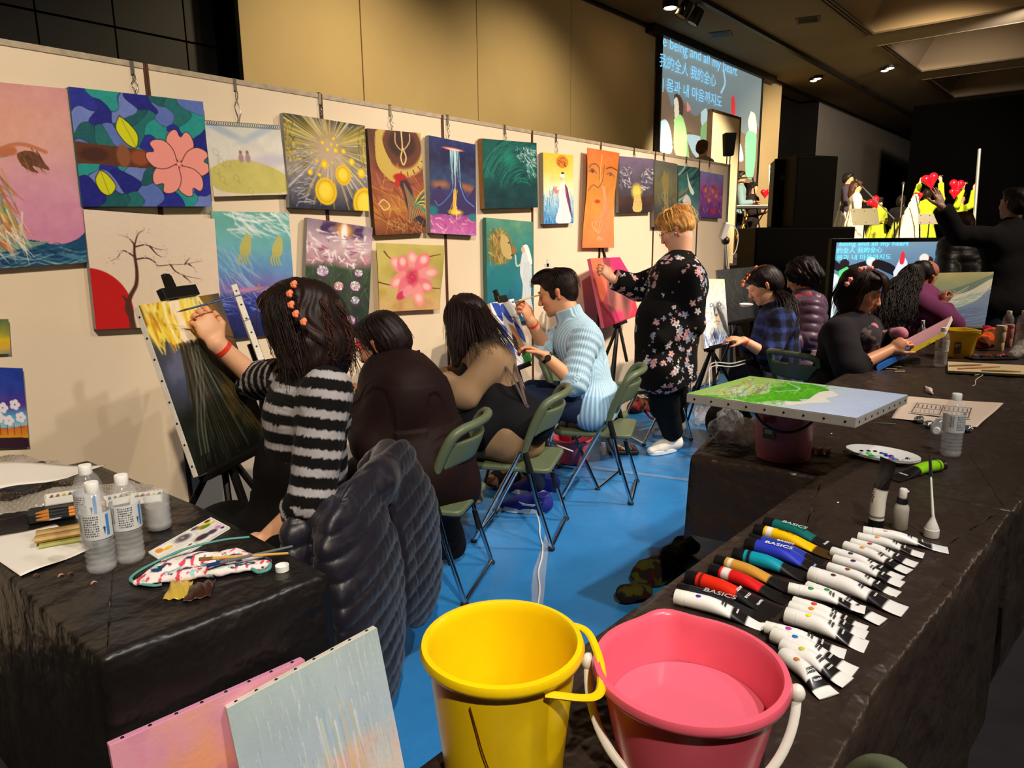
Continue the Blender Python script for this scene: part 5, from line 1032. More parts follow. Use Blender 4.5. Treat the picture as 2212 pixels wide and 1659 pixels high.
wt=wristband(wL+(eL-wL)*.06,eL-wL,t,.035,.018,(24,22,22),'black wristwatch strap');wt.name='wristwatch';g=G();c_=wL+(eL-wL)*.06;n_=nz(O0-c_+UP*.4);g.lathe([(.0,.036),(.017,.036),(.019,.03)],20,frame(c_,nz(n_-nz(eL-wL)*(n_@nz(eL-wL)))));g.obj('dial',mat('watch_face',(90,80,70),.2,metal=.8),wt)
a_,b_=D(1106,653,3.98),D(1178,634,4.1);t2=thing('paint_brush','short yellow-handled flat brush in the raised hand of the man in blue','brush',a_);g=G();g.tube([a_+(b_-a_)*.2,b_],[.005,.004],8);g.obj('handle',mat('yellow_lacquer',(226,180,90),.3),t2);g=G();g.tube([a_,a_+(b_-a_)*.2],.0052,8);g.obj('ferrule',m_chrome,t2)

# --- blonde person standing in flowered tunic
t=person('person','blonde person standing in a black tunic with pink flowers',V3(4.25,2.25,0))
aN,aF=A(1452,975,.0),A(1462,935,0);aN[2]=aF[2]=.1
J=dict(pel=D(1440,790,4.62),neck=D(1470,555,4.6),hL=D(1432,800,4.52),hR=D(1448,790,4.72),sL=D(1495,597,4.42),sR=D(1440,590,4.78),bf=cd(-.96,0,.2))
eL,wL=D(1494,700,4.48),D(1430,735,4.44);eR,wR=D(1378,622,4.74),D(1322,602,4.66);kN,kF=aN*.5+J['hL']*.5+cd(-1,0,0)*.02,aF*.5+J['hR']*.5
HM=hframe(D(1462,500,4.58),cd(-.86,-.42,.35));b=Body();torso(b,J,0,fat=1.15);arm(b,J['sL'],eL,wL);arm(b,J['sR'],eR,wR);head(b,HM,1,J['neck'],.062,jaw=1.08);hand(b,wR,D(1300,578,4.62)-wR,cd(-.3,-.5,.8),-1,(.6,.8,.9,.9),.95,thumb=.8)
leg(b,J['hL'],kN,aN+V3(0,0,.0));leg(b,J['hR'],kF,aF);b.mesh(.0085,'body',m_skin,t,skincol((228,172,142)))
b=Body();torso(b,J,.03,fat=1.22,k=.07,chest=1.08);b.cone(J['pel']-UP*.10,J['pel']+UP*.30+cd(-1,0,0)*.05,.195,.165,'torso',.08,sq=(cd(0,0,1),.85),flat=(1,0));b.cone(J['neck']-UP*.16,J['pel']+UP*.2,.15,.17,'torso',.08);arm(b,J['sL'],eL,wL,.024,r=(.066,.058,.055,.045));arm(b,J['sR'],eR,wR,.024,upto=1.88,r=(.066,.062,.058,.045));b.cone(J['neck']-UP*.04,J['neck']+UP*.012+cd(.1,0,0)*.01,.085,.075,'torso',.02,flat=(0,1))
rr=np.random.RandomState(5)
def floral(P,T,s,a,I):
    c=np.tile(np.array((10,8,10),float),(len(P),1));lo,hi=P.min(0),P.max(0)
    for k in range(200):
        cl=P[rr.randint(len(P))]
        for j in range(rr.randint(3,7)):
            q=cl+rr.normal(size=3)*.03;near=np.linalg.norm(P-q,axis=1);r_=rr.uniform(.014,.028);v=P-q;an=np.arctan2(v[:,2],v@RH);pet=r_*(.78+.22*np.cos(an*5+j));m=near<pet
            base=[(226,176,176),(222,214,220),(196,150,160),(150,160,190)][rr.randint(4)];c[m]=np.array(base)*(.8+.2*(near[m]/r_))[:,None];c[near<r_*.25]=(170,90,60)
        for j in range(4):q=cl+rr.normal(size=3)*.045;c[np.linalg.norm(P-q,axis=1)<.008]=[(90,100,90),(150,120,90),(90,100,130)][rr.randint(3)]
    return c
b.mesh(.0065,'flowered_tunic',m_cloth,t,floral,folds(.007,16,6))
b=Body();leg(b,J['hL'],kN,aN+UP*.03,.022,r=(.1,.075,.068,.05),flat=1);leg(b,J['hR'],kF,aF+UP*.03,.022,r=(.1,.075,.068,.05),flat=1);b.mesh(.009,'trousers',mat('black_trousers',(15,14,15),.8,spec=.15),t,None,folds(.005,24,3))
for an_,tx,ty in((aN,1400,985),(aF,1415,940)):
    q=A(tx,ty,0);sh=sneaker('shoe',V3(an_[0],an_[1],.085),q,t,(232,228,222),lab='white low lace-up sneaker');d_=nz(V3(*(q-an_)[:2],0));x_=np.cross(UP,d_)
    g=G();[g.tube([V3(*an_[:2],0)+d_*(.06+.022*k)+x_*.02+UP*(.105-.011*k),V3(*an_[:2],0)+d_*(.072+.022*k)-x_*.02+UP*(.105-.011*k)],.0022,4)for k in range(4)];g.obj('laces',mat('lace',(200,196,190),.7),sh)
L=lambda*p:tf(HM,p)[0];b=Body();b.ell(L(-.02,0,.05),(.108,.09,.09),HM,'h',.03);b.ell(L(-.05,0,.02),(.075,.084,.06),HM,'h',.03);b.ell(L(.05,0,.105),(.05,.06,.03),HM,'h',.03);b.ell(L(.11,0,.0),(.07,.1,.08),HM,'h',.012,sub=True)
for y in(-1,1):b.ell(L(-.012,y*.09,-.008),(.026,.024,.03),HM,'h',.006,sub=True)
b.mesh(.0075,'hair',m_hair,t,lambda P,T,s,a,I:np.array((206,150,84))*(1+.3*snoise(P,110,2))[:,None],hairdisp(HM,.004,40,3))
strands('hair_locks',[[L(-.03,0,.14),L(-.03+.09*math.cos(a),.08*math.sin(a),.13),L(-.03+.12*math.cos(a),.10*math.sin(a),.06),L(-.04+.105*math.cos(a),.095*math.sin(a),.0)]for a in np.linspace(-2.6,3.2,10)],260,.0018,t,(220,166,96),.016,12,.006,9,colr=.3)
glasses(HM,t,1,(50,34,30))
g=G();g.ball(L(-.004,.094,-.012),.006,5);g.obj('earring',mat('pearl',(236,230,220),.2),t)
def figure(label,base,J,hd,arms,dirs=(None,None),top=None,topc=None,skin=SK,fat=1,vox=.011,tvox=.012,headk={},legs=None,pants=None,off=.016,upto=(2,2),r=(.05,.044,.041,.029),tdisp=None,tname='jumper',tmat=None,hs=1,curl=(.4,.5,.6,.6),ps=(None,None),neckr=.055,bandR=0):
    t=person('person',label,base);HM=hframe(hd[0],hd[1]);b=Body();torso(b,J,0,fat=fat);eL,wL,eR,wR=arms;arm(b,J['sL'],eL,wL,r=r);arm(b,J['sR'],eR,wR,r=r);head(b,HM,hs,J['neck'],neckr,**headk)
    for i,(w,d_)in enumerate(((wL,dirs[0]),(wR,dirs[1]))):
        if d_ is not None:hand(b,w,d_,ps[i]if ps[i]is not None else cd(0,-.8,-.3),1 if i==0 else-1,curl,.95*hs)
    if legs:(kL,aL,kR,aR)=legs;leg(b,J['hL'],kL,aL);leg(b,J['hR'],kR,aR)
    b.mesh(vox,'body',m_skin,t,skincol(skin))
    b=Body();torso(b,J,off,fat=fat*1.03);arm(b,J['sL'],eL,wL,off+.004,upto=upto[0],r=r);arm(b,J['sR'],eR,wR,off+.004,upto=upto[1],r=r);b.mesh(tvox,tname,tmat or m_cloth,t,topc,tdisp or folds(.006,20,3))
    if legs:b=Body();leg(b,J['hL'],kL,aL,.015);leg(b,J['hR'],kR,aR,.015);b.cone(J['hL'],J['hR'],.11*fat,None,'x',.04);b.mesh(.013,'trousers',m_cloth,t,pants or(24,24,34),folds(.006,20,5))
    return t,HM
def hairv(t,HM,balls,col,vox=.009,amp=.003,fr=50,s=1,subs=(),name='hair'):
    b=Body()
    for c,r_ in balls:b.ell(tf(HM,np.array(c)*s)[0],np.array(r_)*s,HM,'h',.035)
    for c,r_ in subs:b.ell(tf(HM,np.array(c)*s)[0],np.array(r_)*s,HM,'h',.01,sub=True)
    return b.mesh(vox,name,m_hair,t,lambda P,T,s_,a,I:np.array(col)*(1+.35*snoise(P,70,2))[:,None],hairdisp(HM,amp,fr,5))
CAP=[((-.028,0,.045),(.108,.088,.094)),((-.06,0,-.01),(.075,.08,.075)),((.045,0,.1),(.05,.06,.03))]
# plaid shirt, flowers in the hair
J=dict(pel=D(1690,835,5.0),neck=D(1672,662,5.0),hL=D(1680,845,4.9),hR=D(1695,835,5.12),sL=D(1690,690,4.84),sR=D(1660,685,5.16),bf=cd(-.95,0,.3))
eL,wL=D(1660,768,4.8),D(1606,736,4.82);eR,wR=D(1640,750,5.15),D(1612,745,5.1)
def plaid(P,T,s,a,I):
    z=P[:,2];x=P@RH;f=lambda v,p:(np.sin(v*2*PI/p)>.35).astype(float);m=f(z,.09)+f(x,.09);c=np.outer(1+0*m,(20,20,30))+np.outer(m,(16,24,52));c[(np.abs(np.sin(z*PI/.045))<.12)|(np.abs(np.sin(x*PI/.045))<.12)]*=1.3;return c
t,HM=figure('person in a navy plaid shirt with orange flowers in dark tied hair, painting the lion',V3(5.2,1.9,0),J,(D(1648,618,5.0),cd(-.88,-.5,.1)),(eL,wL,eR,wR),(D(1590,733,4.82)-wL,None),topc=plaid,upto=(1.15,2),off=.024,fat=1.02,tname='plaid_shirt',r=(.055,.05,.044,.03),ps=(cd(0,-.9,.3),None),legs=(D(1600,810,4.95),D(1590,900,5.0),D(1620,800,5.15),D(1600,890,5.2)))
hairv(t,HM,CAP+[((-.09,0,.0),(.05,.06,.08))],(26,16,16));L=lambda*p:tf(HM,p)[0]
strands('hair_locks',[[D(1672,628,4.95),D(1690,655,4.86),D(1700,700,4.80),D(1703,735,4.79)],[D(1680,625,5.0),D(1712,650,4.9),D(1716,690,4.85),D(1712,725,4.83)]],200,.003,t,(26,16,16),.02,6,.01,8)
for k,(x,y)in enumerate(((1633,578),(1617,594),(1612,601),(1606,608),(1604,616))):rose('hair_flower',D(x,y,4.92),cd(-.3,.5,-1),t,.016,(226,120,80))
g=G();g.tube(bez([D(1602,618,4.93),D(1615,594,4.9),D(1635,578,4.9),D(1655,572,4.95)],12),.004,5);g.obj('hair_band',mat('band_dark',(60,30,20),.6),t);wristband(wL+(eL-wL)*.12,eL-wL,t,.032,.014,(230,80,50),'orange wristband')
# purple quilted jacket
J=dict(pel=D(1750,790,5.8),neck=D(1735,640,5.8),hL=D(1740,795,5.7),hR=D(1760,790,5.95),sL=D(1752,665,5.62),sR=D(1722,660,5.98),bf=cd(-.9,0,.4))
quilt=lambda per,amp:(lambda P,T,s,a,I:amp*(np.abs(np.sin(PI*np.where(np.char.startswith(T.astype(str),'torso'),P[:,2],s)/per))**.5-.6)+.004*snoise(P,34,3))
t,HM=figure('person with bushy dark hair in a purple quilted jacket, beside the black loudspeaker',V3(6,2.2,0),J,(D(1728,600,5.8),cd(-.85,-.5,.4)),(D(1745,730,5.6),D(1700,745,5.6),D(1710,725,6),D(1690,740,5.95)),topc=(92,66,92),off=.04,tmat=m_shell,tname='quilted_jacket',tdisp=quilt(.07,.016),vox=.014,tvox=.012)
hairv(t,HM,[((-.04,0,.04),(.13,.12,.12)),((-.08,0,-.03),(.1,.11,.09))],(20,13,14),.012,.012,26)
b=Body();b.cone(D(1722,650,5.75),D(1760,648,5.72),.05,.055,'h',.04);b.ell(D(1765,665,5.75),(.09,.09,.12),tag='h',k=.06);b.mesh(.012,'hood',m_shell,t,(96,70,96),quilt(.08,.012))
b=Body();b.cone(D(1723,644,5.75),D(1748,640,5.7),.035,.03,'h',.04);b.mesh(.012,'collar_lining',m_cloth,t,(190,60,60),folds(.003,20,2))
# dark scarf, three-quarter face
J=dict(pel=D(1798,850,4.35),neck=D(1850,690,4.33),hL=D(1810,845,4.5),hR=D(1790,860,4.22),sL=D(1872,712,4.52),sR=D(1815,722,4.16),bf=cd(.9,0,-.3))
eL,wL=D(1895,755,4.45),D(1945,722,4.3);eR,wR=D(1838,798,4.02),D(1922,757,4.08)
t,HM=figure('person in dark grey top and patterned scarf, downcast eyes, pink flowers in brown hair',V3(4.7,1.5,0),J,(D(1861,633,4.28),cd(.70,-.33,-.62)),(eL,wL,eR,wR),(None,D(1950,740,4.06)-wR),topc=(26,23,28),upto=(1.9,1.35),off=.03,fat=1.15,hs=1.06,tname='dark_top',vox=.0075,tvox=.01,r=(.062,.056,.044,.031),curl=(.7,.9,1.,1.),ps=(None,cd(.3,-.6,.7)),skin=(206,146,110),tdisp=folds(.008,16,4),
   legs=(D(1880,850,4.45),D(1890,960,4.5),D(1880,870,4.2),D(1885,970,4.2)))
L=lambda*p:tf(HM,np.array(p)*1.06)[0]
hairv(t,HM,[((-.03,0,.048),(.11,.092,.094)),((-.055,0,-.03),(.085,.095,.10)),((-.02,.05,-.06),(.05,.045,.09)),((-.02,-.06,-.06),(.055,.04,.10)),((.05,0,.105),(.05,.06,.026))],(34,18,15),.008,.002,60,1.06,subs=[((.118,0,-.03),(.062,.056,.088))])
strands('hair_locks',[[L(.0,y*.02,.14),L(.075,y*.03-.01,.125),L(.108,y*.045-.005,.075),L(.10,y*.066,.035)]for y in(-1.1,-.4,.3,1.1)],240,.0016,t,(52,27,20),.006,8,.001,5)
strands('hair_locks',[[L(-.01,y*.03,.14),L(.01,y*.085,.08),L(.0,y*.098,-.02),L(-.01,y*.09,-.11),L(-.02,y*.08,-.15)]for y in(-1,-.7)],200,.0016,t,(36,20,17),.010,9,.001,5)
strands('hair_locks',[[L(-.04,.02,.13),L(-.1,-.07,.05),L(-.12,-.09,-.05),L(-.09,-.1,-.15)],[L(-.03,0,.13),L(-.02,-.1,.05),L(-.03,-.11,-.05),L(-.02,-.1,-.16)]],200,.0016,t,(30,17,15),.012,10,.001,5)
for y in(-1,1):
    g=G();g.tube(bez([L(.0965,y*.014,.034),L(.094,y*.032,.039),L(.080,y*.048,.032)],8),.0013,5,flat=.5);g.obj('eyebrow',mat('brow_hair',(30,20,16),.8),t);g=G();g.tube(bez([L(.0925,y*.016,.006),L(.0925,y*.030,.002),L(.083,y*.044,.007)],8),.0009,5);g.obj('eyelash',mat('brow_hair',(30,20,16),.8),t)
for x,y in((1858,582),(1866,580),(1836,604),(1829,614),(1881,580)):rose('hair_flower',D(x,y,4.15),cd(-.2,.3,-1),t,.018,(236,150,140))
nk=J['neck'];b=Body()
for k in range(5):b.cone(nk+cd(-.5,.1,.6)*.09-UP*.01*k,nk+cd(.7,-.5,-.5)*(.09+.012*k)-UP*(.02+.03*k),.035,.035,'s',.015)
b.chain([nk+cd(.6,-.4,-.5)*.1,D(1875,735,4.13),D(1883,785,4.12)],(.055,.06,.045),'s',k=.04)
b.mesh(.0085,'scarf',m_cloth,t,lambda P,T,s,a,I:np.where((snoise(P,120,4)>.12)[:,None],(92,80,84),(44,37,42)),folds(.008,50,2))
b=Body();b.chain([nk+cd(.6,-.4,-.2)*.1,D(1885,710,4.2),D(1888,735,4.2)],(.03,.028,.02),'s',k=.02);b.mesh(.008,'scarf_fold',m_cloth,t,(176,110,130),folds(.003,60,2))
b=Body();b.cone(D(1890,735,4.42),wL,.05,.042,'s');b.mesh(.01,'sleeve',m_cloth,t,(186,120,140),folds(.005,40,2))
# purple top, long curls
J=dict(pel=D(1965,765,5.3),neck=D(1990,632,5.3),hL=D(1975,770,5.45),hR=D(1955,775,5.15),sL=D(2015,652,5.5),sR=D(1985,660,5.1),bf=cd(.9,0,.3))
eL,wL=D(2060,690,5.5),D(2046,655,5.42);eR,wR=D(2052,702,5.02),D(2035,660,5.1)
t,HM=figure('person in a plum purple top with very long dark curls and a pink headscarf',V3(6.0,1.1,0),J,(D(1993,602,5.32),cd(.85,-.15,.5)),(eL,wL,eR,wR),(None,D(2034,636,5.12)-wR),topc=(112,52,92),off=.03,fat=1.25,tname='purple_top',vox=.01,tvox=.012,skin=(178,112,84),curl=(.7,.9,1,1),ps=(None,cd(.8,0,.5)),upto=(2,1.9),r=(.07,.06,.05,.034),neckr=.06)
hairv(t,HM,[((-.02,0,.045),(.1,.085,.09))],(24,15,15),.011);L=lambda*p:tf(HM,p)[0]
b=Body();b.chain([D(1972,595,5.2),D(1945,640,5.1),D(1918,690,5.0),D(1905,715,5.0)],(.09,.12,.11,.07),'h',k=.06,sq=(cd(0,0,1),.6));b.mesh(.013,'long_hair',m_hair,t,lambda P,T,s,a,I:np.array((20,13,13))*(1+.3*snoise(P,60,1))[:,None],lambda P,T,s,a,I:.012*snoise(P,60,3))
strands('hair_locks',[[D(1965,575,5.2),D(1920,625,5.05),D(1890,690,4.95),D(1888,722,4.95)],[D(1975,580,5.1),D(1945,640,4.97),D(1925,700,4.9),D(1915,728,4.9)],[D(1985,590,5.1),D(1978,640,5.0),D(1960,690,4.9),D(1945,722,4.9)]],330,.0032,t,(26,16,15),.03,6,0,40,40,curl=.009)
b=Body();b.ell(L(.02,0,.062),(.088,.088,.075),HM,'h',.01);b.ell(L(.13,0,-.01),(.1,.12,.085),HM,'h',.01,sub=True);b.ell(L(0,0,-.04),(.2,.2,.07),HM,'h',.01,sub=True);o=b.mesh(.009,'headscarf',m_cloth,t,(178,108,92),folds(.002,50,2));glasses(HM,t)
g=G();g.tube([L(-.0,-.084,-.04)+V3(.010*math.cos(a),0,.012*math.sin(a)-.01)for a in np.linspace(0,6.28,12,endpoint=False)],.0018,5,closed=True);g.obj('earring',m_chrome,t)
# tall person with raised hand, back to us
J=dict(pel=D(2158,655,5.8),neck=D(2186,485,5.8),hL=D(2138,660,5.8),hR=D(2180,660,5.8),sL=D(2128,512,5.75),sR=D(2232,505,5.85),bf=cd(-.2,0,1))
eL,wL=D(2066,508,5.75),D(2034,447,5.7);eR,wR=D(2268,560,5.85),D(2272,480,5.8)
t,HM=figure('tall person seen from behind in black jacket and jeans, one hand raised high',V3(7.0,.5,0),J,(D(2190,442,5.8),cd(-.25,.05,1)),(eL,wL,eR,wR),(D(2022,405,5.7)-wL,D(2268,420,5.8)-wR),topc=(12,11,14),off=.035,fat=1.05,tname='black_jacket',vox=.009,tvox=.013,skin=(150,116,100),curl=(.12,.1,.12,.15),ps=(cd(-.3,.1,1),cd(0,0,1)),legs=(D(2140,770,5.8),D(2140,880,5.8),D(2180,770,5.8),D(2180,880,5.8)),pants=(22,28,42),hs=1.05,upto=(1.95,2))
hairv(t,HM,CAP,(15,11,12),.011)
# dark padded coat with brown hair
J=dict(pel=D(2075,690,6.6),neck=D(2075,515,6.6),hL=D(2060,695,6.6),hR=D(2090,695,6.6),sL=D(2050,535,6.6),sR=D(2102,535,6.6),bf=cd(0,0,1))
t,HM=figure('person with brown hair in a dark padded coat seen from behind, beside the monitor',V3(8.0,1.2,0),J,(D(2075,490,6.6),cd(0,0,1)),(D(2046,600,6.5),D(2060,640,6.5),D(2105,600,6.5),D(2095,640,6.5)),topc=(18,15,17),off=.045,tmat=m_shell,tname='padded_coat',tdisp=quilt(.10,.014),vox=.016,tvox=.015,legs=(D(2062,780,6.6),D(2062,850,6.6),D(2090,780,6.6),D(2090,850,6.6)))
hairv(t,HM,CAP+[((-.06,0,-.08),(.08,.1,.09))],(62,38,26),.012)

# ---------------------------------------------------------------- stage
ST=1.08
g=G();g.box((14.2,-3.5,ST-.06),(20.8,6.7,ST));tag(g.obj('stage_platform',mat('stage_floor',(92,78,64),.6,noise=(5,.1)),smooth=False),'raised stage floor under the band, pale front edge','stage')
g=G();g.grid(lambda u,v:(14.16+.03*math.sin(u*260),6.7-10.2*u,.02+v*(ST-.09)),400,2);tag(g.obj('stage_skirt',mat('navy_drape',(30,30,58),.8),ang=180),'navy cloth skirt hanging along the stage front','stage skirt')
def small(label,px,py,d,h=1.6,face=cd(-.5,0,-.8),top=(200,190,176),low=(30,28,30),dress=False,hair=(26,18,16),long=False,aL=None,aR=None,grp='performers on the stage',z0=ST):
    """px, py: top of the head"""
    p=D(px,py,d);x,y=p[0],p[1];zt=p[2];s=h/1.65;Z=lambda k:zt-k*s;lf=nz(np.cross(UP,face));q=lambda k,l=0,f=0:V3(x,y,Z(k))+lf*l*s+nz(face)*f*s
    J=dict(pel=q(.72),neck=q(.26),hL=q(.78,.07),hR=q(.78,-.07),sL=q(.33,.16),sR=q(.33,-.16),bf=face);df=(q(.62,.20,.05),q(.60,.10,.28))
    eL,wL=aL(q)if aL else df;eR,wR=aR(q)if aR else(q(.62,-.20,.05),q(.60,-.10,.28));hm=(q(.115),face)
    dz=max(.02,(Z(1.6)-z0));an=[V3(*q(0,l)[:2],z0+.08)for l in(.08,-.08)]
    t,HM=figure(label,V3(x,y,z0),J,hm,(eL,wL,eR,wR),(wL-eL,wR-eR),topc=top,fat=.9,vox=.019,tvox=.02,legs=None if dress else((J['hL']+an[0])/2,an[0],(J['hR']+an[1])/2,an[1]),pants=low,hs=s*1.0,upto=(1.9,1.9),off=.02,tname='top');t['group']=grp
    hairv(t,HM,CAP+([((-.06,0,-.10),(.07,.1,.14))]if long else[]),hair,.018,.003,30)
    if dress:b=Body();b.cone(J['pel']+UP*.05,V3(x,y,z0+.06),.13,.30,'x',.05,flat=(0,1));b.mesh(.025,'skirt',m_cloth,t,low,lambda P,T,s,a,I:.02*np.sin(a*14))
    return t,HM,q
up=lambda l,k=-.12:(lambda q:(q(.25,l*.26,.1),q(k,l*.2,.16)))
small('man in a pale denim shirt at a microphone with a saxophone on the stage',1600,371,14.6,1.7,cd(.85,0,-.3),(120,150,160),(28,30,44))
small('woman with long dark hair in black playing the stage keyboard',1627,396,14.9,1.6,cd(.7,0,-.6),(40,30,34),(26,22,26),long=True)
small('white-sleeved violinist with brown hair on the stage behind the loudspeaker',1851,392,14.6,1.62,cd(.8,-.2,-.3),(226,220,210),(214,204,188),dress=True,long=True,hair=(70,38,24))
small('dark-haired performer half hidden behind the violinist',1834,376,15.6,1.6,cd(.6,0,-.5),(70,60,76),(200,196,186),dress=True)
small('performer in lime green raising a red heart, left of the raised hand',2005,408,15.0,1.6,cd(.5,.2,.6),(186,206,40),(190,210,50),dress=True,aL=up(1),aR=up(-1))
small('dark-haired performer in lime green facing the hall, right of the raised hand',2076,418,15.4,1.6,cd(.4,-.1,-.8),(186,206,40),(190,210,50),dress=True,aL=up(1),aR=up(-1))
small('performer in black reaching up beside the cream harp-shaped cloth',1948,425,15.2,1.5,cd(.4,.2,.4),(26,22,24),(190,200,60),dress=True,aR=lambda q:(q(.3,-.24,.05),q(.1,-.34,.1)))
small('child performer in lime green with a small red heart behind the music stand',1900,430,15.8,1.3,cd(.2,0,-.9),(170,190,50),(190,200,60),dress=True)
t2=figure('person with brown hair glimpsed above the panels before the screen',V3(9.3,5.0,1.0),dict(pel=D(1518,400,11),neck=D(1519,345,11),hL=D(1510,400,11),hR=D(1526,400,11),sL=D(1503,352,11),sR=D(1533,352,11),bf=cd(0,0,1)),(D(1518,322,11),cd(.6,0,.8)),(D(1500,385,11),D(1505,410,11),D(1536,385,11),D(1532,410,11)),topc=(150,140,120),vox=.02,tvox=.02,legs=(D(1512,480,11),V3(*D(1512,480,11)[:2],1.12),D(1524,480,11),V3(*D(1524,480,11)[:2],1.12)));hairv(t2[0],t2[1],CAP,(90,56,36),.015)
q=D(1518,480,11);g=G();g.box((q[0]-.6,q[1]-.6,0),(q[0]+.6,q[1]+.6,ST-.05));tag(g.obj('floor_support_box',mat('stage_floor'),smooth=False),kind='structure')  # box added as a support under the person glimpsed above the panels
def heart(label,c,s,rot=0,n=cd(.1,0,-1),group='red heart balloons'):
    b=Body();M=frame(c,n,RH);L=lambda x,y:tf(M,(x*s,y*s,0))[0];R_=mt(rz=rot);L=lambda x,y:tf(M,tf(R_,(x*s,y*s,0)))[0]
    yv=1 if(tf(M,(0,1,0))[0]-M[:3,3])[2]>0 else-1;L2=lambda x,y:L(x,y*yv)
    for k in(-1,1):b.cone(L2(k*.28,.2),L2(0,-.5),.30*s,.05*s,'h',.08*s)
    o=b.mesh(.03*s,'heart_balloon',mat('red_foil',(214,20,40),.18,coat=.6),None,None);tag(o,label,'balloon',group);return o
heart('large red heart balloon held highest above the lime green performers',D(2009,391,14.8),.30,.3)
heart('red heart balloon at right, held above the performer facing the hall',D(2066,403,15),.28,-.1)
heart('smaller red heart balloon just below the right large one',D(2062,418,14.9),.2)
heart('red heart balloon beside the child behind the music stand',D(1888,438,14.9),.24,.6)
heart('small red heart at the hand of the reaching performer in black',D(1983,425,15),.18)
heart('small red heart held up beside the keyboard player',D(1653,418,14.6),.17)
# ---------------------------------------------------------------- projection screen, monitor, loudspeakers, stage gear
m_emv=mat('lit_picture',vc=True,rough=.6,emv=.85);m_cab=mat('speaker_cabinet',(16,15,15),.55,bump=(300,.1,.001));m_gr=mat('speaker_grille',(12,12,12),.7,bump=(900,.5,.002))
def fit_text(body,p0,p1,h,up,m,parent,name='lettering'):
    """one line of writing from p0 to p1, letters about h high"""
    x=nz(p1-p0);z=nz(np.cross(x,up));M=frame(p0,z,x);M[:3,1]=np.cross(z,x);o=text(name,body,np.eye(4),h*1.35,m);w_=max(max(v.co.x for v in o.data.vertices),1e-4);k=np.linalg.norm(p1-p0)/w_;W=Matrix(M.tolist())@Matrix.Diagonal((k,1,1,1));o.parent=parent;o.matrix_local=Matrix(wm(parent).tolist()).inverted()@W;return o
def picture(seed,w,h,asp,tv=False):
    p=Pt(w,h,asp,seed).bg([(0,(120,134,134)),(.5,(104,116,120)),(1,(130,140,136))]if not tv else[(0,(130,160,180)),(.45,(90,120,150)),(.62,(60,80,110)),(.64,(30,40,60)),(.68,(90,106,110)),(1,(150,170,170))],.03,dirn=(.15,.9))
    return p
SB=6.64;a0,a1=B(1430,76,SB),B(1646,168,SB);bz=B(1634,398,SB)[2];TL=V3(a0[0],SB,(a0[2]+a1[2])/2);TR=V3(a1[0],SB,TL[2]);BL=V3(a0[0],SB,bz)
p=picture(51,260,230,1.35)
def SU(x,y):q=B(x,y,SB);return((q[0]-TL[0])/(TR[0]-TL[0]),(TL[2]-q[2])/(TL[2]-bz))
def spo(pts,c,**k):p.po([SU(*q)for q in pts],c,**k)
spo([(1424,190),(1440,195),(1452,230),(1465,205),(1480,225),(1500,250),(1530,240),(1560,260),(1590,270),(1610,290),(1640,280),(1640,410),(1420,400)],(112,92,74))
spo([(1456,205),(1464,202),(1472,212),(1476,232),(1472,262),(1460,255),(1456,235)],(70,50,40));spo([(1456,215),(1462,210),(1466,225),(1466,250),(1458,255)],(206,200,180))
spo([(1456,258),(1470,248),(1480,270),(1488,330),(1486,345),(1458,330)],(160,206,130));spo([(1424,262),(1440,260),(1450,290),(1450,330),(1424,322)],(190,214,214))
spo([(1484,290),(1505,292),(1514,300),(1510,340),(1496,330),(1484,300)],(176,200,204));spo([(1484,218),(1492,235),(1484,240)],(210,120,120));spo([(1514,242),(1526,235),(1530,260),(1520,280),(1514,262)],(170,196,196));spo([(1514,275),(1530,262),(1530,312),(1514,305)],(130,170,110))
spo([(1580,210),(1586,208),(1588,245),(1580,245)],(206,50,50));spo([(1622,240),(1632,250),(1634,290),(1620,285),(1616,262)],(190,196,186));spo([(1616,282),(1630,286),(1634,300),(1630,360),(1624,385),(1612,380),(1610,340),(1610,300)],(116,206,140));spo([(1593,310),(1600,312),(1606,345),(1594,345)],(190,200,206))
p.cv([SU(1563,152),SU(1566,180),SU(1558,200)],.014,(150,196,226))
t=canvas(p,TL,TR,BL,.02,'projection_screen','big projection screen on the wall showing song words in three scripts and performers','screen',edge=m_blk,m=m_emv)
m_tx=mat('projected_words',(120,190,226),emis=((120,196,240),1.0))
for body,x0,y0,x1,y1,h in(('e being and all my heart',1431,98,1592,164,.2),('我的全人 我的全心',1424,140,1546,186,.185),('| 몸과 내 마음까지도',1430,191,1559,231,.185)):
    fit_text(body,B(x0,y0,SB-.03),B(x1,y1,SB-.03),h,UP,m_tx,t,'lettering')
g=G();d_=.05
for a,b in((V3(TL[0]-d_,SB-.03,bz-d_),V3(TL[0],SB+.06,TL[2]+d_)),(V3(TR[0],SB-.03,bz-d_),V3(TR[0]+d_,SB+.06,TL[2]+d_)),(V3(TL[0],SB-.03,TL[2]),V3(TR[0],SB+.06,TL[2]+.16)),(V3(TL[0],SB-.03,bz-.16),V3(TR[0],SB+.06,bz))):g.box(tuple(a),tuple(b))
g.obj('screen_frame',m_blk,t,smooth=False)
# tall cream board on the stage
q0,q1=B(1532,237,5.9),B(1595,252,5.9);t=thing('cream_board','tall lit cream board standing before the projection screen','board',((q0[0]+q1[0])/2,5.9,0));g=G();g.box((q0[0]+.03,5.86,.0),(q1[0]-.01,5.9,q0[2]-.01));g.obj('board',mat('cream_board',(240,220,176),.7),t,smooth=False)
for a,b in((q0[0]-.02,q0[0]+.03),(q1[0]-.012,q1[0]+.004)):g=G();g.box((a,5.84,0),(b,5.92,q0[2]));g.obj('frame_post',mat('board_frame',(70,50,34),.6),t,smooth=False)
g=G();g.box((q0[0],5.84,q0[2]-.03),(q1[0],5.92,q0[2]+.01));g.obj('frame_rail',mat('board_frame'),t,smooth=False)
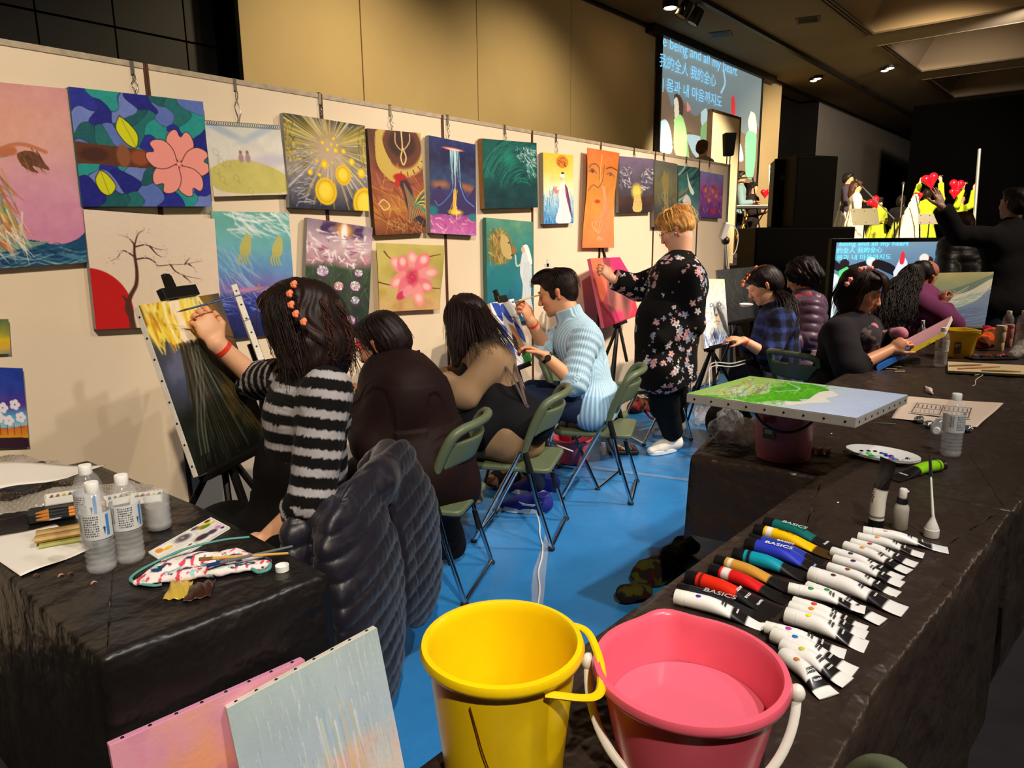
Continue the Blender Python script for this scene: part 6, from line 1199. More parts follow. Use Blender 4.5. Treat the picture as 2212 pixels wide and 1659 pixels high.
# small loudspeaker on a stand
c=D(1575,312,9.0);t=thing('stand_loudspeaker','small tapered black loudspeaker raised on a stand before the cream board','loudspeaker',(c[0],c[1],0));M=frame(c,UP,RH);g=G();V=[(-.055,-.05,-.14),(.055,-.05,-.14),(.055,.07,-.14),(-.055,.07,-.14),(-.075,-.07,.135),(.072,-.07,.135),(.072,.07,.135),(-.075,.07,.135)];g.add(V,[(0,3,2,1),(4,5,6,7),(0,1,5,4),(1,2,6,5),(2,3,7,6),(3,0,4,7)],M);g.obj('cabinet',m_cab,t,smooth=False,bev=.01)
for s in(-.02,.02):g=G();g.tube(tf(M,[(s,0,-.13),(s,0,-.3)]),.007,6);g.obj('bracket_rod',m_blk,t)
g=G();g.tube([c-UP*.28,V3(c[0],c[1],.02)],.018,8);g.obj('stand_pole',m_blk,t)
def pa(name,label,x0,y0,x1,y1,d,dep=.5,rot=0,grille=True,z0=None):
    tl,br=D(x0,y0,d),D(x1,y1,d);w_=np.linalg.norm((br-tl)[:2]);c=(tl+br)/2;zb=br[2]if z0 is None else z0;M=frame(V3(c[0],c[1],zb),UP,RH*math.cos(rot)+FH*math.sin(rot));hh=tl[2]-zb;t=thing(name,label,'loudspeaker',M=M)
    g=G();g.prism([(-w_/2,0),(w_/2,0),(w_/2*.82,dep),(-w_/2*.82,dep)],0,hh);g.obj('cabinet',m_cab,t,local=True,smooth=False,bev=.012)
    if grille:g=G();g.box((-w_/2+.02,-.012,.02),(w_/2-.02,.0,hh-.02));g.obj('grille',m_gr,t,local=True,smooth=False,bev=.006)
    g=G();g.tube([(w_/2-.0,dep*.45,hh*.55),(w_/2+.02,dep*.45,hh*.6),(w_/2+.02,dep*.45,hh*.7),(w_/2,dep*.45,hh*.74)],.008,6);g.obj('carry_handle',m_blk,t,local=True);return t
pa('loudspeaker','large black loudspeaker with bare front, the right of the pair on the cabinet',1706,338,1816,490,8.4,.45,.35)
t=pa('loudspeaker','black loudspeaker turned sideways, its back panel showing, left of the pair',1676,345,1706,490,8.5,.5,-.2,False)
g=G();g.box((-.04,-.012,.55),(.03,0,.60));g.obj('badge',mat('pale_badge',(120,112,100),.5),t,local=True);g=G();g.box((-.06,-.01,.2),(.05,0,.36));g.obj('jack_plate',mat('jack_plate',(34,32,32),.3,metal=.6),t,local=True)
pa('subwoofer','wide black bass cabinet on the floor carrying the pair of loudspeakers',1622,492,1846,700,8.2,.7,.12,True,0)
# monitor
c=D(1920,607,7.0);n_=nz(O0-c);n_[2]=0;n_=nz(n_);TLm,TRm,BLm=D(1806,524,7.0),D(2036,522,7.0),D(1806,706,7.0);BLm=V3(TLm[0],TLm[1],BLm[2]);TRm[2]=TLm[2]
p=picture(52,230,170,1.25,True)
def MU(x,y):return((x-1806)/230,(y-524)/182)
def mpo(pts,c,**k):p.po([MU(*q)for q in pts],c,**k)
mpo([(2034,522),(2040,524),(2040,640),(2014,640),(2024,560)],(16,16,20));mpo([(1804,560),(1830,575),(1870,565),(1900,562),(1930,572),(1950,590),(1944,600),(1920,590),(1880,575),(1830,588),(1804,580)],(30,28,36))
for x,y,c1 in((1828,570,(40,30,30)),(1885,566,(236,230,224)),(1898,572,(40,24,24)),(2010,566,(40,30,28)),(2000,560,(240,226,216))):p.bl(*MU(x,y),.045,.055,c1,.2)
mpo([(1818,585),(1836,578),(1840,600),(1818,604)],(90,220,130));mpo([(1998,578),(2020,574),(2016,594),(1996,592)],(90,230,130));mpo([(1804,590),(1818,600),(1824,640),(1804,700)],(220,232,236));mpo([(1936,590),(1948,560),(1956,556),(1966,575),(1962,610),(1944,625)],(226,230,240));mpo([(1948,552),(1953,544),(1958,555),(1956,572),(1948,570)],(230,50,60));mpo([(1890,600),(1920,610),(1934,604),(1934,612),(1910,622),(1888,616)],(24,22,30));mpo([(1880,660),(1940,650),(1936,720),(1880,720)],(24,28,50))
t=canvas(p,TLm,TRm,BLm,.05,'monitor','flat monitor among the seated painters repeating the song words in cyan','monitor',edge=m_blk,m=m_emv)
fr=nz(np.cross(UP,TRm-TLm));fr=-fr if fr@(O0-TLm)<0 else fr;mc=mat('cyan_words',(90,220,230),emis=((90,226,240),1.3));mw=mat('white_words',(240,244,250),emis=((240,244,250),1.1))
for body,x0,y0,x1,y1,h,m_ in(('being and all my heart',1812,531,1962,530,.045,mc),('的全人 我的全心',1806,546,1905,544,.042,mc),('몸과 내 마음까지도',1806,561,1924,559,.042,mc),('ることの',1880,619,1925,617,.05,mw),('ng and',1886,632,1926,630,.045,mw),('人 我',1882,646,1920,644,.05,mw)):fit_text(body,D(x0,y0,7)+fr*.006,D(x1,y1,7)+fr*.006,h,UP,m_,t)
g=G();M=frame((TLm+TRm)/2,fr,RH);w2=np.linalg.norm(TRm-TLm)/2;hh=TLm[2]-BLm[2];ysg=1 if(M[:3,1]@UP)>0 else-1
for x0,x1,y0,y1 in((-w2-.05,-w2,-hh-.05,.04),(w2,w2+.05,-hh-.05,.04),(-w2,w2,0,.04),(-w2,w2,-hh-.05,-hh)):g.box((x0,min(y0*ysg,y1*ysg),-.06),(x1,max(y0*ysg,y1*ysg),.015),M)
g.obj('bezel',mat('monitor_bezel',(22,21,22),.3,coat=.3),t,smooth=False,bev=.004)
g=G();cc=(TLm+TRm)/2;g.tube([V3(cc[0],cc[1],BLm[2])-fr*.05,V3(cc[0],cc[1],.02)-fr*.05],.03,8);g.obj('stand_post',m_blk,t);g=G();g.box((-.4,-.3,0),(.4,.3,.02),mt((cc[0],cc[1],0),YAW-PI/2));g.obj('stand_foot',m_blk,t,smooth=False)
# microphones, stands, stage instruments
def micstand(label,base,top,tip,ball=True,grp='microphone stands on the stage'):
    t=thing('microphone_stand',label,'microphone stand',base,group=grp);g=G();g.tube([base,top],.014,6);g.obj('pole',m_ebm,t);g=G();g.tube([top,tip],.012,6);g.obj('boom',mat('boom_metal',(150,150,156),.3,metal=.8),t)
    for k in range(3):g=G();g.tube([base+UP*.1,base+V3(.25*math.cos(k*2.1),.25*math.sin(k*2.1),.01)],.01,5);g.obj('leg',m_ebm,t)
    if ball:g=G();d_=nz(tip-top);g.tube([tip,tip+d_*.14],[.016,.022],8);g.ball(tip+d_*.16,.034,6);g.obj('microphone',mat('mic_body',(50,50,52),.4,metal=.4),t)
    return t
def onst(x,d):q=D(x,520,d);return V3(q[0],q[1],ST)
micstand('boom microphone stand reaching down across the violinist',onst(1935,13.6),D(1932,473,13.6),D(1862,403,13.6));micstand('upright microphone stand in front of the lime green skirt',onst(1942,13.8),D(1945,470,13.8),D(1950,414,13.8));micstand('microphone stand beside the cream harp-shaped cloth',onst(1990,14),D(1986,462,14),D(1978,422,14),False)
micstand('small boom microphone at the mouth of the denim-shirted man',onst(1650,14.4),D(1626,384,14.4),D(1614,384,14.4))
def mstand(label,x,y,d,w_=.5,h_=.34,tilt=.9,col=(96,92,76)):
    c=D(x,y,d);t=thing('music_stand',label,'music stand',(c[0],c[1],ST),group='music stands on the stage');M=frame(c,nz(UP*math.sin(tilt)*.6-FH*1),RH);g=G();g.box((-w_/2,-h_/2,-.012),(w_/2,h_/2,.0),M);g.obj('desk',mat('desk_%d'%col[0],col,.4,metal=.3),t,smooth=False,bev=.006)
    g=G();g.tube([c-UP*.1,V3(c[0],c[1],ST+.25)],.012,6);g.obj('post',m_ebm,t)
    for k in range(3):g=G();g.tube([V3(c[0],c[1],ST+.3),V3(c[0]+.25*math.cos(k*2.1),c[1]+.25*math.sin(k*2.1),ST+.01)],.01,5);g.obj('leg',m_ebm,t)
    for a in(-.38,0,.38):
        for b in(-.34,.34):g=G();g.ball(tf(M,(a*w_,b*h_,.0))[0],.012,4);g.obj('rivet',mat('mic_body'),t)
    return t
mstand('olive music stand desk with rivets in front of the violinist',1869,468,13.2);mstand('tilted pale music stand beside the lime green performer',2008,473,13.6,.45,.2,.2,(150,146,136));mstand('white scroll-topped music stand left of the loudspeakers',1670,385,14.9,.18,.56,.3,(206,200,186))
t=thing('keyboard','stage keyboard on a folding stand played by the woman in black','keyboard',onst(1625,14.2));c=D(1625,448,14.2);M=frame(c,UP,RH);g=G();g.box((-.38,-.14,-.03),(.38,.14,.03),M);g.obj('keybed',m_blk,t,smooth=False,bev=.01);g=G();g.box((-.36,-.13,.03),(.36,.0,.04),M);g.obj('keys',mat('key_white',(230,224,210),.4),t,smooth=False)
for s in(-1,1):g=G();g.tube([tf(M,(s*.25,-.1,-.03))[0],V3(*tf(M,(-s*.2,.1,0))[0][:2],ST)],.014,6);g.obj('leg',m_ebm,t)
t=thing('saxophone','golden saxophone hanging at the front of the denim-shirted man','saxophone',D(1600,480,14.3));g=G();P_=bez([D(1606,448,14.3),D(1612,455,14.3),D(1612,470,14.3),D(1600,500,14.3),D(1590,525,14.3),D(1584,536,14.3),D(1588,520,14.2),D(1594,505,14.2)],40);g.tube(P_,np.interp(np.linspace(0,1,len(P_)),[0,.6,.8,1],[.012,.045,.06,.10]),10);g.obj('body_tube',mat('brass',(206,146,50),.2,metal=1),t)
for k in range(7):g=G();g.ball(P_[8+3*k]-FH*.05,.02,5);g.obj('key_cup',mat('brass'),t)
t=thing('harp_cloth','tall cream cloth-covered harp shape between the lime green performers','harp cover',onst(1965,14.4));b=Body();b.chain([D(1978,425,14.5),D(1968,470,14.5),D(1958,540,14.5)],(.06,.16,.3),'x',k=.05,sq=(FH,.5));o=b.mesh(.03,'cloth_cover',m_cloth,t,(226,216,190),lambda P,T,s,a,I:.015*np.sin(a*12))
# white lamp on a tripod at the panel end
t=thing('lamp_stand','white clip lamp on a thin grey tripod at the end of the panel row','lamp',A(1590,640,0)*0+V3(6.9,2.75,0));dl=5.9;g=G();g.box((-.025,-.04,-.075),(.025,.04,.075),frame(D(1564,500,dl),nz(UP+RH*.3),RH));g.obj('lamp_head',mat('lamp_white',(206,206,204),.35),t,smooth=False,bev=.012)
g=G();g.ball(D(1567,520,dl),.035,8);g.obj('swivel',m_blk,t);g=G();g.tube([D(1568,525,dl),D(1578,640,dl)],.012,8);g.obj('pole',mat('grey_pole',(170,170,170),.3,metal=.7),t)
for s in(-1,1,.2):g=G();q=D(1578,625,dl);g.tube([q,V3(q[0]+.3*s,q[1]+.2*(s**2-.5),.01)],.01,6);g.obj('leg',mat('grey_pole'),t)
g=G();g.tube(bez([D(1570,492,dl),D(1582,486,dl),D(1594,505,dl),D(1590,540,dl),D(1574,560,dl)],20),.004,5);g.obj('cable',mat('white_cable',(220,220,216),.4),t)
t=thing('flag_pole','thin grey pole rising beside the stage at right','pole',onst(2110,13.5));g=G();g.tube([D(2116,322,13.5),D(2105,470,13.5)],.028,8);g.tube([D(2105,470,13.5),onst(2104,13.5)],.028,8);g.obj('pole_tube',mat('grey_pole'),t)
g=G();g.box((20.85,-3,0),(20.92,4.4,4.6));tag(g.obj('wall_backdrop',mat('stage_black',(4,4,4),1,spec=0),smooth=False),kind='structure')
# ---------------------------------------------------------------- canvases being painted
def pl(tl,n,d,corners):q=quadplane(tl,n,corners,d);return q[0],q[1],q[3]
# edge-on canvas of the second easel
p=Pt(60,80,.7,32).bg([(0,(60,50,60)),(.6,(40,60,120)),(1,(30,90,190))],.1).grain(6,14)
TLc,BLc=D(512,612,2.55),D(578,792,2.48);n_=nz(V3(.86,-.46,.2));ux=nz(np.cross(BLc-TLc,n_));ux=ux if(ux@AF)>0 else-ux
t=canvas(p,TLc,TLc+ux*.36,BLc,.022,'canvas_painting','canvas seen nearly edge-on between the striped painter and the thistle painting','painting',edge=m_cvs,tacks=6,tside=('l','r'))
ec=(TLc+BLc)/2+ux*.18
easel('black easel behind the striped painter holding the edge-on canvas',(TLc+BLc)*.5+ux*.18-n_*.03,BLc+ux*.18-n_*.03,n_,ux,w=.26,feet=[V3(1.75,2.35,0),V3(1.35,2.52,0),V3(1.5,2.85,0)])
# canvas of the man in blue
p=Pt(130,160,.8,33).bg([(0,(226,226,226)),(1,(216,216,222))],.1).grain(8,8)
for q,c in(([(.05,.0),(.35,.05),(.3,.3),(.15,.2)],(40,70,170)),([(.3,.1),(.5,.05),(.7,.35),(.5,.3)],(50,84,180)),([(.1,.3),(.35,.4),(.3,.55),(.1,.5)],(60,100,190)),([(.45,.35),(.7,.45),(.85,.8),(.6,.7)],(190,140,100)),([(.5,.5),(.62,.6),(.6,.8),(.45,.7)],(70,50,50)),([(.7,.3),(.95,.5),(.95,.7),(.75,.55)],(60,90,180)),([(.2,.6),(.4,.7),(.35,.95),(.1,.9)],(50,80,170)),([(.65,.82),(.95,.85),(1,1),(.7,1)],(50,150,60))):p.po(q,c)
q=[V3(2.981,2.686,1.096),V3(3.292,2.77,1.096),V3(2.94,2.512,.736)];n_=V3(.24,-.88,.4)
canvas(p,q[0],q[1],q[2],.02,'canvas_painting','white canvas with blue patches before the man in the light blue sweater','painting',edge=m_cvs,tacks=5,tside=('t','l'))
b_=q[2]+(q[1]-q[0])*.5;tp=(q[0]+q[1])/2;easel('easel with thin dark legs in front of the man in the light blue sweater',tp+nz(q[0]-q[2])*.05-nz(n_)*.03,b_-nz(n_)*.03,n_,q[1]-q[0],clip=tp,holder=.12,w=.25,feet=[A(1205,1012,0),V3(3.3,2.72,0),V3(2.8,2.62,0)])
# easel of the long haired painter (canvas hidden by her)
q=D(925,780,3.55);n_=V3(.3,-.88,.3);r_=nz(V3(.95,.3,0));easel('black easel between the brown coat and the long-haired person, its clamp showing',D(898,762,3.5),D(935,900,3.35),n_,r_,clip=D(896,772,3.5),holder=.10,w=.2,feet=[V3(2.5,2.5,0),V3(2.1,2.75,0),V3(2.45,2.9,0)])
# pink-red canvas
p=Pt(130,210,.6,34).bg([(0,(226,60,90)),(.3,(220,80,90)),(.6,(200,70,80)),(1,(206,50,90))],.08).grain(6,10)
p.po([(0,.0),(.3,0),(.35,.2),(.2,.55),(0,.6)],(236,110,80));p.po([(.3,0),(.5,0),(.45,.3),(.35,.25)],(150,50,80));p.po([(.5,0),(1,0),(1,.3),(.6,.25)],(222,30,110));p.bl(.55,.65,.3,.3,(190,120,110),.8);p.bl(.75,.6,.12,.3,(110,60,66),.9,.2);p.bl(.35,.55,.1,.3,(120,66,70),.9,.15);p.bl(.3,.9,.25,.08,(230,60,120),.8)
n_=nz(V3(.28,-.9,.32));TLq,TRq,BRq,BLq=quadplane((1275,558),n_,[(1275,558),(1352,555),(1366,700),(1306,708)],4.85)
canvas(p,TLq,TRq,BLq,.025,'canvas_painting','magenta and red canvas on the tall easel beside the blonde person','painting',edge=mat('pink_edge',(214,90,120),.7))
tp=(TLq+TRq)/2;b_=BLq+(TRq-TLq)/2;easel('tall black easel with a raised top clip holding the magenta canvas',tp+nz(TLq-BLq)*.17-n_*.035,b_-n_*.035,n_,TRq-TLq,clip=tp+nz(TLq-BLq)*.155-n_*.03,holder=.12,w=.22,feet=[A(1348,1010,0)*0+V3(3.95,2.55,0),V3(4.3,2.72,0),V3(4.0,2.85,0)])
# white lion canvas
p=Pt(120,200,.6,35).bg([(0,(232,206,180)),(.4,(226,222,220)),(1,(206,212,224))],.05).grain(8,6)
def rad(u,v):return math.atan2((v-.5),(u-.52)*.6)
p.dabs(330,(0,.05,1,1),0,.12,.007,[(60,110,180),(120,170,210),(220,226,226),(196,196,110),(90,140,190),(236,236,232)],.3,.8,fn=rad)
p.dabs(60,(0,.85,1,1),1.5,.12,.012,[(40,60,130),(60,90,160)],.3);p.bl(.54,.6,.13,.10,(232,206,176),.3);p.bl(.48,.6,.06,.045,(240,214,186),.3);p.bl(.6,.6,.06,.045,(240,214,186),.3);p.bl(.54,.7,.06,.03,(216,190,150),.4);p.bl(.54,.555,.05,.02,(80,110,150),.4)
for u in(.36,.7):p.bl(u,.4,.07,.03,(60,90,140),.3);p.bl(u,.4,.045,.02,(236,236,230),.3)
p.cv([(.44,.38),(.46,.5),(.48,.56)],.008,(90,130,170));p.cv([(.64,.38),(.62,.5),(.6,.56)],.008,(90,130,170));p.cv([(.42,.66),(.54,.64),(.66,.66)],.008,(110,110,90))
n_=nz(V3(.1,-.93,.33));TLq,TRq,BRq,BLq=quadplane((1514,602),n_,[(1514,602),(1562,601),(1582,745),(1522,753)],5.0)
canvas(p,TLq,TRq+(BRq-BLq-(TRq-TLq))*.3,BLq,.02,'canvas_painting','white canvas of a blue-maned lion face right of the blonde person','painting',edge=m_cvs)
b_=BLq+(TRq-TLq)/2;easel('black tripod easel under the blue-maned lion canvas',TLq*.5+TRq*.5-n_*.03,b_-n_*.03,n_,TRq-TLq,w=.3,feet=[A(1480,925,0),A(1600,880,0)*0+V3(5.3,2.0,0),V3(5.25,2.6,0)],metal=True)
# dark lion canvas behind
p=Pt(110,140,.85,36).bg([(0,(44,46,46)),(1,(34,34,36))],.1).grain(6,8);p.dabs(200,(0,0,1,1),1.5,.2,.008,[(76,78,74),(30,30,32),(96,96,88),(50,50,52)],.3,.6,fn=lambda u,v:1.3+(u-.5));p.bl(.75,.4,.06,.02,(130,126,110),.5);p.cv([(.6,.5),(.7,.7),(.85,.72)],.01,(20,20,22))
n_=nz(V3(-.1,-.95,.25));TLq,TRq,BRq,BLq=quadplane((1550,583),n_,[(1550,583),(1632,576),(1640,690),(1560,700)],5.6)
canvas(p,TLq,TRq,BLq,.02,'canvas_painting','dark charcoal-grey lion canvas behind the blue-maned lion','painting')
b_=BLq+(TRq-TLq)/2;easel('easel carrying the dark grey lion canvas',TLq*.5+TRq*.5-n_*.03,b_-n_*.03,n_,TRq-TLq,w=.4,feet=[V3(5.7,2.0,0),V3(6.2,2.3,0),V3(5.9,2.7,0)],metal=True)
# canvas held by the person in the scarf
p=Pt(160,110,1.5,37).bg([(0,(200,150,160)),(.6,(190,140,160)),(1,(150,130,190))],.1,dirn=(-.3,1)).grain(6,8);p.po([(0,.55),(.45,.8),(.45,1.1),(0,1.1)],(40,110,200))
dq=[D(1893,792,4.02),D(2040,715,4.15),D(2056,682,4.35)];BL_,BR_=dq[0],dq[1];TR_=dq[2];TL_=BL_+(TR_-BR_)
t=canvas(p,TL_,TR_,BL_,.03,'canvas_painting','pink canvas with blue and yellow edges held tilted by the person in the scarf','painting',edge=m_cvs)
nn=nz(np.cross(BL_-TL_,TR_-TL_));g=G();e0,e1=BL_+nz(BL_-TL_)*.001,BR_+nz(BL_-TL_)*.001;mid=e0+(e1-e0)*.45;dn=-nn*.03
for a,b,nm,c in((e0,mid,'blue_edge',(30,100,190)),(mid,e1,'yellow_edge',(214,190,40))):g=G();o_=nz(BL_-TL_)*.0015;g.add([a,b,b+dn,a+dn,a+o_,b+o_,b+dn+o_,a+dn+o_],[(0,1,2,3),(7,6,5,4),(0,4,5,1),(1,5,6,2),(2,6,7,3),(3,7,4,0)]);g.obj(nm,mat(nm,c,.5),t,smooth=False)
# sea canvas
p=Pt(190,160,1.2,38).bg([(0,(150,140,60)),(.25,(110,120,60)),(.45,(80,110,90)),(.6,(170,170,150)),(.75,(60,120,160)),(1,(40,50,120))],.05,dirn=(.05,1)).grain(6,12)
p.po([(0,.35),(.3,.35),(.6,.25),(1,.05),(1,.2),(.7,.35),(.4,.45),(0,.42)],(40,80,50));p.po([(0,.5),(.4,.45),(.7,.35),(1.02,.12),(1,.4),(.7,.6),(.4,.7),(0,.75)],(186,182,160));
for k in range(60):u=p.r.rand();p.cv([(u-.3,.62+.1*p.r.rand()),(u,.55-.2*u+.25*p.r.rand()),(u+.25,.35-.2*u+.3*p.r.rand())],.01,[(220,214,190),(120,150,130),(160,170,150),(60,130,150)][k%4],alpha=.6)
p.po([(.2,.8),(.5,.7),(.8,.55),(1.02,.35),(1,1.1),(0,1.1),(0,.9)],(36,80,140),alpha=.7)
for k in range(40):u=p.r.rand();v=.75+.25*p.r.rand();p.cv([(u-.2,v),(u,v-.04),(u+.2,v-.1)],.01,[(50,60,130),(90,140,180),(30,40,110),(40,110,150)][k%4],alpha=.7)
TLq,TRq,BLq=D(2003,590,5.35),D(2147,587,5.25),D(1999,704,5.15);sh=D(2106,703,5.1)-(BLq+TRq-TLq)
t=canvas(p,TLq,TRq,BLq+sh*.5,.03,'canvas_painting','green and blue sea canvas in front of the person in the purple top','painting',edge=m_cvs)
nq=nz(np.cross(BLq-TLq,TRq-TLq));nq=nq if nq@(O0-TLq)>0 else-nq;b_=BLq+(TRq-TLq)*.5;easel('table easel behind the green and blue sea canvas',(TLq+TRq)/2-nq*.04,b_-nq*.04+UP*.0,nq,TRq-TLq,w=.3,feet=[V3(b_[0]-.2,b_[1]+.1,.71),V3(b_[0]+.25,b_[1]-.1,.71),V3(b_[0]+.3,b_[1]+.25,.71)])
# lying canvas on the pink bucket
p=Pt(240,170,1.18,40).bg([(0,(150,196,90)),(.3,(170,206,120)),(.5,(200,216,210)),(.7,(196,210,236)),(1,(186,204,238))],.05,dirn=(.95,0)).grain(6,5)
p.cloud((236,240,230),4,.55,.2,(.0,.1,.5,.6),.5).po([(.3,.1),(.45,.05),(.6,.2),(.62,.45),(.66,.55),(.58,.66),(.62,.74),(.5,.8),(.42,.98),(.3,.95),(.2,1.02),(.1,.98),(.28,.8),(.36,.6),(.3,.4),(.34,.25)],(70,170,20))
p.dabs(160,(.25,.1,.6,.95),1.3,.22,.014,[(60,160,14),(110,200,40),(90,190,30),(140,206,70)],.4,.7)
p.po([(.62,.2),(.7,.35),(.68,.5),(.74,.62),(.66,.75),(.6,.9),(.55,.8),(.62,.7),(.6,.5),(.58,.3)],(238,234,222));p.dabs(90,(.08,.2,.32,.95),1.4,.2,.010,[(232,236,240),(200,60,40),(240,200,70),(120,90,180),(150,180,200),(220,226,200)],.25,.8);p.cv([(.3,.1),(.45,.3),(.38,.5)],.012,(180,206,220));p.cv([(.22,.6),(.28,.8),(.2,.95)],.012,(170,200,190))
Z_=.948;q=[A(1483,850,Z_),A(1620,812,Z_),A(1957,857,Z_),A(1850,903,Z_)]
BL_=q[0];TL_=q[1];BR_=q[3];TR_=TL_+(BR_-BL_)
t=canvas(p,TL_,TR_,BL_,.03,'canvas_painting','green and pale blue canvas lying flat on the pink bucket','painting',edge=m_cvsg,tacks=9,tside=('b','r'),m=m_glossp)
# two canvases leaning on the floor in front
p=Pt(260,240,1.07,41).bg([(0,(168,186,190)),(.35,(170,188,204)),(.6,(206,210,206)),(1,(222,196,190))],.08).grain(6,8)
p.cloud((238,180,162),2.2,.42,.25,(.5,.4,1.1,1.1),.95).cloud((230,184,174),2.5,.42,.25,(.0,.6,.5,1.1),.9).cloud((150,176,206),3,.5,.2,(.3,.2,.75,.9),.7)
p.dabs(420,(0,.02,1,1),1.5,.10,.004,[(240,242,240),(160,180,186),(214,220,216),(236,240,244),(130,150,160)],.08,.6);p.dabs(60,(.5,.35,.75,.95),1.5,.3,.012,[(226,234,240),(150,176,204),(206,190,120)],.04,.5);p.bl(.62,.7,.02,.14,(206,196,130),1)
TLq=V3(.591,1.262,.530);TRq=V3(.921,1.192,.585);dn=V3(.006,-.110,-.525)
canvas(p,TLq,TRq,TLq+dn,.022,'canvas_painting','pale blue and peach canvas leaning on the floor against the left table','painting',edge=m_cvs,tacks=8,tside=('t',))
p=Pt(240,200,1.2,42).bg([(0,(214,150,170)),(.4,(216,140,170)),(1,(206,130,160))],.12).grain(6,10).cloud((232,160,100),2.4,.55,.2,alpha=.8).cloud((226,150,110),3,.52,.2,(-.1,.25,.2,.6),.8).cloud((196,110,160),3,.56,.2)
for u,v,r in((.24,.58,.1),(.62,.5,.05)):
    for k in range(5):a=k*1.257+.3;p.po([(u,v),(u+r*.7*math.cos(a-.4),v+r*math.sin(a-.4)),(u+r*math.cos(a),v+1.2*r*math.sin(a)),(u+r*.7*math.cos(a+.4),v+r*math.sin(a+.4))],(236,150,140),(190,60,90),.003)
    p.bl(u,v,.012,.012,(240,190,110),.3)
p.dabs(30,(.1,.3,.9,.9),.9,.05,.004,[(240,220,226),(180,50,80)],.6)
TLq=B(236,1612,1.305);TRq=B(658,1424,1.262)
canvas(p,TLq-V3(0,0,.0),TRq,TLq+V3(.0,-.06,.005-TLq[2]),.02,'canvas_painting','pink canvas with small flowers behind the pale blue one on the floor','painting',edge=mat('rose_edge',(206,140,170),.7),tacks=8,tside=('t',))
# ---------------------------------------------------------------- bottles, buckets, tubes and the other table things
m_pet=mat('clear_plastic',(236,240,244),.05,spec=1,alpha=.16,coat=.8);m_water=mat('clear_water',(206,212,214),.03,spec=1,alpha=.12,bump=(22,.6,.02));m_cap=mat('white_cap',(236,236,232),.45);m_lab=mat('bottle_label',vc=True,rough=.45);m_white=mat('white_plastic',(232,230,224),.35,coat=.2)
m_ink=mat('black_print',(24,24,26),.5);m_wink=mat('white_print',(236,236,236),.5);m_film=mat('clear_film',(206,200,196),.15,spec=1,bump=(40,1,.03),alpha=.45)
def bottle(label,M,water=.45,lab_=True,group=None,tint=None,s=1,h=.215):
    t=thing('water_bottle',label,'bottle',M=M@mt(s=s),group=group);R=.0325
    prof=[(0,.006),(.024,.002),(.030,.006),(R,.016)];z=.02
    while z<.125:prof+=[(R,z),(R-.0025,z+.006),(R,z+.012)];z+=.0125
    prof+=[(R,.14),(R-.0006,.145),(R-.0006,.165),(R-.003,.172),(.026,.184),(.0165,.196),(.0135,.2),(.0135,h-.004)]
    g=G();g.lathe(prof,32);g.obj('shell',m_pet,t,local=True,ang=60)
    if water:zt=water*.2;w_=[(0,.008)]+[(max(0,r-.0016),max(z,.008))for r,z in prof[1:]if z<zt];w_+=[(w_[-1][0],zt),(0,zt)];g=G();g.lathe(w_,32);g.obj('water',m_water,t,local=True,ang=60)
    g=G();g.lathe([(.0145,.194),(.0150,.196),(.0150,h),(.0140,h+.002),(0,h+.002)],30,wob=lambda r,z,a:r+(.0003*math.sin(a*40)if z<h else 0));g.obj('cap',m_cap,t,local=True)
    if lab_:
        P=Pt(150,50,4,7).bg([(0,(206,208,210)),(1,(200,204,206))]);
        for i in range(9):
            for k in range(30):
                if P.r.rand()<.8:u=.28+k*.0085;P.bl(u,.12+i*.09,.0035,.028,(50,50,56),.3)
        P.po([(.10,.1),(.16,.1),(.16,.9),(.10,.9)],tint or(50,130,200),smooth=False)
        for k in range(12):P.po([(.60+.01*k,.1),(.604+.01*k+.003*(k%3==0),.1),(.604+.01*k+.003*(k%3==0),.7),(.60+.01*k,.7)],(24,24,28),smooth=False)
        P.po([(.17,.55),(.215,.55),(.1925,.88)][::-1],(60,60,66),smooth=False)
        g=G();n=150;V=[];C=[]
        for j in range(50):
            for i in range(n):a=-2*PI*(i/n-.45)*.62-PI/2;V.append(((R+.0008)*math.cos(a),(R+.0008)*math.sin(a),.150-j/49*.062+0));C.append(P.im[j,i])
        F=[(j*n+i,j*n+i+1,(j+1)*n+i+1,(j+1)*n+i)for j in range(49)for i in range(n-1)];o=rawobj('label_wrap',V,F,m_lab,t);setcol(o.data,np.array(C));shade(o.data)
    return t
rzc=YAW-PI/2
bottle('front clear water bottle on the left table with a printed label',mt(A(222,1232),rzc),.5)
bottle('second clear water bottle, right beside the jar of grey water',mt(A(284,1211),rzc+.3),.62)
bottle('rear clear water bottle mostly hidden behind the front two',mt(A(205,1200)+V3(.02,.05,0),rzc-.4),.4)
bottle('clear half-full water bottle by the crumpled foil on the right table',mt(A(2052,985),rzc),.55,True,tint=(200,200,206),s=1.02)
t=bottle('empty clear bottle lying on its side next to the foil',frame(A(2035,928)+UP*.033,nz(A(2005,962)-A(2045,905)),UP),0,False,s=.8)
bottle('clear water bottle with a barcode label in front of the square yellow bucket',mt(A(2030,792),rzc),.5,True,tint=(206,90,60),s=1.05)
bottle('clear bottle standing behind the cream tumbler on the far table',mt(A(2172,742),rzc),.4,False,s=1.05);bottle('clear bottle with blue label at the right edge of the far table',mt(A(2204,752),rzc),.4,True,s=1.15)
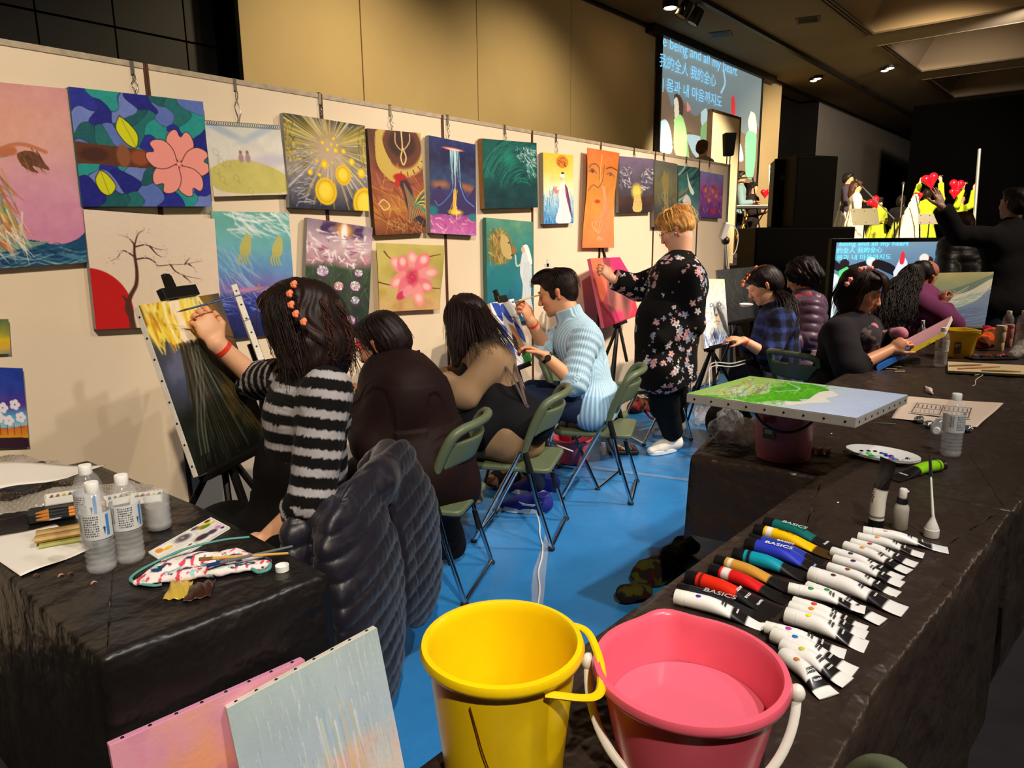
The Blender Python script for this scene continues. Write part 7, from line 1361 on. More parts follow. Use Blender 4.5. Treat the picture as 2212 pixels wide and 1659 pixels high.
# jar of grey water: a bottle cut short
c=A(345,1140);t=thing('water_jar','cut plastic jar of cloudy grey paint water on the left table','jar',c);g=G();pr=[(0,.003),(.028,.002),(.032,.01)]+[(.032-.002*(k%2),.016+.009*k)for k in range(9)];g.lathe(pr+[(.030,.102)],32);g.obj('shell',m_pet,t,local=True,solid=.0012)
g=G();g.lathe([(0,.005)]+[(r-.002,z+.002)for r,z in pr[1:9]]+[(0,.074)],28);g.obj('paint_water',mat('grey_water',(134,130,126),.15,noise=(40,.15)),t,local=True)
g=G();g.lathe([(.0155,0),(.0155,.013),(.0135,.013),(.0130,.002),(0,.002)],26,mt(A(610,1232)+UP*.0005));tag(g.obj('bottle_cap',m_cap),'single white bottle cap lying open side up on the left table','cap')
# buckets
def bucket(name,label,c,rb,rt,h,col,M=None,lip=.006,wob=None,cat='bucket',n=56,rough=.35):
    t=thing(name,label,cat,c);m=mat('plastic_%d_%d_%d'%col,col,rough,coat=.25,noise=(14,.05),sub=.05)
    prof=[(0,.003),(rb-.006,.003),(rb-.004,.0)]+[(rb+(rt-rb)*k/12,.002+(h-.004)*k/12)for k in range(13)]+[(rt+lip,h-.001),(rt+lip+.002,h-.007),(rt+lip,h-.013)]
    prof=[(0,0),(rb,0),(rb+(rt-rb)*.06,h*.06+.001),(rb+(rt-rb)*.08+.003,h*.07)]+[(rb+.003+(rt-rb-.003)*(.1+.85*k/10),h*(.1+.83*k/10))for k in range(11)]+[(rt,h-.018),(rt+lip,h-.016),(rt+lip+.003,h-.008),(rt+lip,h),(rt,h+.001),(rt-.003,h-.004)]+[(rt-.003-(rt-rb)*(.05+.9*k/8),h*(.93-.9*k/8))for k in range(9)]+[(0,h*.03)]
    g=G();g.lathe(prof,n,wob=wob);g.obj('pail',m,t,local=True,ang=60);return t,m
c=A(1090,1405,.905)*1;c=V3(.667,.588,.703)
wy=lambda r,z,a:r
t,m=bucket('yellow_bucket','tall round yellow bucket at the front end of the near table',c,.080,.104,.205,(240,206,8),lip=.007)
hd=nz(V3(.646,-.763,0));g=G();M=frame(c+UP*.182,UP,hd);P_=[(.104*math.cos(-1.02),.104*math.sin(-1.02)-.0,0),(.116,-.082,-.010),(.134,-.035,-.016),(.134,.03,-.012),(.118,.072,-.004),(.104*math.cos(.9),.104*math.sin(.9),0)];P_=bez(P_,30);g.tube(P_,.0065,8,M,flat=.6);g.obj('side_handle',m,t)
g=G();g.tube([(.0968*math.cos(a),.0968*math.sin(a),.150)for a in np.linspace(0,2*PI,56,endpoint=False)],.0014,5,closed=True);g.obj('inner_rib',m,t,local=True)
g=G()
for k in range(8):g.tube(bez([tf(mt(c),((.1025-.0006*j)*math.cos(2.45+.012*k+.01*math.sin(j)),(.1025-.0006*j)*math.sin(2.45+.012*k+.01*math.sin(j)),.196-.008*j))[0]for j in range(5)],8),.0010,4)
g.obj('paint_smear',mat('brown_paint',(120,60,10),.4),t)
g=G();g.tube(bez([tf(mt(c),(r*math.cos(a),r*math.sin(a),z))[0]for r,a,z in((.1045,3.45,.17),(.1030,3.52,.14),(.1005,3.58,.11),(.0975,3.66,.08),(.0955,3.75,.055))],16),[.0014,.002,.0012]*5+[.001]*2 if 0 else .0016,5,flat=.4);g.obj('dried_drip',mat('brown_paint'),t)
# pink basin with spout
c=V3(.828,.386,.703);sp=math.atan2(*(A(1440,1325,.873)-A(1500,1450,.873))[[1,0]])
def spout(r,z,a):d_=(a-sp+PI)%(2*PI)-PI;return r*(1+max(0,(z-.06))/.11*.14*math.exp(-(d_/.24)**2))if r>.06 else r
t,m=bucket('pink_basin','wide pink plastic basin with pouring lip and water inside, at the front of the table',c,.088,.123,.170,(232,98,122),lip=.008,wob=spout,cat='basin',n=96)
g=G();g.lathe([(0,.104),(.1065,.104)],64);g.obj('rinse_water',mat('pinkish_water',(220,104,128),.05,bump=(6,.05,.01)),t,local=True)
hd2=nz(A(1290,1530,.84)-A(1700,1600,.84));g=G();P_=[]
for k in range(40):a=PI*k/39;u=nz(V3(hd2[0],hd2[1],0));v=nz(V3(u[1],-u[0],0));v=v if v@(O0-c)>0 else-v;P_.append(c+UP*.150+u*.140*math.cos(a)+(v*.30*1.0-UP*.92)*.143*math.sin(a)*1.02+v*.035*math.sin(a))
g.tube(P_,.0062,10,flat=.55);g.obj('bail_handle',m_white,t)
for e in(0,-1):g=G();g.ball(P_[e],(.011,.011,.013),8);g.obj('handle_hub',m_white,t)
# bucket under the lying canvas
c=A(1690,985);t,m2=bucket('pink_bucket','dusty pink bucket standing under the green and pale blue canvas',c,.086,.104,.232,(226,136,152));fr_=nz(V3(*(O0-c)[:2],0));sd=nz(np.cross(UP,fr_))
g=G();g.tube([c+UP*.215+sd*.112*math.cos(a)+fr_*(.115*math.sin(a))-UP*.10*math.sin(a)for a in np.linspace(0,PI,30)],.005,8);g.obj('bail_handle',mat('grey_handle',(70,60,62),.4),t)
g=G();
for k,(a,z,r_,cl)in enumerate(((-.62,.145,.011,0),(-.40,.15,.013,1))):
    q=fr_*math.cos(a)+sd*math.sin(a)if 0 else fr_*math.cos(a)-sd*math.sin(-a);g.add(*(lambda M_:([tf(M_,(r_*math.cos(b),r_*math.sin(b),.001))[0]for b in np.linspace(0,6.28,14,endpoint=False)],[tuple(range(14))]))(frame(c+q*(.0885+z*.085)+UP*z,q)))
g.obj('sticker_red',mat('sticker_red',(170,30,40),.4),t,smooth=False)
q=fr_*math.cos(-.5)+sd*math.sin(-.5);M_=frame(c+q*.0975+UP*.10,q,sd);g=G();g.box((-.022,-.020,0),(.022,.016,.0012),M_);g.obj('sticker_panel',mat('sticker_green',(96,110,60),.4),t,smooth=False);g=G();g.box((-.016,-.002,0),(.012,.012,.0018),M_);g.obj('sticker_patch',mat('sticker_cream',(206,196,170),.4),t,smooth=False)
c=A(1237,998,0);t,m3=bucket('pink_bucket','small pink bucket on the blue sheet beside the blue-sweater man',V3(c[0],c[1],.002),.095,.128,.17,(240,96,120));g=G();g.tube([D(1160,945,4.1),D(1238,975,3.98)],.007,8,flat=.6);g.obj('bail_handle',m_white,t)
# square yellow bucket far
c=A(2068,770);t=thing('yellow_bucket','square yellow bucket with a printed side on the far table','bucket',c);fx=RH;g=G();V=[]
for z,w_ in((0,.062),(.10,.074),(.155,.082),(.157,.090),(.172,.091),(.172,.083),(.15,.078),(.01,.060)):
    for k in range(24):a=2*PI*k/24;s_=(abs(math.cos(a))**6+abs(math.sin(a))**6)**(-1/6);V.append((w_*s_*math.cos(a),w_*s_*math.sin(a),z))
M_=frame(c,UP,RH);g.add(V,[(j*24+k,j*24+(k+1)%24,(j+1)*24+(k+1)%24,(j+1)*24+k)for j in range(7)for k in range(24)]+[tuple(range(24))[::-1],tuple(7*24+k for k in range(24))],M_);g.obj('pail',mat('plastic_240_206_8'),t)
g=G();g.box((-.075,-.081,.03),(-.035,-.0775,.10),M_);g.obj('print_panel',mat('print_brown',(90,66,20),.5),t,smooth=False);g=G();g.tube(tf(M_,[(.08,-.04,.15),(.105,-.03,.145),(.108,.02,.145),(.08,.04,.15)]),.006,6);g.obj('side_handle',mat('plastic_240_206_8'),t)
fit_text('JET',tf(M_,(-.072,-.082,.075))[0],tf(M_,(-.040,-.082,.075))[0],.016,UP,m_wink,t)
# ---- paint tubes
def tube_mesh(name,L,r,bands,par,m):
    """tube body along +x from cap end to crimp; bands: (from, to, colour)"""
    g=G();n=28;ns=36;V=[];C=[]
    for j in range(ns+1):
        s_=j/ns;f=max(0,(s_-.25)/.75);f=f*f*(3-2*f);w_=r*(1.04+.5*f);hh=r*(1-f)+.0009*f;x=s_*L
        if s_>.93:hh=.0012
        col=bands[0][2]
        for a_,b_,c_ in bands:
            if a_<=s_<=b_:col=c_
        zc=r*(1-f)+.001
        for k in range(n):a=2*PI*k/n;V.append((x,w_*math.cos(a),zc+hh*math.sin(a)));C.append(col)
    F=[(j*n+k,j*n+(k+1)%n,(j+1)*n+(k+1)%n,(j+1)*n+k)for j in range(ns)for k in range(n)]+[tuple(range(n)),tuple(ns*n+k for k in range(n))[::-1]]
    o=rawobj(name,V,[f_[::-1]for f_ in F],m,par);setcol(o.data,np.array(C,float));shade(o.data,True,50);return o
m_tube=mat('tube_print',vc=True,rough=.3,coat=.3)
def ptube(label,c0,c1,r,cap,bands,texts=(),dot=None,z=0,group=None,roll=0,capl=.022,M=None,L=None):
    r=r*1.12
    if M is None:
        a,b=A(*c0,.70),A(*c1,.70);d=b-a;L=np.linalg.norm(d);d=nz(d);M=frame(a+UP*(.0005+z),UP,d)
    t=thing('paint_tube',label,'paint tube',M=M,group=group);M4=np.array(t.matrix_world);g=G()
    cr=r*1.02;g.lathe([(0,0),(cr*.96,0),(cr,.001),(cr,capl-.001),(cr*.9,capl),(0,capl)],26,mt((0,0,cr))@np.array(Matrix.Rotation(PI/2,4,'Y')),wob=lambda rr,zz,a:rr*(1+.02*math.sin(a*26)));g.obj('cap',cap,t,local=True)
    o=tube_mesh('tube_body',L-capl,r,bands,t,m_tube);o.location=(capl,0,0)
    def top(s_):f=max(0,(s_-.25)/.75);f=f*f*(3-2*f);hh=(r*(1-f)+.001*f);return r*(1-f)+.001+hh
    bl_=L-capl
    if dot:g=G();x=capl+dot[1]*bl_;g.ball((x,-r*.25,top(dot[1])*.97),(.0062,.0055,.0012),6);q=g.obj('colour_swatch',mat('sw_%d_%d_%d'%dot[0],dot[0],.4),t,local=True)
    for body,s_,size,m_,along in texts:
        x=capl+s_*bl_;sl=(top(min(1,s_+.05))-top(s_-.05))/(.1*bl_);M5=np.eye(4);th=math.atan(sl)
        if along:M5[:3,0]=(math.cos(th),0,math.sin(th));M5[:3,1]=(0,1,0)
        else:M5[:3,0]=(0,-1,0);M5[:3,1]=(math.cos(th),0,math.sin(th))
        M5[:3,2]=np.cross(M5[:3,0],M5[:3,1]);M5[:3,3]=(x,-size*.35 if along else size*1.1*len(max(body.split('\n'),key=len))/3.6,top(s_)+.0012);q=text('lettering',body,np.eye(4),size,m_,t,ext=.0002,bold=.0002);q.matrix_local=Matrix(M5.tolist())
    return t
WB=(240,239,238);KB=(26,24,25)
def white(label,c0,c1,dot,z=0,r=.0115,second=None):
    return ptube(label,c0,c1,r,m_cap,[(0,1,WB),(.60,.78,KB),(.10,.11,(200,200,200))],[('HEAVY\nBODY',.50,.0062,m_ink,False),('LIQUITEX',.655,.0042,m_wink,False)],(dot,.17),z,'white heavy body paint tubes')
for lb,c0,c1,dt,z,r in(('white tube with a beige swatch, topmost of the white tubes',(1863,1160),(2048,1190),(236,200,176),.0,.0125),('white tube with an amber swatch, second from the top of the white row',(1852,1173),(1995,1205),(240,170,30),.004,.0105),
   ('white tube with a crimson swatch, third from the top',(1838,1182),(1980,1222),(190,40,60),.0,.0105),('white tube with an orange-yellow swatch above the dark green one',(1823,1192),(1965,1240),(240,160,20),.004,.0105),('white tube with a dark green swatch beside the blue tubes',(1796,1202),(1948,1252),(40,60,44),.0,.0108),
   ('white tube with a dark violet swatch',(1800,1222),(1950,1268),(60,30,100),.004,.0105),('white tube with a rust brown swatch',(1788,1236),(1942,1286),(150,66,44),.0,.0105),('large white tube with a dark brown swatch in the middle of the row',(1748,1258),(1955,1325),(80,50,44),.002,.0155),
   ('white tube with a green swatch, its tail sticking out low',(1742,1280),(1908,1345),(30,150,76),.0,.0115),('greyish white tube turned on its side across the green one',(1702,1292),(1868,1330),(40,150,80),.011,.0105),('white tube with a bright red swatch',(1712,1312),(1872,1362),(226,60,50),.0,.0105),
   ('white tube with an orange swatch between red and yellow',(1704,1326),(1872,1378),(240,140,20),.004,.0105),('white tube with a bright yellow swatch',(1696,1346),(1872,1400),(250,230,10),.001,.0145),('white tube with a magenta swatch',(1652,1370),(1826,1418),(190,60,170),.003,.0105),('white tube with a blue swatch beside the pink basin',(1668,1386),(1846,1456),(40,110,210),.0,.0135),('white tube half hidden by the pink basin rim, above the lowest',(1688,1412),(1832,1480),(200,200,60),.003,.012),('lowest white tube, its tail beside the pink basin handle',(1690,1430),(1792,1506),(200,120,60),.0,.0125),
   ('long white tube with a violet swatch, below the black tube at the left end',(1458,1305),(1652,1352),(70,40,160),.0,.0145)):white(lb,c0,c1,dt,z,r)
B1=lambda c,e=.6:[(0,1,c),(e,1,KB)];bk=m_blk
BA=('BASICS',.12,.021,m_wink,True)
for lb,c0,c1,r,bands,tx,z in(('dark teal tube with white lettering, topmost of the dark tubes',(1652,1140),(1815,1190),.0135,B1((20,104,100),.62),[('BASICS',.12,.021,mat('mint_print',(170,220,210),.5),True),('LIQUITEX',.78,.0062,m_wink,False)],.0),
   ('yellow tube with a white barcode patch',(1630,1158),(1800,1205),.0135,[(0,1,(246,196,10)),(.04,.12,(240,236,226)),(.74,1,(70,50,20))],[('CADMIUM',.2,.009,m_ink,True)],.003),('blue tube with a paint-smeared black cap',(1622,1176),(1780,1216),.012,B1((40,60,170),.7),[('BASICS',.25,.013,m_wink,True)],.0),
   ('crumpled ultramarine tube, widest of the dark ones',(1610,1192),(1785,1238),.0155,B1((44,60,190),.68),[BA,('BASICS',.82,.006,mat('pale_blue_print',(150,190,240),.5),False)],.002),('turquoise tube with a black ring',(1584,1212),(1760,1256),.0145,[(0,1,(10,150,176)),(.05,.09,KB),(.55,1,KB)],[],.001),
   ('gold ochre tube with a paint-spotted cap',(1546,1222),(1722,1280),.0125,[(0,1,(206,150,60)),(.03,.1,(230,220,200)),(.62,1,KB)],[],.0),('red tube with a barcode patch near its cap',(1534,1242),(1702,1300),.0125,[(0,1,(214,30,34)),(.04,.16,(236,226,226)),(.62,1,KB)],[],.0),
   ('vermilion tube with a white framed label',(1484,1260),(1682,1326),.0145,[(0,1,(226,44,24)),(.04,.07,KB),(.52,1,KB)],[('ARTIST',.5,.008,m_wink,False),('COLOR',.62,.0075,m_wink,False),('LIQUITEX',.76,.0062,m_wink,False)],.0),('black tube with big grey lettering above the violet-swatch white tube',(1464,1288),(1662,1344),.0135,B1((34,34,40),.8),[('BASICS',.18,.022,mat('grey_print',(176,176,180),.5),True)],.0)):
    ptube(lb,c0,c1,r,bk,bands,tx,None,z,'dark labelled paint tubes',capl=.026)
ptube('lime green tube with black cap lying by the paper plates',(2035,1016),(1925,1036),.0165,bk,[(0,1,(140,206,20)),(.04,.08,KB),(.5,1,KB)],[('LIQUITEX',.75,.007,m_wink,False)],None,0,capl=.02)
q=A(1893,1140);M_=frame(q+UP*.0,UP,RH);M2=np.eye(4);M2[:3,0]=M_[:3,2];M2[:3,2]=nz(-nz(V3(*(q-O0)[:2],0))*.3-RH);M2[:3,2]=nz(M2[:3,2]-M2[:3,0]*(M2[:3,2]@M2[:3,0]));M2[:3,1]=np.cross(M2[:3,2],M2[:3,0]);M2[:3,3]=q-M2[:3,2]*.0165
ptube('white and black tube standing upright on its black cap',None,None,.0165,bk,[(0,1,(226,222,210)),(.03,.07,KB),(.52,1,KB)],[('LIQUITEX',.3,.012,m_ink,True)],None,0,M=M2,L=.185,capl=.026)
# dropper bottles
c=A(1943,1142);t=thing('spray_bottle','small frosted white bottle with a black collar and pump top','bottle',c);g=G();g.lathe([(0,0),(.0155,0),(.018,.003),(.018,.055),(.0165,.064),(.0115,.071),(.0115,.073)],28);g.obj('body',mat('frosted',(196,192,182),.3,trans=.2),t,local=True);g=G();g.lathe([(.0125,.070),(.0135,.071),(.0135,.084),(.012,.085),(0,.085)],28);g.obj('collar',m_blk,t,local=True);g=G();g.lathe([(.009,.085),(.0095,.086),(.0095,.108),(.008,.110),(0,.110)],24);g.tube([(.006,0,.101),(.015,0,.101)],.003,6,mt(rz=-.7));g.obj('pump',m_white,t,local=True)
c=A(2011,1158);t=thing('glue_bottle','small white bottle with a long thin spout leaning upright near the table edge','bottle',c);g=G();g.lathe([(0,0),(.0175,0),(.018,.002),(.0175,.020),(.016,.021),(.0155,.026),(.008,.042),(.004,.052),(.0035,.056)],28);g.obj('body',m_white,t,local=True);g=G();d_=D(2003,1005,np.dot(c-O0,AF)*1.02)-c;d_=nz(d_)*.165;g.tube([c+UP*.05,c+UP*.05+d_*.5,c+UP*.05+d_*.62],[.0035,.0026,.0026],8);g.obj('spout',m_white,t)
g=G();e=c+UP*.05+d_*.60;g.tube([e,e+d_*.36],[.0045,.0035],6,flat=.3);g.obj('dark_blade',mat('blade',(90,90,96),.2,metal=.8),t)
# plates with paint
def plate(label,c,rx,ry,rz,blobs,z=0,n=2,cat='plate'):
    t=thing('paper_plate',label,cat,mt((0,0,0))[:3,3]+c,rz);g=G()
    for k in range(n):zz=z+k*.003;g.lathe([(0,zz+.001),(.72,zz+.001),(.80,zz+.004),(.95,zz+.013),(1,zz+.014),(1,zz+.0155),(.94,zz+.0145),(.79,zz+.0055),(.71,zz+.0025),(0,zz+.0025)],44,np.diag([rx,ry,1,1.]))
    g.obj('plate',mat('paper_white_gloss',(230,228,222),.4),t,local=True)
    for i,(x,y,r_,cc)in enumerate(blobs):g=G();g.ball((x*rx,y*ry,.0035+.003*(n-1)),(r_,r_*.8,.0045),6);q=g.obj('paint_blob',mat('pb_%d_%d_%d'%cc,cc,.15,coat=.6),t,local=True)
    return t
c=A(1905,990);d_=A(1995,1008)-A(1815,972)
plate('oval paper plate with blobs of blue, green and red paint',c,.118,.078,math.atan2(d_[1],d_[0]),[(-.6,.1,.007,(20,24,30)),(-.45,.3,.008,(30,60,60)),(-.35,-.1,.011,(60,190,60)),(-.2,-.35,.012,(40,180,90)),(-.3,.45,.007,(20,30,60)),(-.1,.35,.008,(16,60,130)),(.02,.3,.008,(20,60,170)),(.1,.1,.009,(26,30,150)),(.2,.2,.009,(60,40,150)),(.28,-.05,.011,(120,80,190)),(.4,-.2,.012,(40,120,170)),(.5,-.35,.010,(180,40,60)),(.62,-.1,.010,(160,196,214)),(.62,.3,.009,(20,50,80)),(.3,-.45,.010,(206,40,40)),(-.5,-.35,.012,(196,214,206)),(.0,-.3,.016,(180,214,220))],n=3)
plate('white paper plate with white paint beside the person in the scarf',A(1888,740),.075,.06,.3,[(0,.0,.012,(226,222,220)),(.3,.2,.01,(210,200,206))])
plate('small white plate with red dabs held by the plaid-shirted painter',D(1612,662,4.85),.07,.045,.4,[(0,0,.010,(190,40,50)),(.4,.1,.008,(200,60,60)),(-.3,.2,.009,(226,226,226))])
def sheet(name,label,px,z,m,cat,lift=.003,thick=.0006,seed=0,crump=0,n=22,z0=.7,group=None):
    q=[A(x,y,z0)for x,y in px];rr_=np.random.RandomState(seed);g=G()
    def f(u,v):p_=(q[0]*(1-u)+q[1]*u)*(1-v)+(q[3]*(1-u)+q[2]*u)*v;return(p_[0],p_[1],p_[2]+.002+z+lift*(.5+.5*math.sin(u*7+seed)*math.cos(v*6+seed*2))+crump*abs(math.sin(u*19+seed+3*math.sin(v*13))*math.sin(v*17+2*math.sin(u*11))))
    g.grid(f,n,n);return tag(g.obj(name,m,solid=thick,ang=180),label,cat,group)
m_pap=mat('paper_cream',(226,204,184),.8,noise=(12,.03));m_papw=mat('paper_white',(214,208,200),.8)
sheet('paper_sheet','cream sheet of paper with ink palette prints on the right table',[(1925,905),(1957,858),(2168,873),(2110,925)],0,m_pap,'paper',.004)
P_=Pt(90,40,2.2,61).bg([(0,(226,208,190)),(1,(226,206,188))])
for a_,b_ in(((.04,.1),(.96,.1)),((.96,.1),(.96,.9)),((.96,.9),(.04,.9)),((.04,.9),(.04,.1)),((.5,.1),(.5,.9)),((.04,.5),(.96,.5))):P_.st([a_,b_],.03,(70,60,60))
for k in range(12):P_.st([(.08+.075*k,.2),(.09+.075*k,.42)],.03,(60,56,60));P_.st([(.08+.075*k,.6),(.1+.075*k,.82)],.02,(120,110,110))
q_=[A(x,y,.7075)for x,y in((1978,868),(2104,880),(2090,903),(1962,892))];t=canvas(P_,q_[0],q_[1],q_[3],.0008,'ink_print','grid of ink palette marks on the cream sheet','print',edge=m_pap)
b=Body();
for k,(x,y)in enumerate(((1985,912),(2005,922),(2030,918),(2065,925),(2090,932))):b.ell(A(x,y)+UP*.012,(.026+.006*(k%2),.018,.013),tag='x',k=.01)
tag(b.mesh(.0022,'crumpled_foil',mat('foil',(190,194,198),.22,metal=.9),None,None,lambda P,T,s,a,I:.0035*snoise(P,260,3)+.002*snoise(P,600,4)),'crumpled silver foil behind the half-full bottle','foil')
c0,c1=A(1885,915),A(1935,918);t=thing('paint_brush','thin dark brush lying beside the lying canvas corner','brush',c0);g=G();g.tube([c0+UP*.004,c1+UP*.004],[.002,.0035],6);g.obj('handle',m_blk,t)
b=Body();b.chain([A(2000,838)+UP*.004,A(2006,846)+UP*.006,A(2014,852)+UP*.004],(.006,.009,.005),'x');tag(b.mesh(.002,'eraser_piece',mat('eraser',(226,200,196),.7),None),'small pale curved eraser alone on the far sheet','eraser')
for k,(x,y)in enumerate(((1796,937),(1810,1086))):g=G();g.ball(A(x,y)+UP*.001,(.005,.003,.0015),5);tag(g.obj('paper_scrap',m_papw),['tiny white scrap behind the pink bucket','tiny white scrap on the dark patch below the paper plates'][k],'scrap')
g=G();g.grid(lambda u,v:tuple(A(1752+42*u,966+4*u+(18-4*u)*v)+UP*(.004+.012*math.sin(PI*v)+.002*math.sin(u*14))),16,8);tag(g.obj('wrapper',mat('bronze_wrap',(96,66,50),.25,metal=.5),ang=180),'crumpled bronze wrapper beside the pink bucket on the table','wrapper')
b=Body()
for k,(x,y,d,r_)in enumerate(((1545,935,2.95,.05),(1575,925,2.9,.07),(1600,945,2.8,.06),(1625,955,2.75,.05),(1560,955,2.85,.04))):b.ell(A(x,y+12)+UP*(.02+r_*.45),(r_*.8,r_*.7,r_*.75),tag='x',k=.05)
tag(b.mesh(.005,'plastic_bag',m_film,None,None,lambda P,T,s,a,I:.014*snoise(P,60,3)+.008*snoise(P,150,4)),'crumpled clear plastic bag left of the pink bucket','bag')
# ---- far table
b_=A(1898,787);t=thing('plant_pot_cup','dark green cup holding a brush near the forearm of the person in the scarf','cup',b_);g=G();g.lathe([(0,0),(.030,0),(.033,.045),(.041,.055),(.043,.078),(.040,.078),(.036,.05),(.0,.045)],28,wob=lambda r,z,a:r*(1+.05*math.sin(3*a)*(z>.05)));g.obj('cup',mat('dark_green',(20,40,34),.45),t,local=True);g=G();g.tube([(.0,0,.04),(.012,.0,.115)],.0015,6);g.obj('brush_handle',m_blk,t,local=True)
rr=np.random.RandomState(9)
for k in range(8):q=A(1925+32*rr.rand(),790+16*rr.rand())+UP*.004;a=rr.uniform(-.6,.3)+YAW-PI/2;g=G();d_=V3(math.cos(a),math.sin(a),0)*.03;g.tube([q-d_,q+d_],.0035,6);tag(g.obj('charcoal_stick',mat('stick_%d'%(k%3),[(150,130,100),(60,52,46),(176,160,130)][k%3],.8)),'short stick in the small heap beside the dark green cup','charcoal stick','heap of drawing sticks')
for lb,x,y,r0,h_,col in(('tall cream ribbed tumbler on the far table',2157,757,.031,.165,(214,200,176)),('dusty pink flask behind the cream tumbler',2176,748,.028,.15,(186,130,120))):
    t=thing('tumbler',lb,'tumbler',A(x,y));g=G();g.lathe([(0,0),(r0*.85,0),(r0*.9,.01),(r0*.92,.05),(r0*.86,.056),(r0*.95,.062),(r0,.12),(r0*.94,.125),(r0*1.02,.13),(r0*1.02,h_-.006),(r0*.96,h_),(0,h_+.002)],30);g.obj('body',mat('tum_%d'%col[0],col,.5),t,local=True)
b=Body();b.chain([A(2122,752)+UP*.04,A(2140,745)+UP*.06,A(2150,748)+UP*.03],(.045,.055,.04),'x',k=.04);tag(b.mesh(.006,'cloth_bag',m_cloth,None,lambda P,T,s,a,I:np.where((snoise(P,40,2)>.25)[:,None],(120,60,40),(226,90,30)),folds(.012,50,3)),'bright orange crumpled cloth bag right of the square yellow bucket','bag')
b=Body();b.chain([A(2130,736)+UP*.06,A(2150,735)+UP*.05],(.05,.04),'x',k=.04);tag(b.mesh(.007,'cloth_bag',m_cloth,None,(190,24,70),folds(.006,30,3)),'crimson cloth bundle behind the orange bag','cloth')
b=Body();b.chain([A(2185,775)+UP*.02,A(2215,768)+UP*.04,A(2240,775)+UP*.03],(.03,.055,.05),'x',k=.04);tag(b.mesh(.006,'plastic_bag',m_film,None,None,lambda P,T,s,a,I:.008*snoise(P,80,3)),'pale clear plastic bag at the right edge behind the tumblers','bag')
t=thing('paint_tray','black tray heaped with foil paint tubes on the far table','tray',A(2140,775));M_=frame(A(2140,775),UP,RH);g=G();g.box((-.14,-.05,0),(.14,.06,.012),M_);g.obj('tray',m_blk,t,smooth=False,bev=.004)
for k in range(9):g=G();x=-.12+.027*k;g.tube(tf(M_,[(x,-.03+.02*rr.rand(),.018+.008*rr.rand()),(x+.05*rr.normal(),.03,.022)]),[.008,.004],6,flat=.6);c_=[(200,60,50),(230,226,220),(90,60,150),(200,180,170),(210,120,60)][k%5];g.obj('foil_tube',mat('ft_%d'%c_[0],c_,.3,metal=.3),t)
t=thing('drawing_board','pale wooden board with brushes lying across the far table','board',A(2130,800));q_=[A(x,y,.705)for x,y in((2047,805),(2047,785),(2240,795),(2240,815))];g=G();g.add(q_+[v+UP*.012 for v in q_],[(0,1,2,3),(7,6,5,4),(0,4,5,1),(1,5,6,2),(2,6,7,3),(3,7,4,0)]);g.obj('board',mat('pale_wood',(206,184,146),.7,noise=(20,.08)),t,smooth=False)
for k,(x0,y0,x1,y1,c_)in enumerate(((2050,790,2120,788,(150,100,60)),(2070,796,2160,792,(200,150,90)),(2120,800,2205,803,(190,150,60)),(2110,805,2150,809,(60,130,170)))):
    tt=thing('paint_brush',['brown brush at the left end of the pale board','tan brush across the middle of the pale board','yellow-brown brush towards the right of the pale board','blue-handled brush at the front edge of the pale board'][k],'brush',A(x0,y0));g=G();g.tube([A(x0,y0,.722),A((x0+x1)/2,(y0+y1)/2,.722),A(x1,y1,.722)],[.004,.005,.003],6);g.obj('handle',mat('bh_%d'%k,c_,.5),tt)
g=G();g.tube(bez([A(x,y)+UP*.004 for x,y in((2105,812),(2128,808),(2130,800),(2122,812),(2108,822),(2106,832),(2100,836))],40),.0022,5);tag(g.obj('string',mat('string',(214,196,166),.8)),'loose pale string hanging from the pale board','string')
t=thing('spray_bottle','white trigger sprayer behind the tilted pink canvas','bottle',A(1990,740));q=A(1990,740);g=G();g.lathe([(0,0),(.028,0),(.03,.01),(.03,.09),(.012,.115),(.012,.12)],24);g.obj('body',mat('clear_body',(200,206,206),.2,trans=.5),t,local=True);g=G();g.box((-.012,-.01,.12),(.012,.01,.14));g.box((-.045,-.009,.14),(.02,.009,.16));g.tube([(-.02,0,.14),(-.035,0,.115),(-.03,0,.1)],.004,6);g.obj('trigger_head',m_white,t,local=True,bev=.003)
g=G();g.box((-.03,-.012,0),(.03,.012,.012),mt(A(2212,760),.3));tag(g.obj('eraser_piece',mat('mint',(170,210,190),.6),bev=.003),'small pale green eraser at the right edge of the far table','eraser')
# ---- left table things
sheet('paper_sheet','white paper towel spread under the bamboo rolls at the left edge',[(-60,1175),(120,1135),(195,1190),(45,1248)],0,m_papw,'paper',.004)
m_bam=[mat('bamboo_%d'%k,c_,.5,noise=(60,.12))for k,c_ in enumerate(((150,150,76),(176,140,80),(120,110,50)))]
t=thing('bamboo_brush_roll','rolled bamboo brush mat with brushes lying beside the water bottles','brush roll',A(130,1180));d_=nz(A(188,1160)-A(78,1180));pn_=np.cross(UP,d_)
for k in range(7):
    a0_=A(80,1178)+pn_*(-.040+.013*k)+UP*(.010+.016*abs(math.sin(k*1.1)));g=G();r_=.0095+.002*(k%2);g.tube([a0_+d_*.03*(k%3==0)*.3,a0_+d_*.16],r_,8,flat=.8);g.obj('bamboo_slat',m_bam[k%3],t)
for k in range(3):
    a0_=A(82,1150)+UP*(.034+.008*k)+pn_*(.004*k);g=G();g.tube([a0_,a0_+d_*.03],[.002,.0075],8);g.obj('bristles',mat('amber_bristle',(176,110,40),.6),t);g=G();g.tube([a0_+d_*.03,a0_+d_*.075],[.0075,.005],8);g.obj('ferrule',m_chrome,t);g=G();g.tube([a0_+d_*.075,a0_+d_*.16],.0045,8);g.obj('handle',mat('orange_handle',(214,130,50),.3),t)
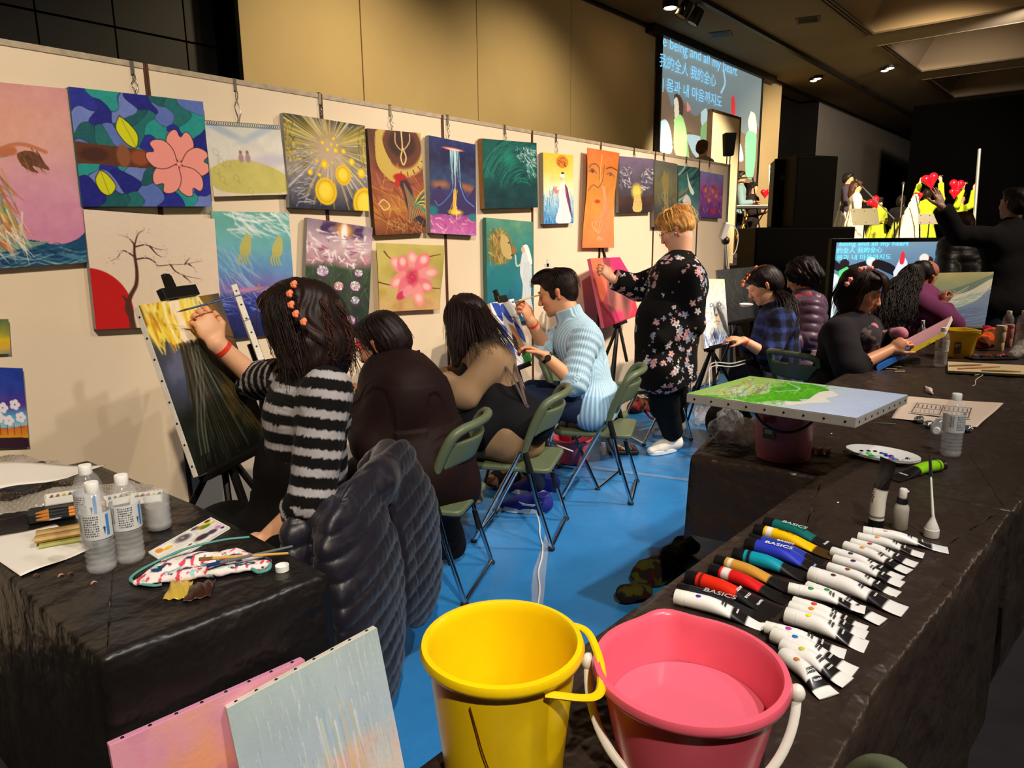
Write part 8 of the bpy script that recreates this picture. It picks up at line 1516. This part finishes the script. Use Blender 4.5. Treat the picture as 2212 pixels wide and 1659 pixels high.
def tinbox(label,px,py,rz,n=3,w_=.085,d_=.045):
    c=A(px,py);t=thing('paint_box',label,'paint box',c,rz);g=G()
    for a_,b_ in(((-w_/2,-d_/2,0),(w_/2,d_/2,.003)),((-w_/2,-d_/2,0),(w_/2,-d_/2+.002,.022)),((-w_/2,d_/2-.002,0),(w_/2,d_/2,.022)),((-w_/2,-d_/2,0),(-w_/2+.002,d_/2,.022)),((w_/2-.002,-d_/2,0),(w_/2,d_/2,.022))):g.box(a_,b_)
    g.obj('box',m_white,t,local=True,smooth=False)
    for k in range(5):x=-w_/2+.012+k*.015;cc=[(120,60,50),(150,70,60),(190,196,40),(60,60,66),(60,100,180)][(k+n)%5];g=G();g.tube([(x,-d_/2+.006,.014),(x+.004,d_/2-.006,.015)],[.0055,.004],8);g.obj('small_tube',mat('st_%d'%cc[0],cc,.3,metal=.2),t,local=True)
c=A(132,1128);g=G();g.box((-.06,-.03,0),(.05,.03,.03),mt(A(118,1118),-.35));tag(g.obj('black_case',mat('dark_green_case',(22,30,28),.5),bev=.004),'dark green-black case under the white paint box','case')
tb=tinbox;tb('open white box of small paint tubes left of the water bottles',140,1105,-.35,0);bpy.data.objects['paint_box'].location.z+=.031
tb('open white box of small paint tubes glimpsed behind the rear water bottle',262,1085,-.2,3)
tb('open white box of small tubes behind the jar of grey water',318,1082,-.5,4)
# palette
pq=[A(456,1117,.704),A(588,1150,.704),A(361,1220,.704),A(320,1192,.704)];P_=Pt(200,120,1.9,62).bg([(0,(232,230,224)),(1,(226,224,220))])
for k in range(10):P_.st([(.03+.095*k,.53),(.03+.095*k,.62)],.006,(190,188,184));
for u0,u1,v0,v1 in((.02,.30,.05,.48),(.33,.62,.05,.48),(.65,.97,.05,.48),(.02,.48,.55,.96),(.5,.97,.55,.96)):
    for a_,b_ in(((u0,v0),(u1,v0)),((u1,v0),(u1,v1)),((u1,v1),(u0,v1)),((u0,v1),(u0,v0))):P_.st([a_,b_],.012,(176,174,172))
for u,v,ru,rv,cc in((.1,.22,.05,.12,(226,130,30)),(.2,.32,.07,.08,(240,180,30)),(.45,.26,.12,.17,(110,104,116)),(.46,.26,.07,.1,(60,56,66)),(.45,.24,.03,.05,(150,146,150)),(.68,.12,.06,.06,(40,50,120)),(.74,.2,.08,.07,(196,130,30)),(.8,.3,.09,.08,(90,130,40)),(.86,.18,.06,.07,(226,190,30)),(.9,.1,.05,.05,(70,60,60)),(.93,.3,.04,.06,(230,200,60)),(.62,.7,.11,.12,(50,44,54)),(.78,.72,.08,.1,(80,60,90)),(.9,.66,.05,.08,(206,120,190)),(.93,.8,.03,.05,(40,36,40)),(.2,.76,.13,.12,(196,206,196)),(.22,.76,.09,.05,(120,150,130)),(.42,.72,.03,.03,(40,40,40))):P_.bl(u,v,ru,rv,cc,.5)
P_.dabs(80,(.05,.1,.95,.9),.2,.05,.008,[(60,56,60),(226,190,50),(90,80,100),(226,226,226),(120,60,140)],1.2,.6)
BLp,TLp,BRp=pq[3],pq[0],pq[2];t=canvas(P_,pq[3],pq[0],pq[2],.006,'palette','white plastic palette with mixed grey, yellow and purple paint by the striped painter','palette',edge=m_white,m=m_glossp)
# towel
t=thing('paint_rag','white towel with teal border stained red and blue, on the left table','towel',A(430,1225));b=Body();b.chain([A(300,1262)+UP*.006,A(350,1240)+UP*.010,A(430,1222)+UP*.013,A(500,1212)+UP*.012,A(570,1222)+UP*.008],(.012,.02,.024,.022,.016),'m',k=.02,sq=(UP,.6));b.chain([A(330,1262)+UP*.008,A(400,1250)+UP*.010,A(480,1238)+UP*.010,A(565,1232)+UP*.008],(.012,.017,.018,.012),'m',k=.02,sq=(UP,.6))
def ragc(P,T,s,a,I):c=np.tile(np.array((226,214,214),float),(len(P),1));n1,n2,n3=snoise(P,240,1),snoise(P,190,9),snoise(P,300,5);c[n1>.22]=(206,70,90);c[n2>.3]=(30,60,90);c[n3>.36]=(150,190,186);return c
b.mesh(.0028,'towel',m_cloth,t,ragc,folds(.004,90,3));g=G();g.tube(bez([A(x,y)+UP*z_ for x,y,z_ in((540,1176,.02),(480,1188,.026),(400,1205,.022),(330,1228,.012),(288,1248,.006),(288,1262,.006),(330,1270,.006),(350,1268,.006))],50),.0042,8,flat=.6);g.tube(bez([A(x,y)+UP*.008 for x,y in((555,1216),(580,1218),(582,1235),(560,1243),(545,1236))],20),.0045,8);g.obj('teal_border',mat('teal_terry',(84,146,140),.9,bump=(300,.4,.002)),t)
for lb,(x0,y0,z0),(x1,y1,z1),cc,f_ in(('grey brush with blue ferrule lying across the towel',(446,1222,.034),(632,1180,.036),(96,106,112),(40,70,150)),('thin ochre brush lying across the towel',(430,1208,.038),(623,1195,.032),(206,160,80),(150,120,70))):
    a_,b_=A(x0,y0,.7+z0),A(x1,y1,.7+z1);t=thing('paint_brush',lb,'brush',a_);g=G();g.tube([a_+(b_-a_)*.15,b_],[.0042,.0028],8);g.obj('handle',mat('hl_%d'%cc[0],cc,.3),t);g=G();g.tube([a_,a_+(b_-a_)*.15],.0045,8);g.obj('ferrule',mat('fr_%d'%f_[0],f_,.3,metal=.5),t)
for lb,px,c1,c2 in(('flat yellow snack wrapper below the towel',[(352,1298),(372,1256),(418,1258),(405,1296)],(206,176,70),.3),('torn dark chocolate wrapper with clear end below the towel',[(395,1304),(408,1266),(468,1252),(455,1290)],(60,36,26),.25)):
    q=[A(x,y)for x,y in px];g=G();g.grid(lambda u,v:tuple((q[0]*(1-u)+q[3]*u)*(1-v)+(q[1]*(1-u)+q[2]*u)*v+UP*(.003+.010*math.sin(PI*u)*math.sin(PI*v)+.002*math.sin(u*17+v*9))),18,18);tag(g.obj('snack_wrapper',mat('wr_%d'%c1[0],c1,c2,metal=.25,bump=(40,.4,.01)),solid=.0008,ang=180),lb,'wrapper')
for k,(x,y)in enumerate(((78,1246),(132,1246),(152,1243),(203,1262))):g=G();g.grid(lambda u,v:tuple(A(x,y)+V3((u-.5)*.014,(v-.5)*.008,.002+.005*math.sin(u*3))),5,3);tag(g.obj('pencil_shaving',mat('shaving_%d'%(k%2),[(96,66,40),(190,140,120)][k%2],.8),solid=.0006),'wood shaving on the black sheet below the paper towel','shaving','pencil shavings on the left table')
m_bub=mat('bubble_film',(176,168,156),.12,spec=1,coat=.5,alpha=.7)
def bubble(label,px,h0,seed,z0=.7,amp=.006):
    q=[np.array(v,float)for v in px];g=G();n,m_=90,40
    def f(u,v):p_=(q[0]*(1-u)+q[1]*u)*(1-v)+(q[3]*(1-u)+q[2]*u)*v;return tuple(p_+UP*(h0*math.sin(PI*v)**.7*(.7+.3*math.sin(u*9+seed))+amp*.5*math.sin(u*23+v*7)+.0028*max(0,math.sin(u*n*1.05)*math.sin(v*m_*1.05))))
    g.grid(f,n*3,m_*3);return tag(g.obj('bubble_wrap',m_bub,ang=180),label,'bubble wrap')
bubble('silvery bubble wrap rolled along the back of the left table',[A(-70,1125),A(165,1085),A(180,1055),A(-70,1075)],.05,1)
bubble('bubble wrap heap behind the rear water bottle',[A(150,1085),A(345,1082),A(330,1050),A(170,1050)],.035,2)
bubble('bubble wrap covering a dark object at the left edge',[A(-60,1045),A(150,1035),A(120,1000),A(-60,990)],.05,3)
g=G();q_=[A(-40,1068,.77),A(160,1025,.78),A(228,1003,.76),A(-40,1000,.80)];g.grid(lambda u,v:tuple((q_[0]*(1-u)+q_[1]*u)*(1-v)+(q_[3]*(1-u)+q_[2]*u)*v+UP*.006*math.sin(u*6)),16,8);tag(g.obj('paper_sheet',m_papw,solid=.0015,ang=180),'large white paper lying over the bubble wrap at the left edge','paper')
g=G();g.box((-.12,-.03,0),(.1,.03,.03),mt(A(20,1030,.74),-.3));tag(g.obj('dark_pouch',mat('dark_green_case'),bev=.01),'dark green pouch showing under the bubble wrap at the left edge','pouch')
# ---- floor things
t=thing('paint_tray','black tray of brushes and tubes on the blue sheet by the easel legs','tray',A(1345,978,.003));c=A(1345,978,0);M_=frame(c+UP*.003,UP,RH);g=G();g.box((-.10,-.07,0),(.10,.09,.03),M_);g.obj('tray',m_blk,t,smooth=False,bev=.008)
for k in range(8):g=G();x=-.08+.022*k;g.tube(tf(M_,[(x,-.04,.035),(x+.03*rr.normal(),.06,.04+.01*rr.rand())]),[.008,.005],6);cc=[(200,196,190),(60,150,170),(190,50,50),(170,120,60),(230,226,220)][k%5];g.obj('paint_stick',mat('ps_%d'%cc[0],cc,.4),t)
c=A(1303,982,0);t=thing('small_bottle','small brownish-white bottle standing on the blue sheet by the tray','bottle',c);g=G();g.lathe([(0,.001),(.02,.001),(.021,.05),(.014,.06)],20);g.obj('body',mat('milky',(196,170,150),.4),t,local=True);g=G();g.lathe([(.015,.058),(.015,.085),(0,.085)],20);g.obj('cap',m_white,t,local=True)
for lb,px,d_,col,sz in(('dark patterned handbag with red trim under the chair behind the blue-sweater man',(1370,880),4.9,((90,70,50),(120,26,36)),.13),('brown and tan crumpled cloth on the floor behind the green chair',(1088,1040),3.7,((96,70,50),(150,110,80)),.10),('olive, yellow and maroon patterned cloth bag on the floor by the near table',(1425,1240),0,((62,62,16),(44,10,10)),.075)):
    c=A(px[0],px[1],.03);b=Body();d_=0 if px[0]!=1425 else 1;[b.ell(A(x,y,.02)+UP*.02,(.08,.06,.03),tag='x',k=.05)for x,y in((1372,1285),(1395,1250),(1450,1205),(1480,1185))]if d_ else 0;b.ell(c+UP*sz*.15,(sz*1.1,sz*.9,sz*.62),tag='x',k=.05);b.ell(c+V3(sz*.8,-sz*.5,-.02),(sz*.8,sz*.6,sz*.5),tag='x',k=.05)
    o=b.mesh(.007,'cloth_bag',m_cloth,None,lambda P,T,s,a,I,col=col:np.where((snoise(P,85,2)>.1)[:,None],col[0],np.where((snoise(P,95,7)>.05)[:,None],col[1],(24,22,20))),lambda P,T,s,a,I:.022*snoise(P,30,3)+.012*snoise(P,70,4));tag(o,lb,'bag')
g=G();g.tube(bez([A(x,y,.01)for x,y in((1384,850),(1400,895),(1418,905),(1400,880),(1390,862))],30),.008,6);tag(g.obj('bag_strap',mat('red_strap',(150,30,50),.5)),'red strap looped on the blue sheet beside the standing person','strap')
g=G();g.grid(lambda u,v:tuple(A(1500+60*u,880+40*v,.004)+UP*(.02*abs(math.sin(u*9+v*5)))),20,14);tag(g.obj('plastic_wrap',m_film,ang=180),'clear plastic wrap on the floor near the lion easel foot','wrap')
g=G();g.ball((0,0,0),(.09,.06,.015),8,mt(A(1530,868,.012),.4));tag(g.obj('dish',mat('orange_brown',(170,96,60),.7)),'flat orange-brown dish on the floor behind the lion easel','dish')
t=thing('extension_cord','white cord taped along the blue floor sheet towards the yellow bucket','cord',A(1170,1250,.003));pts=[(1155,1345),(1163,1300),(1166,1270),(1163,1235),(1170,1205),(1172,1180),(1166,1155),(1165,1130),(1155,1105),(1125,1092),(1090,1090)];g=G();g.tube(bez([A(x,y,.007)for x,y in pts],80),.004,6);g.obj('cord',mat('white_cable'),t)
g=G();L_=bez([A(x,y,.0035)for x,y in((1150,1350),(1160,1290),(1166,1230),(1172,1170),(1162,1120),(1130,1090))],30);V=[]
for i,q in enumerate(L_):d_=nz(np.gradient(L_,axis=0)[i]);n_=np.cross(UP,d_);V+=[q-n_*.028,q+n_*.028]
g.add(V,[(2*i,2*i+1,2*i+3,2*i+2)for i in range(len(L_)-1)]);g.obj('clear_tape',mat('clear_tape',(200,206,214),.15,alpha=.35),t,smooth=False)
for k,(x0,y0,x1,y1)in enumerate(((1190,1000,1500,1038),)):g=G();a_,b_=A(x0,y0,.0035),A(x1,y1,.0035);n_=np.cross(UP,nz(b_-a_))*.022;g.add([a_-n_,b_-n_,b_+n_,a_+n_],[(0,1,2,3)]);tag(g.obj('tape_strip',mat('floor_tape',(130,160,196),.2,alpha=.6),smooth=False),'pale clear tape strip across the blue sheet in front of the white sneakers','tape')
q=D(1578,800,5.0);b=Body();b.ell(V3(q[0],q[1],.16),(.20,.15,.16),tag='x');o=b.mesh(.012,'sports_bag',mat('bag_black',(14,14,16),.7,spec=.2),None,None,folds(.01,14,3));tag(o,'black sports bag with white piping on the floor under the lion easel','bag')
for k in(0,1):g=G();g.tube(bez([D(x,y+7*k,4.84)for x,y in((1533,835),(1532,795),(1545,783),(1580,785),(1610,778))],20),.004,5);g.obj('white_piping',m_wink,o)
# ---- quilted jacket over the chair back
chM=chairM((1.075,1.60));cl=lambda x,y,z:tf(chM,(x,y,z))[0];f_=chM[:3,1];r_=chM[:3,0]
t=thing('quilted_jacket','navy quilted down jacket hung over the back of the nearest green chair','jacket',M=chM);b=Body();y0=-.10
b.chain([cl(-.13,y0+.02,.66),cl(-.15,y0-.02,.45),cl(-.16,y0-.03,.24)],(.14,.17,.155),'l',k=.06,sq=(f_,.22));b.chain([cl(.15,y0+.02,.68),cl(.17,y0-.01,.5),cl(.19,y0-.03,.34)],(.14,.17,.155),'r',k=.06,sq=(f_,.22))
b.chain([cl(-.20,-.02,.715),cl(0,-.075,.745),cl(.22,-.01,.765)],(.045,.05,.045),'c',k=.05);b.cone(cl(-.22,-.05,.62),cl(-.24,-.06,.30),.10,.10,'s',.08,sq=(f_,.4));b.chain([cl(-.22,.06,.66),cl(-.27,.03,.45),cl(-.28,.0,.22)],(.07,.075,.06),'s',k=.06,sq=(f_,.6));b.chain([cl(.24,.05,.7),cl(.29,.0,.52),cl(.31,-.02,.38)],(.055,.06,.05),'s2',k=.06)
def jk(P,T,s,a,I):q=tf(np.linalg.inv(chM),P);w=(q[:,2]-.18*q[:,0]+.008*snoise(P,14,2))/.058;d=.0075*(np.abs(np.sin(PI*w))**.45-.55)*(T!='c');z_=np.exp(-((q[:,0]-.005+.08*(q[:,2]-.5))/.012)**2);return d*(1-z_)-.010*z_*(q[:,2]<.68)+.003*snoise(P,60,5)+.0016*snoise(P,150,6)
b.mesh(.0062,'jacket_shell',m_shell,t,(20,18,31),jk);b2=None;g=G();g.tube([cl(.005-.08*(z-.5),-.118,z)for z in np.linspace(.26,.66,14)],.004,6);g.obj('zipper',mat('zip',(24,24,36),.4),t)
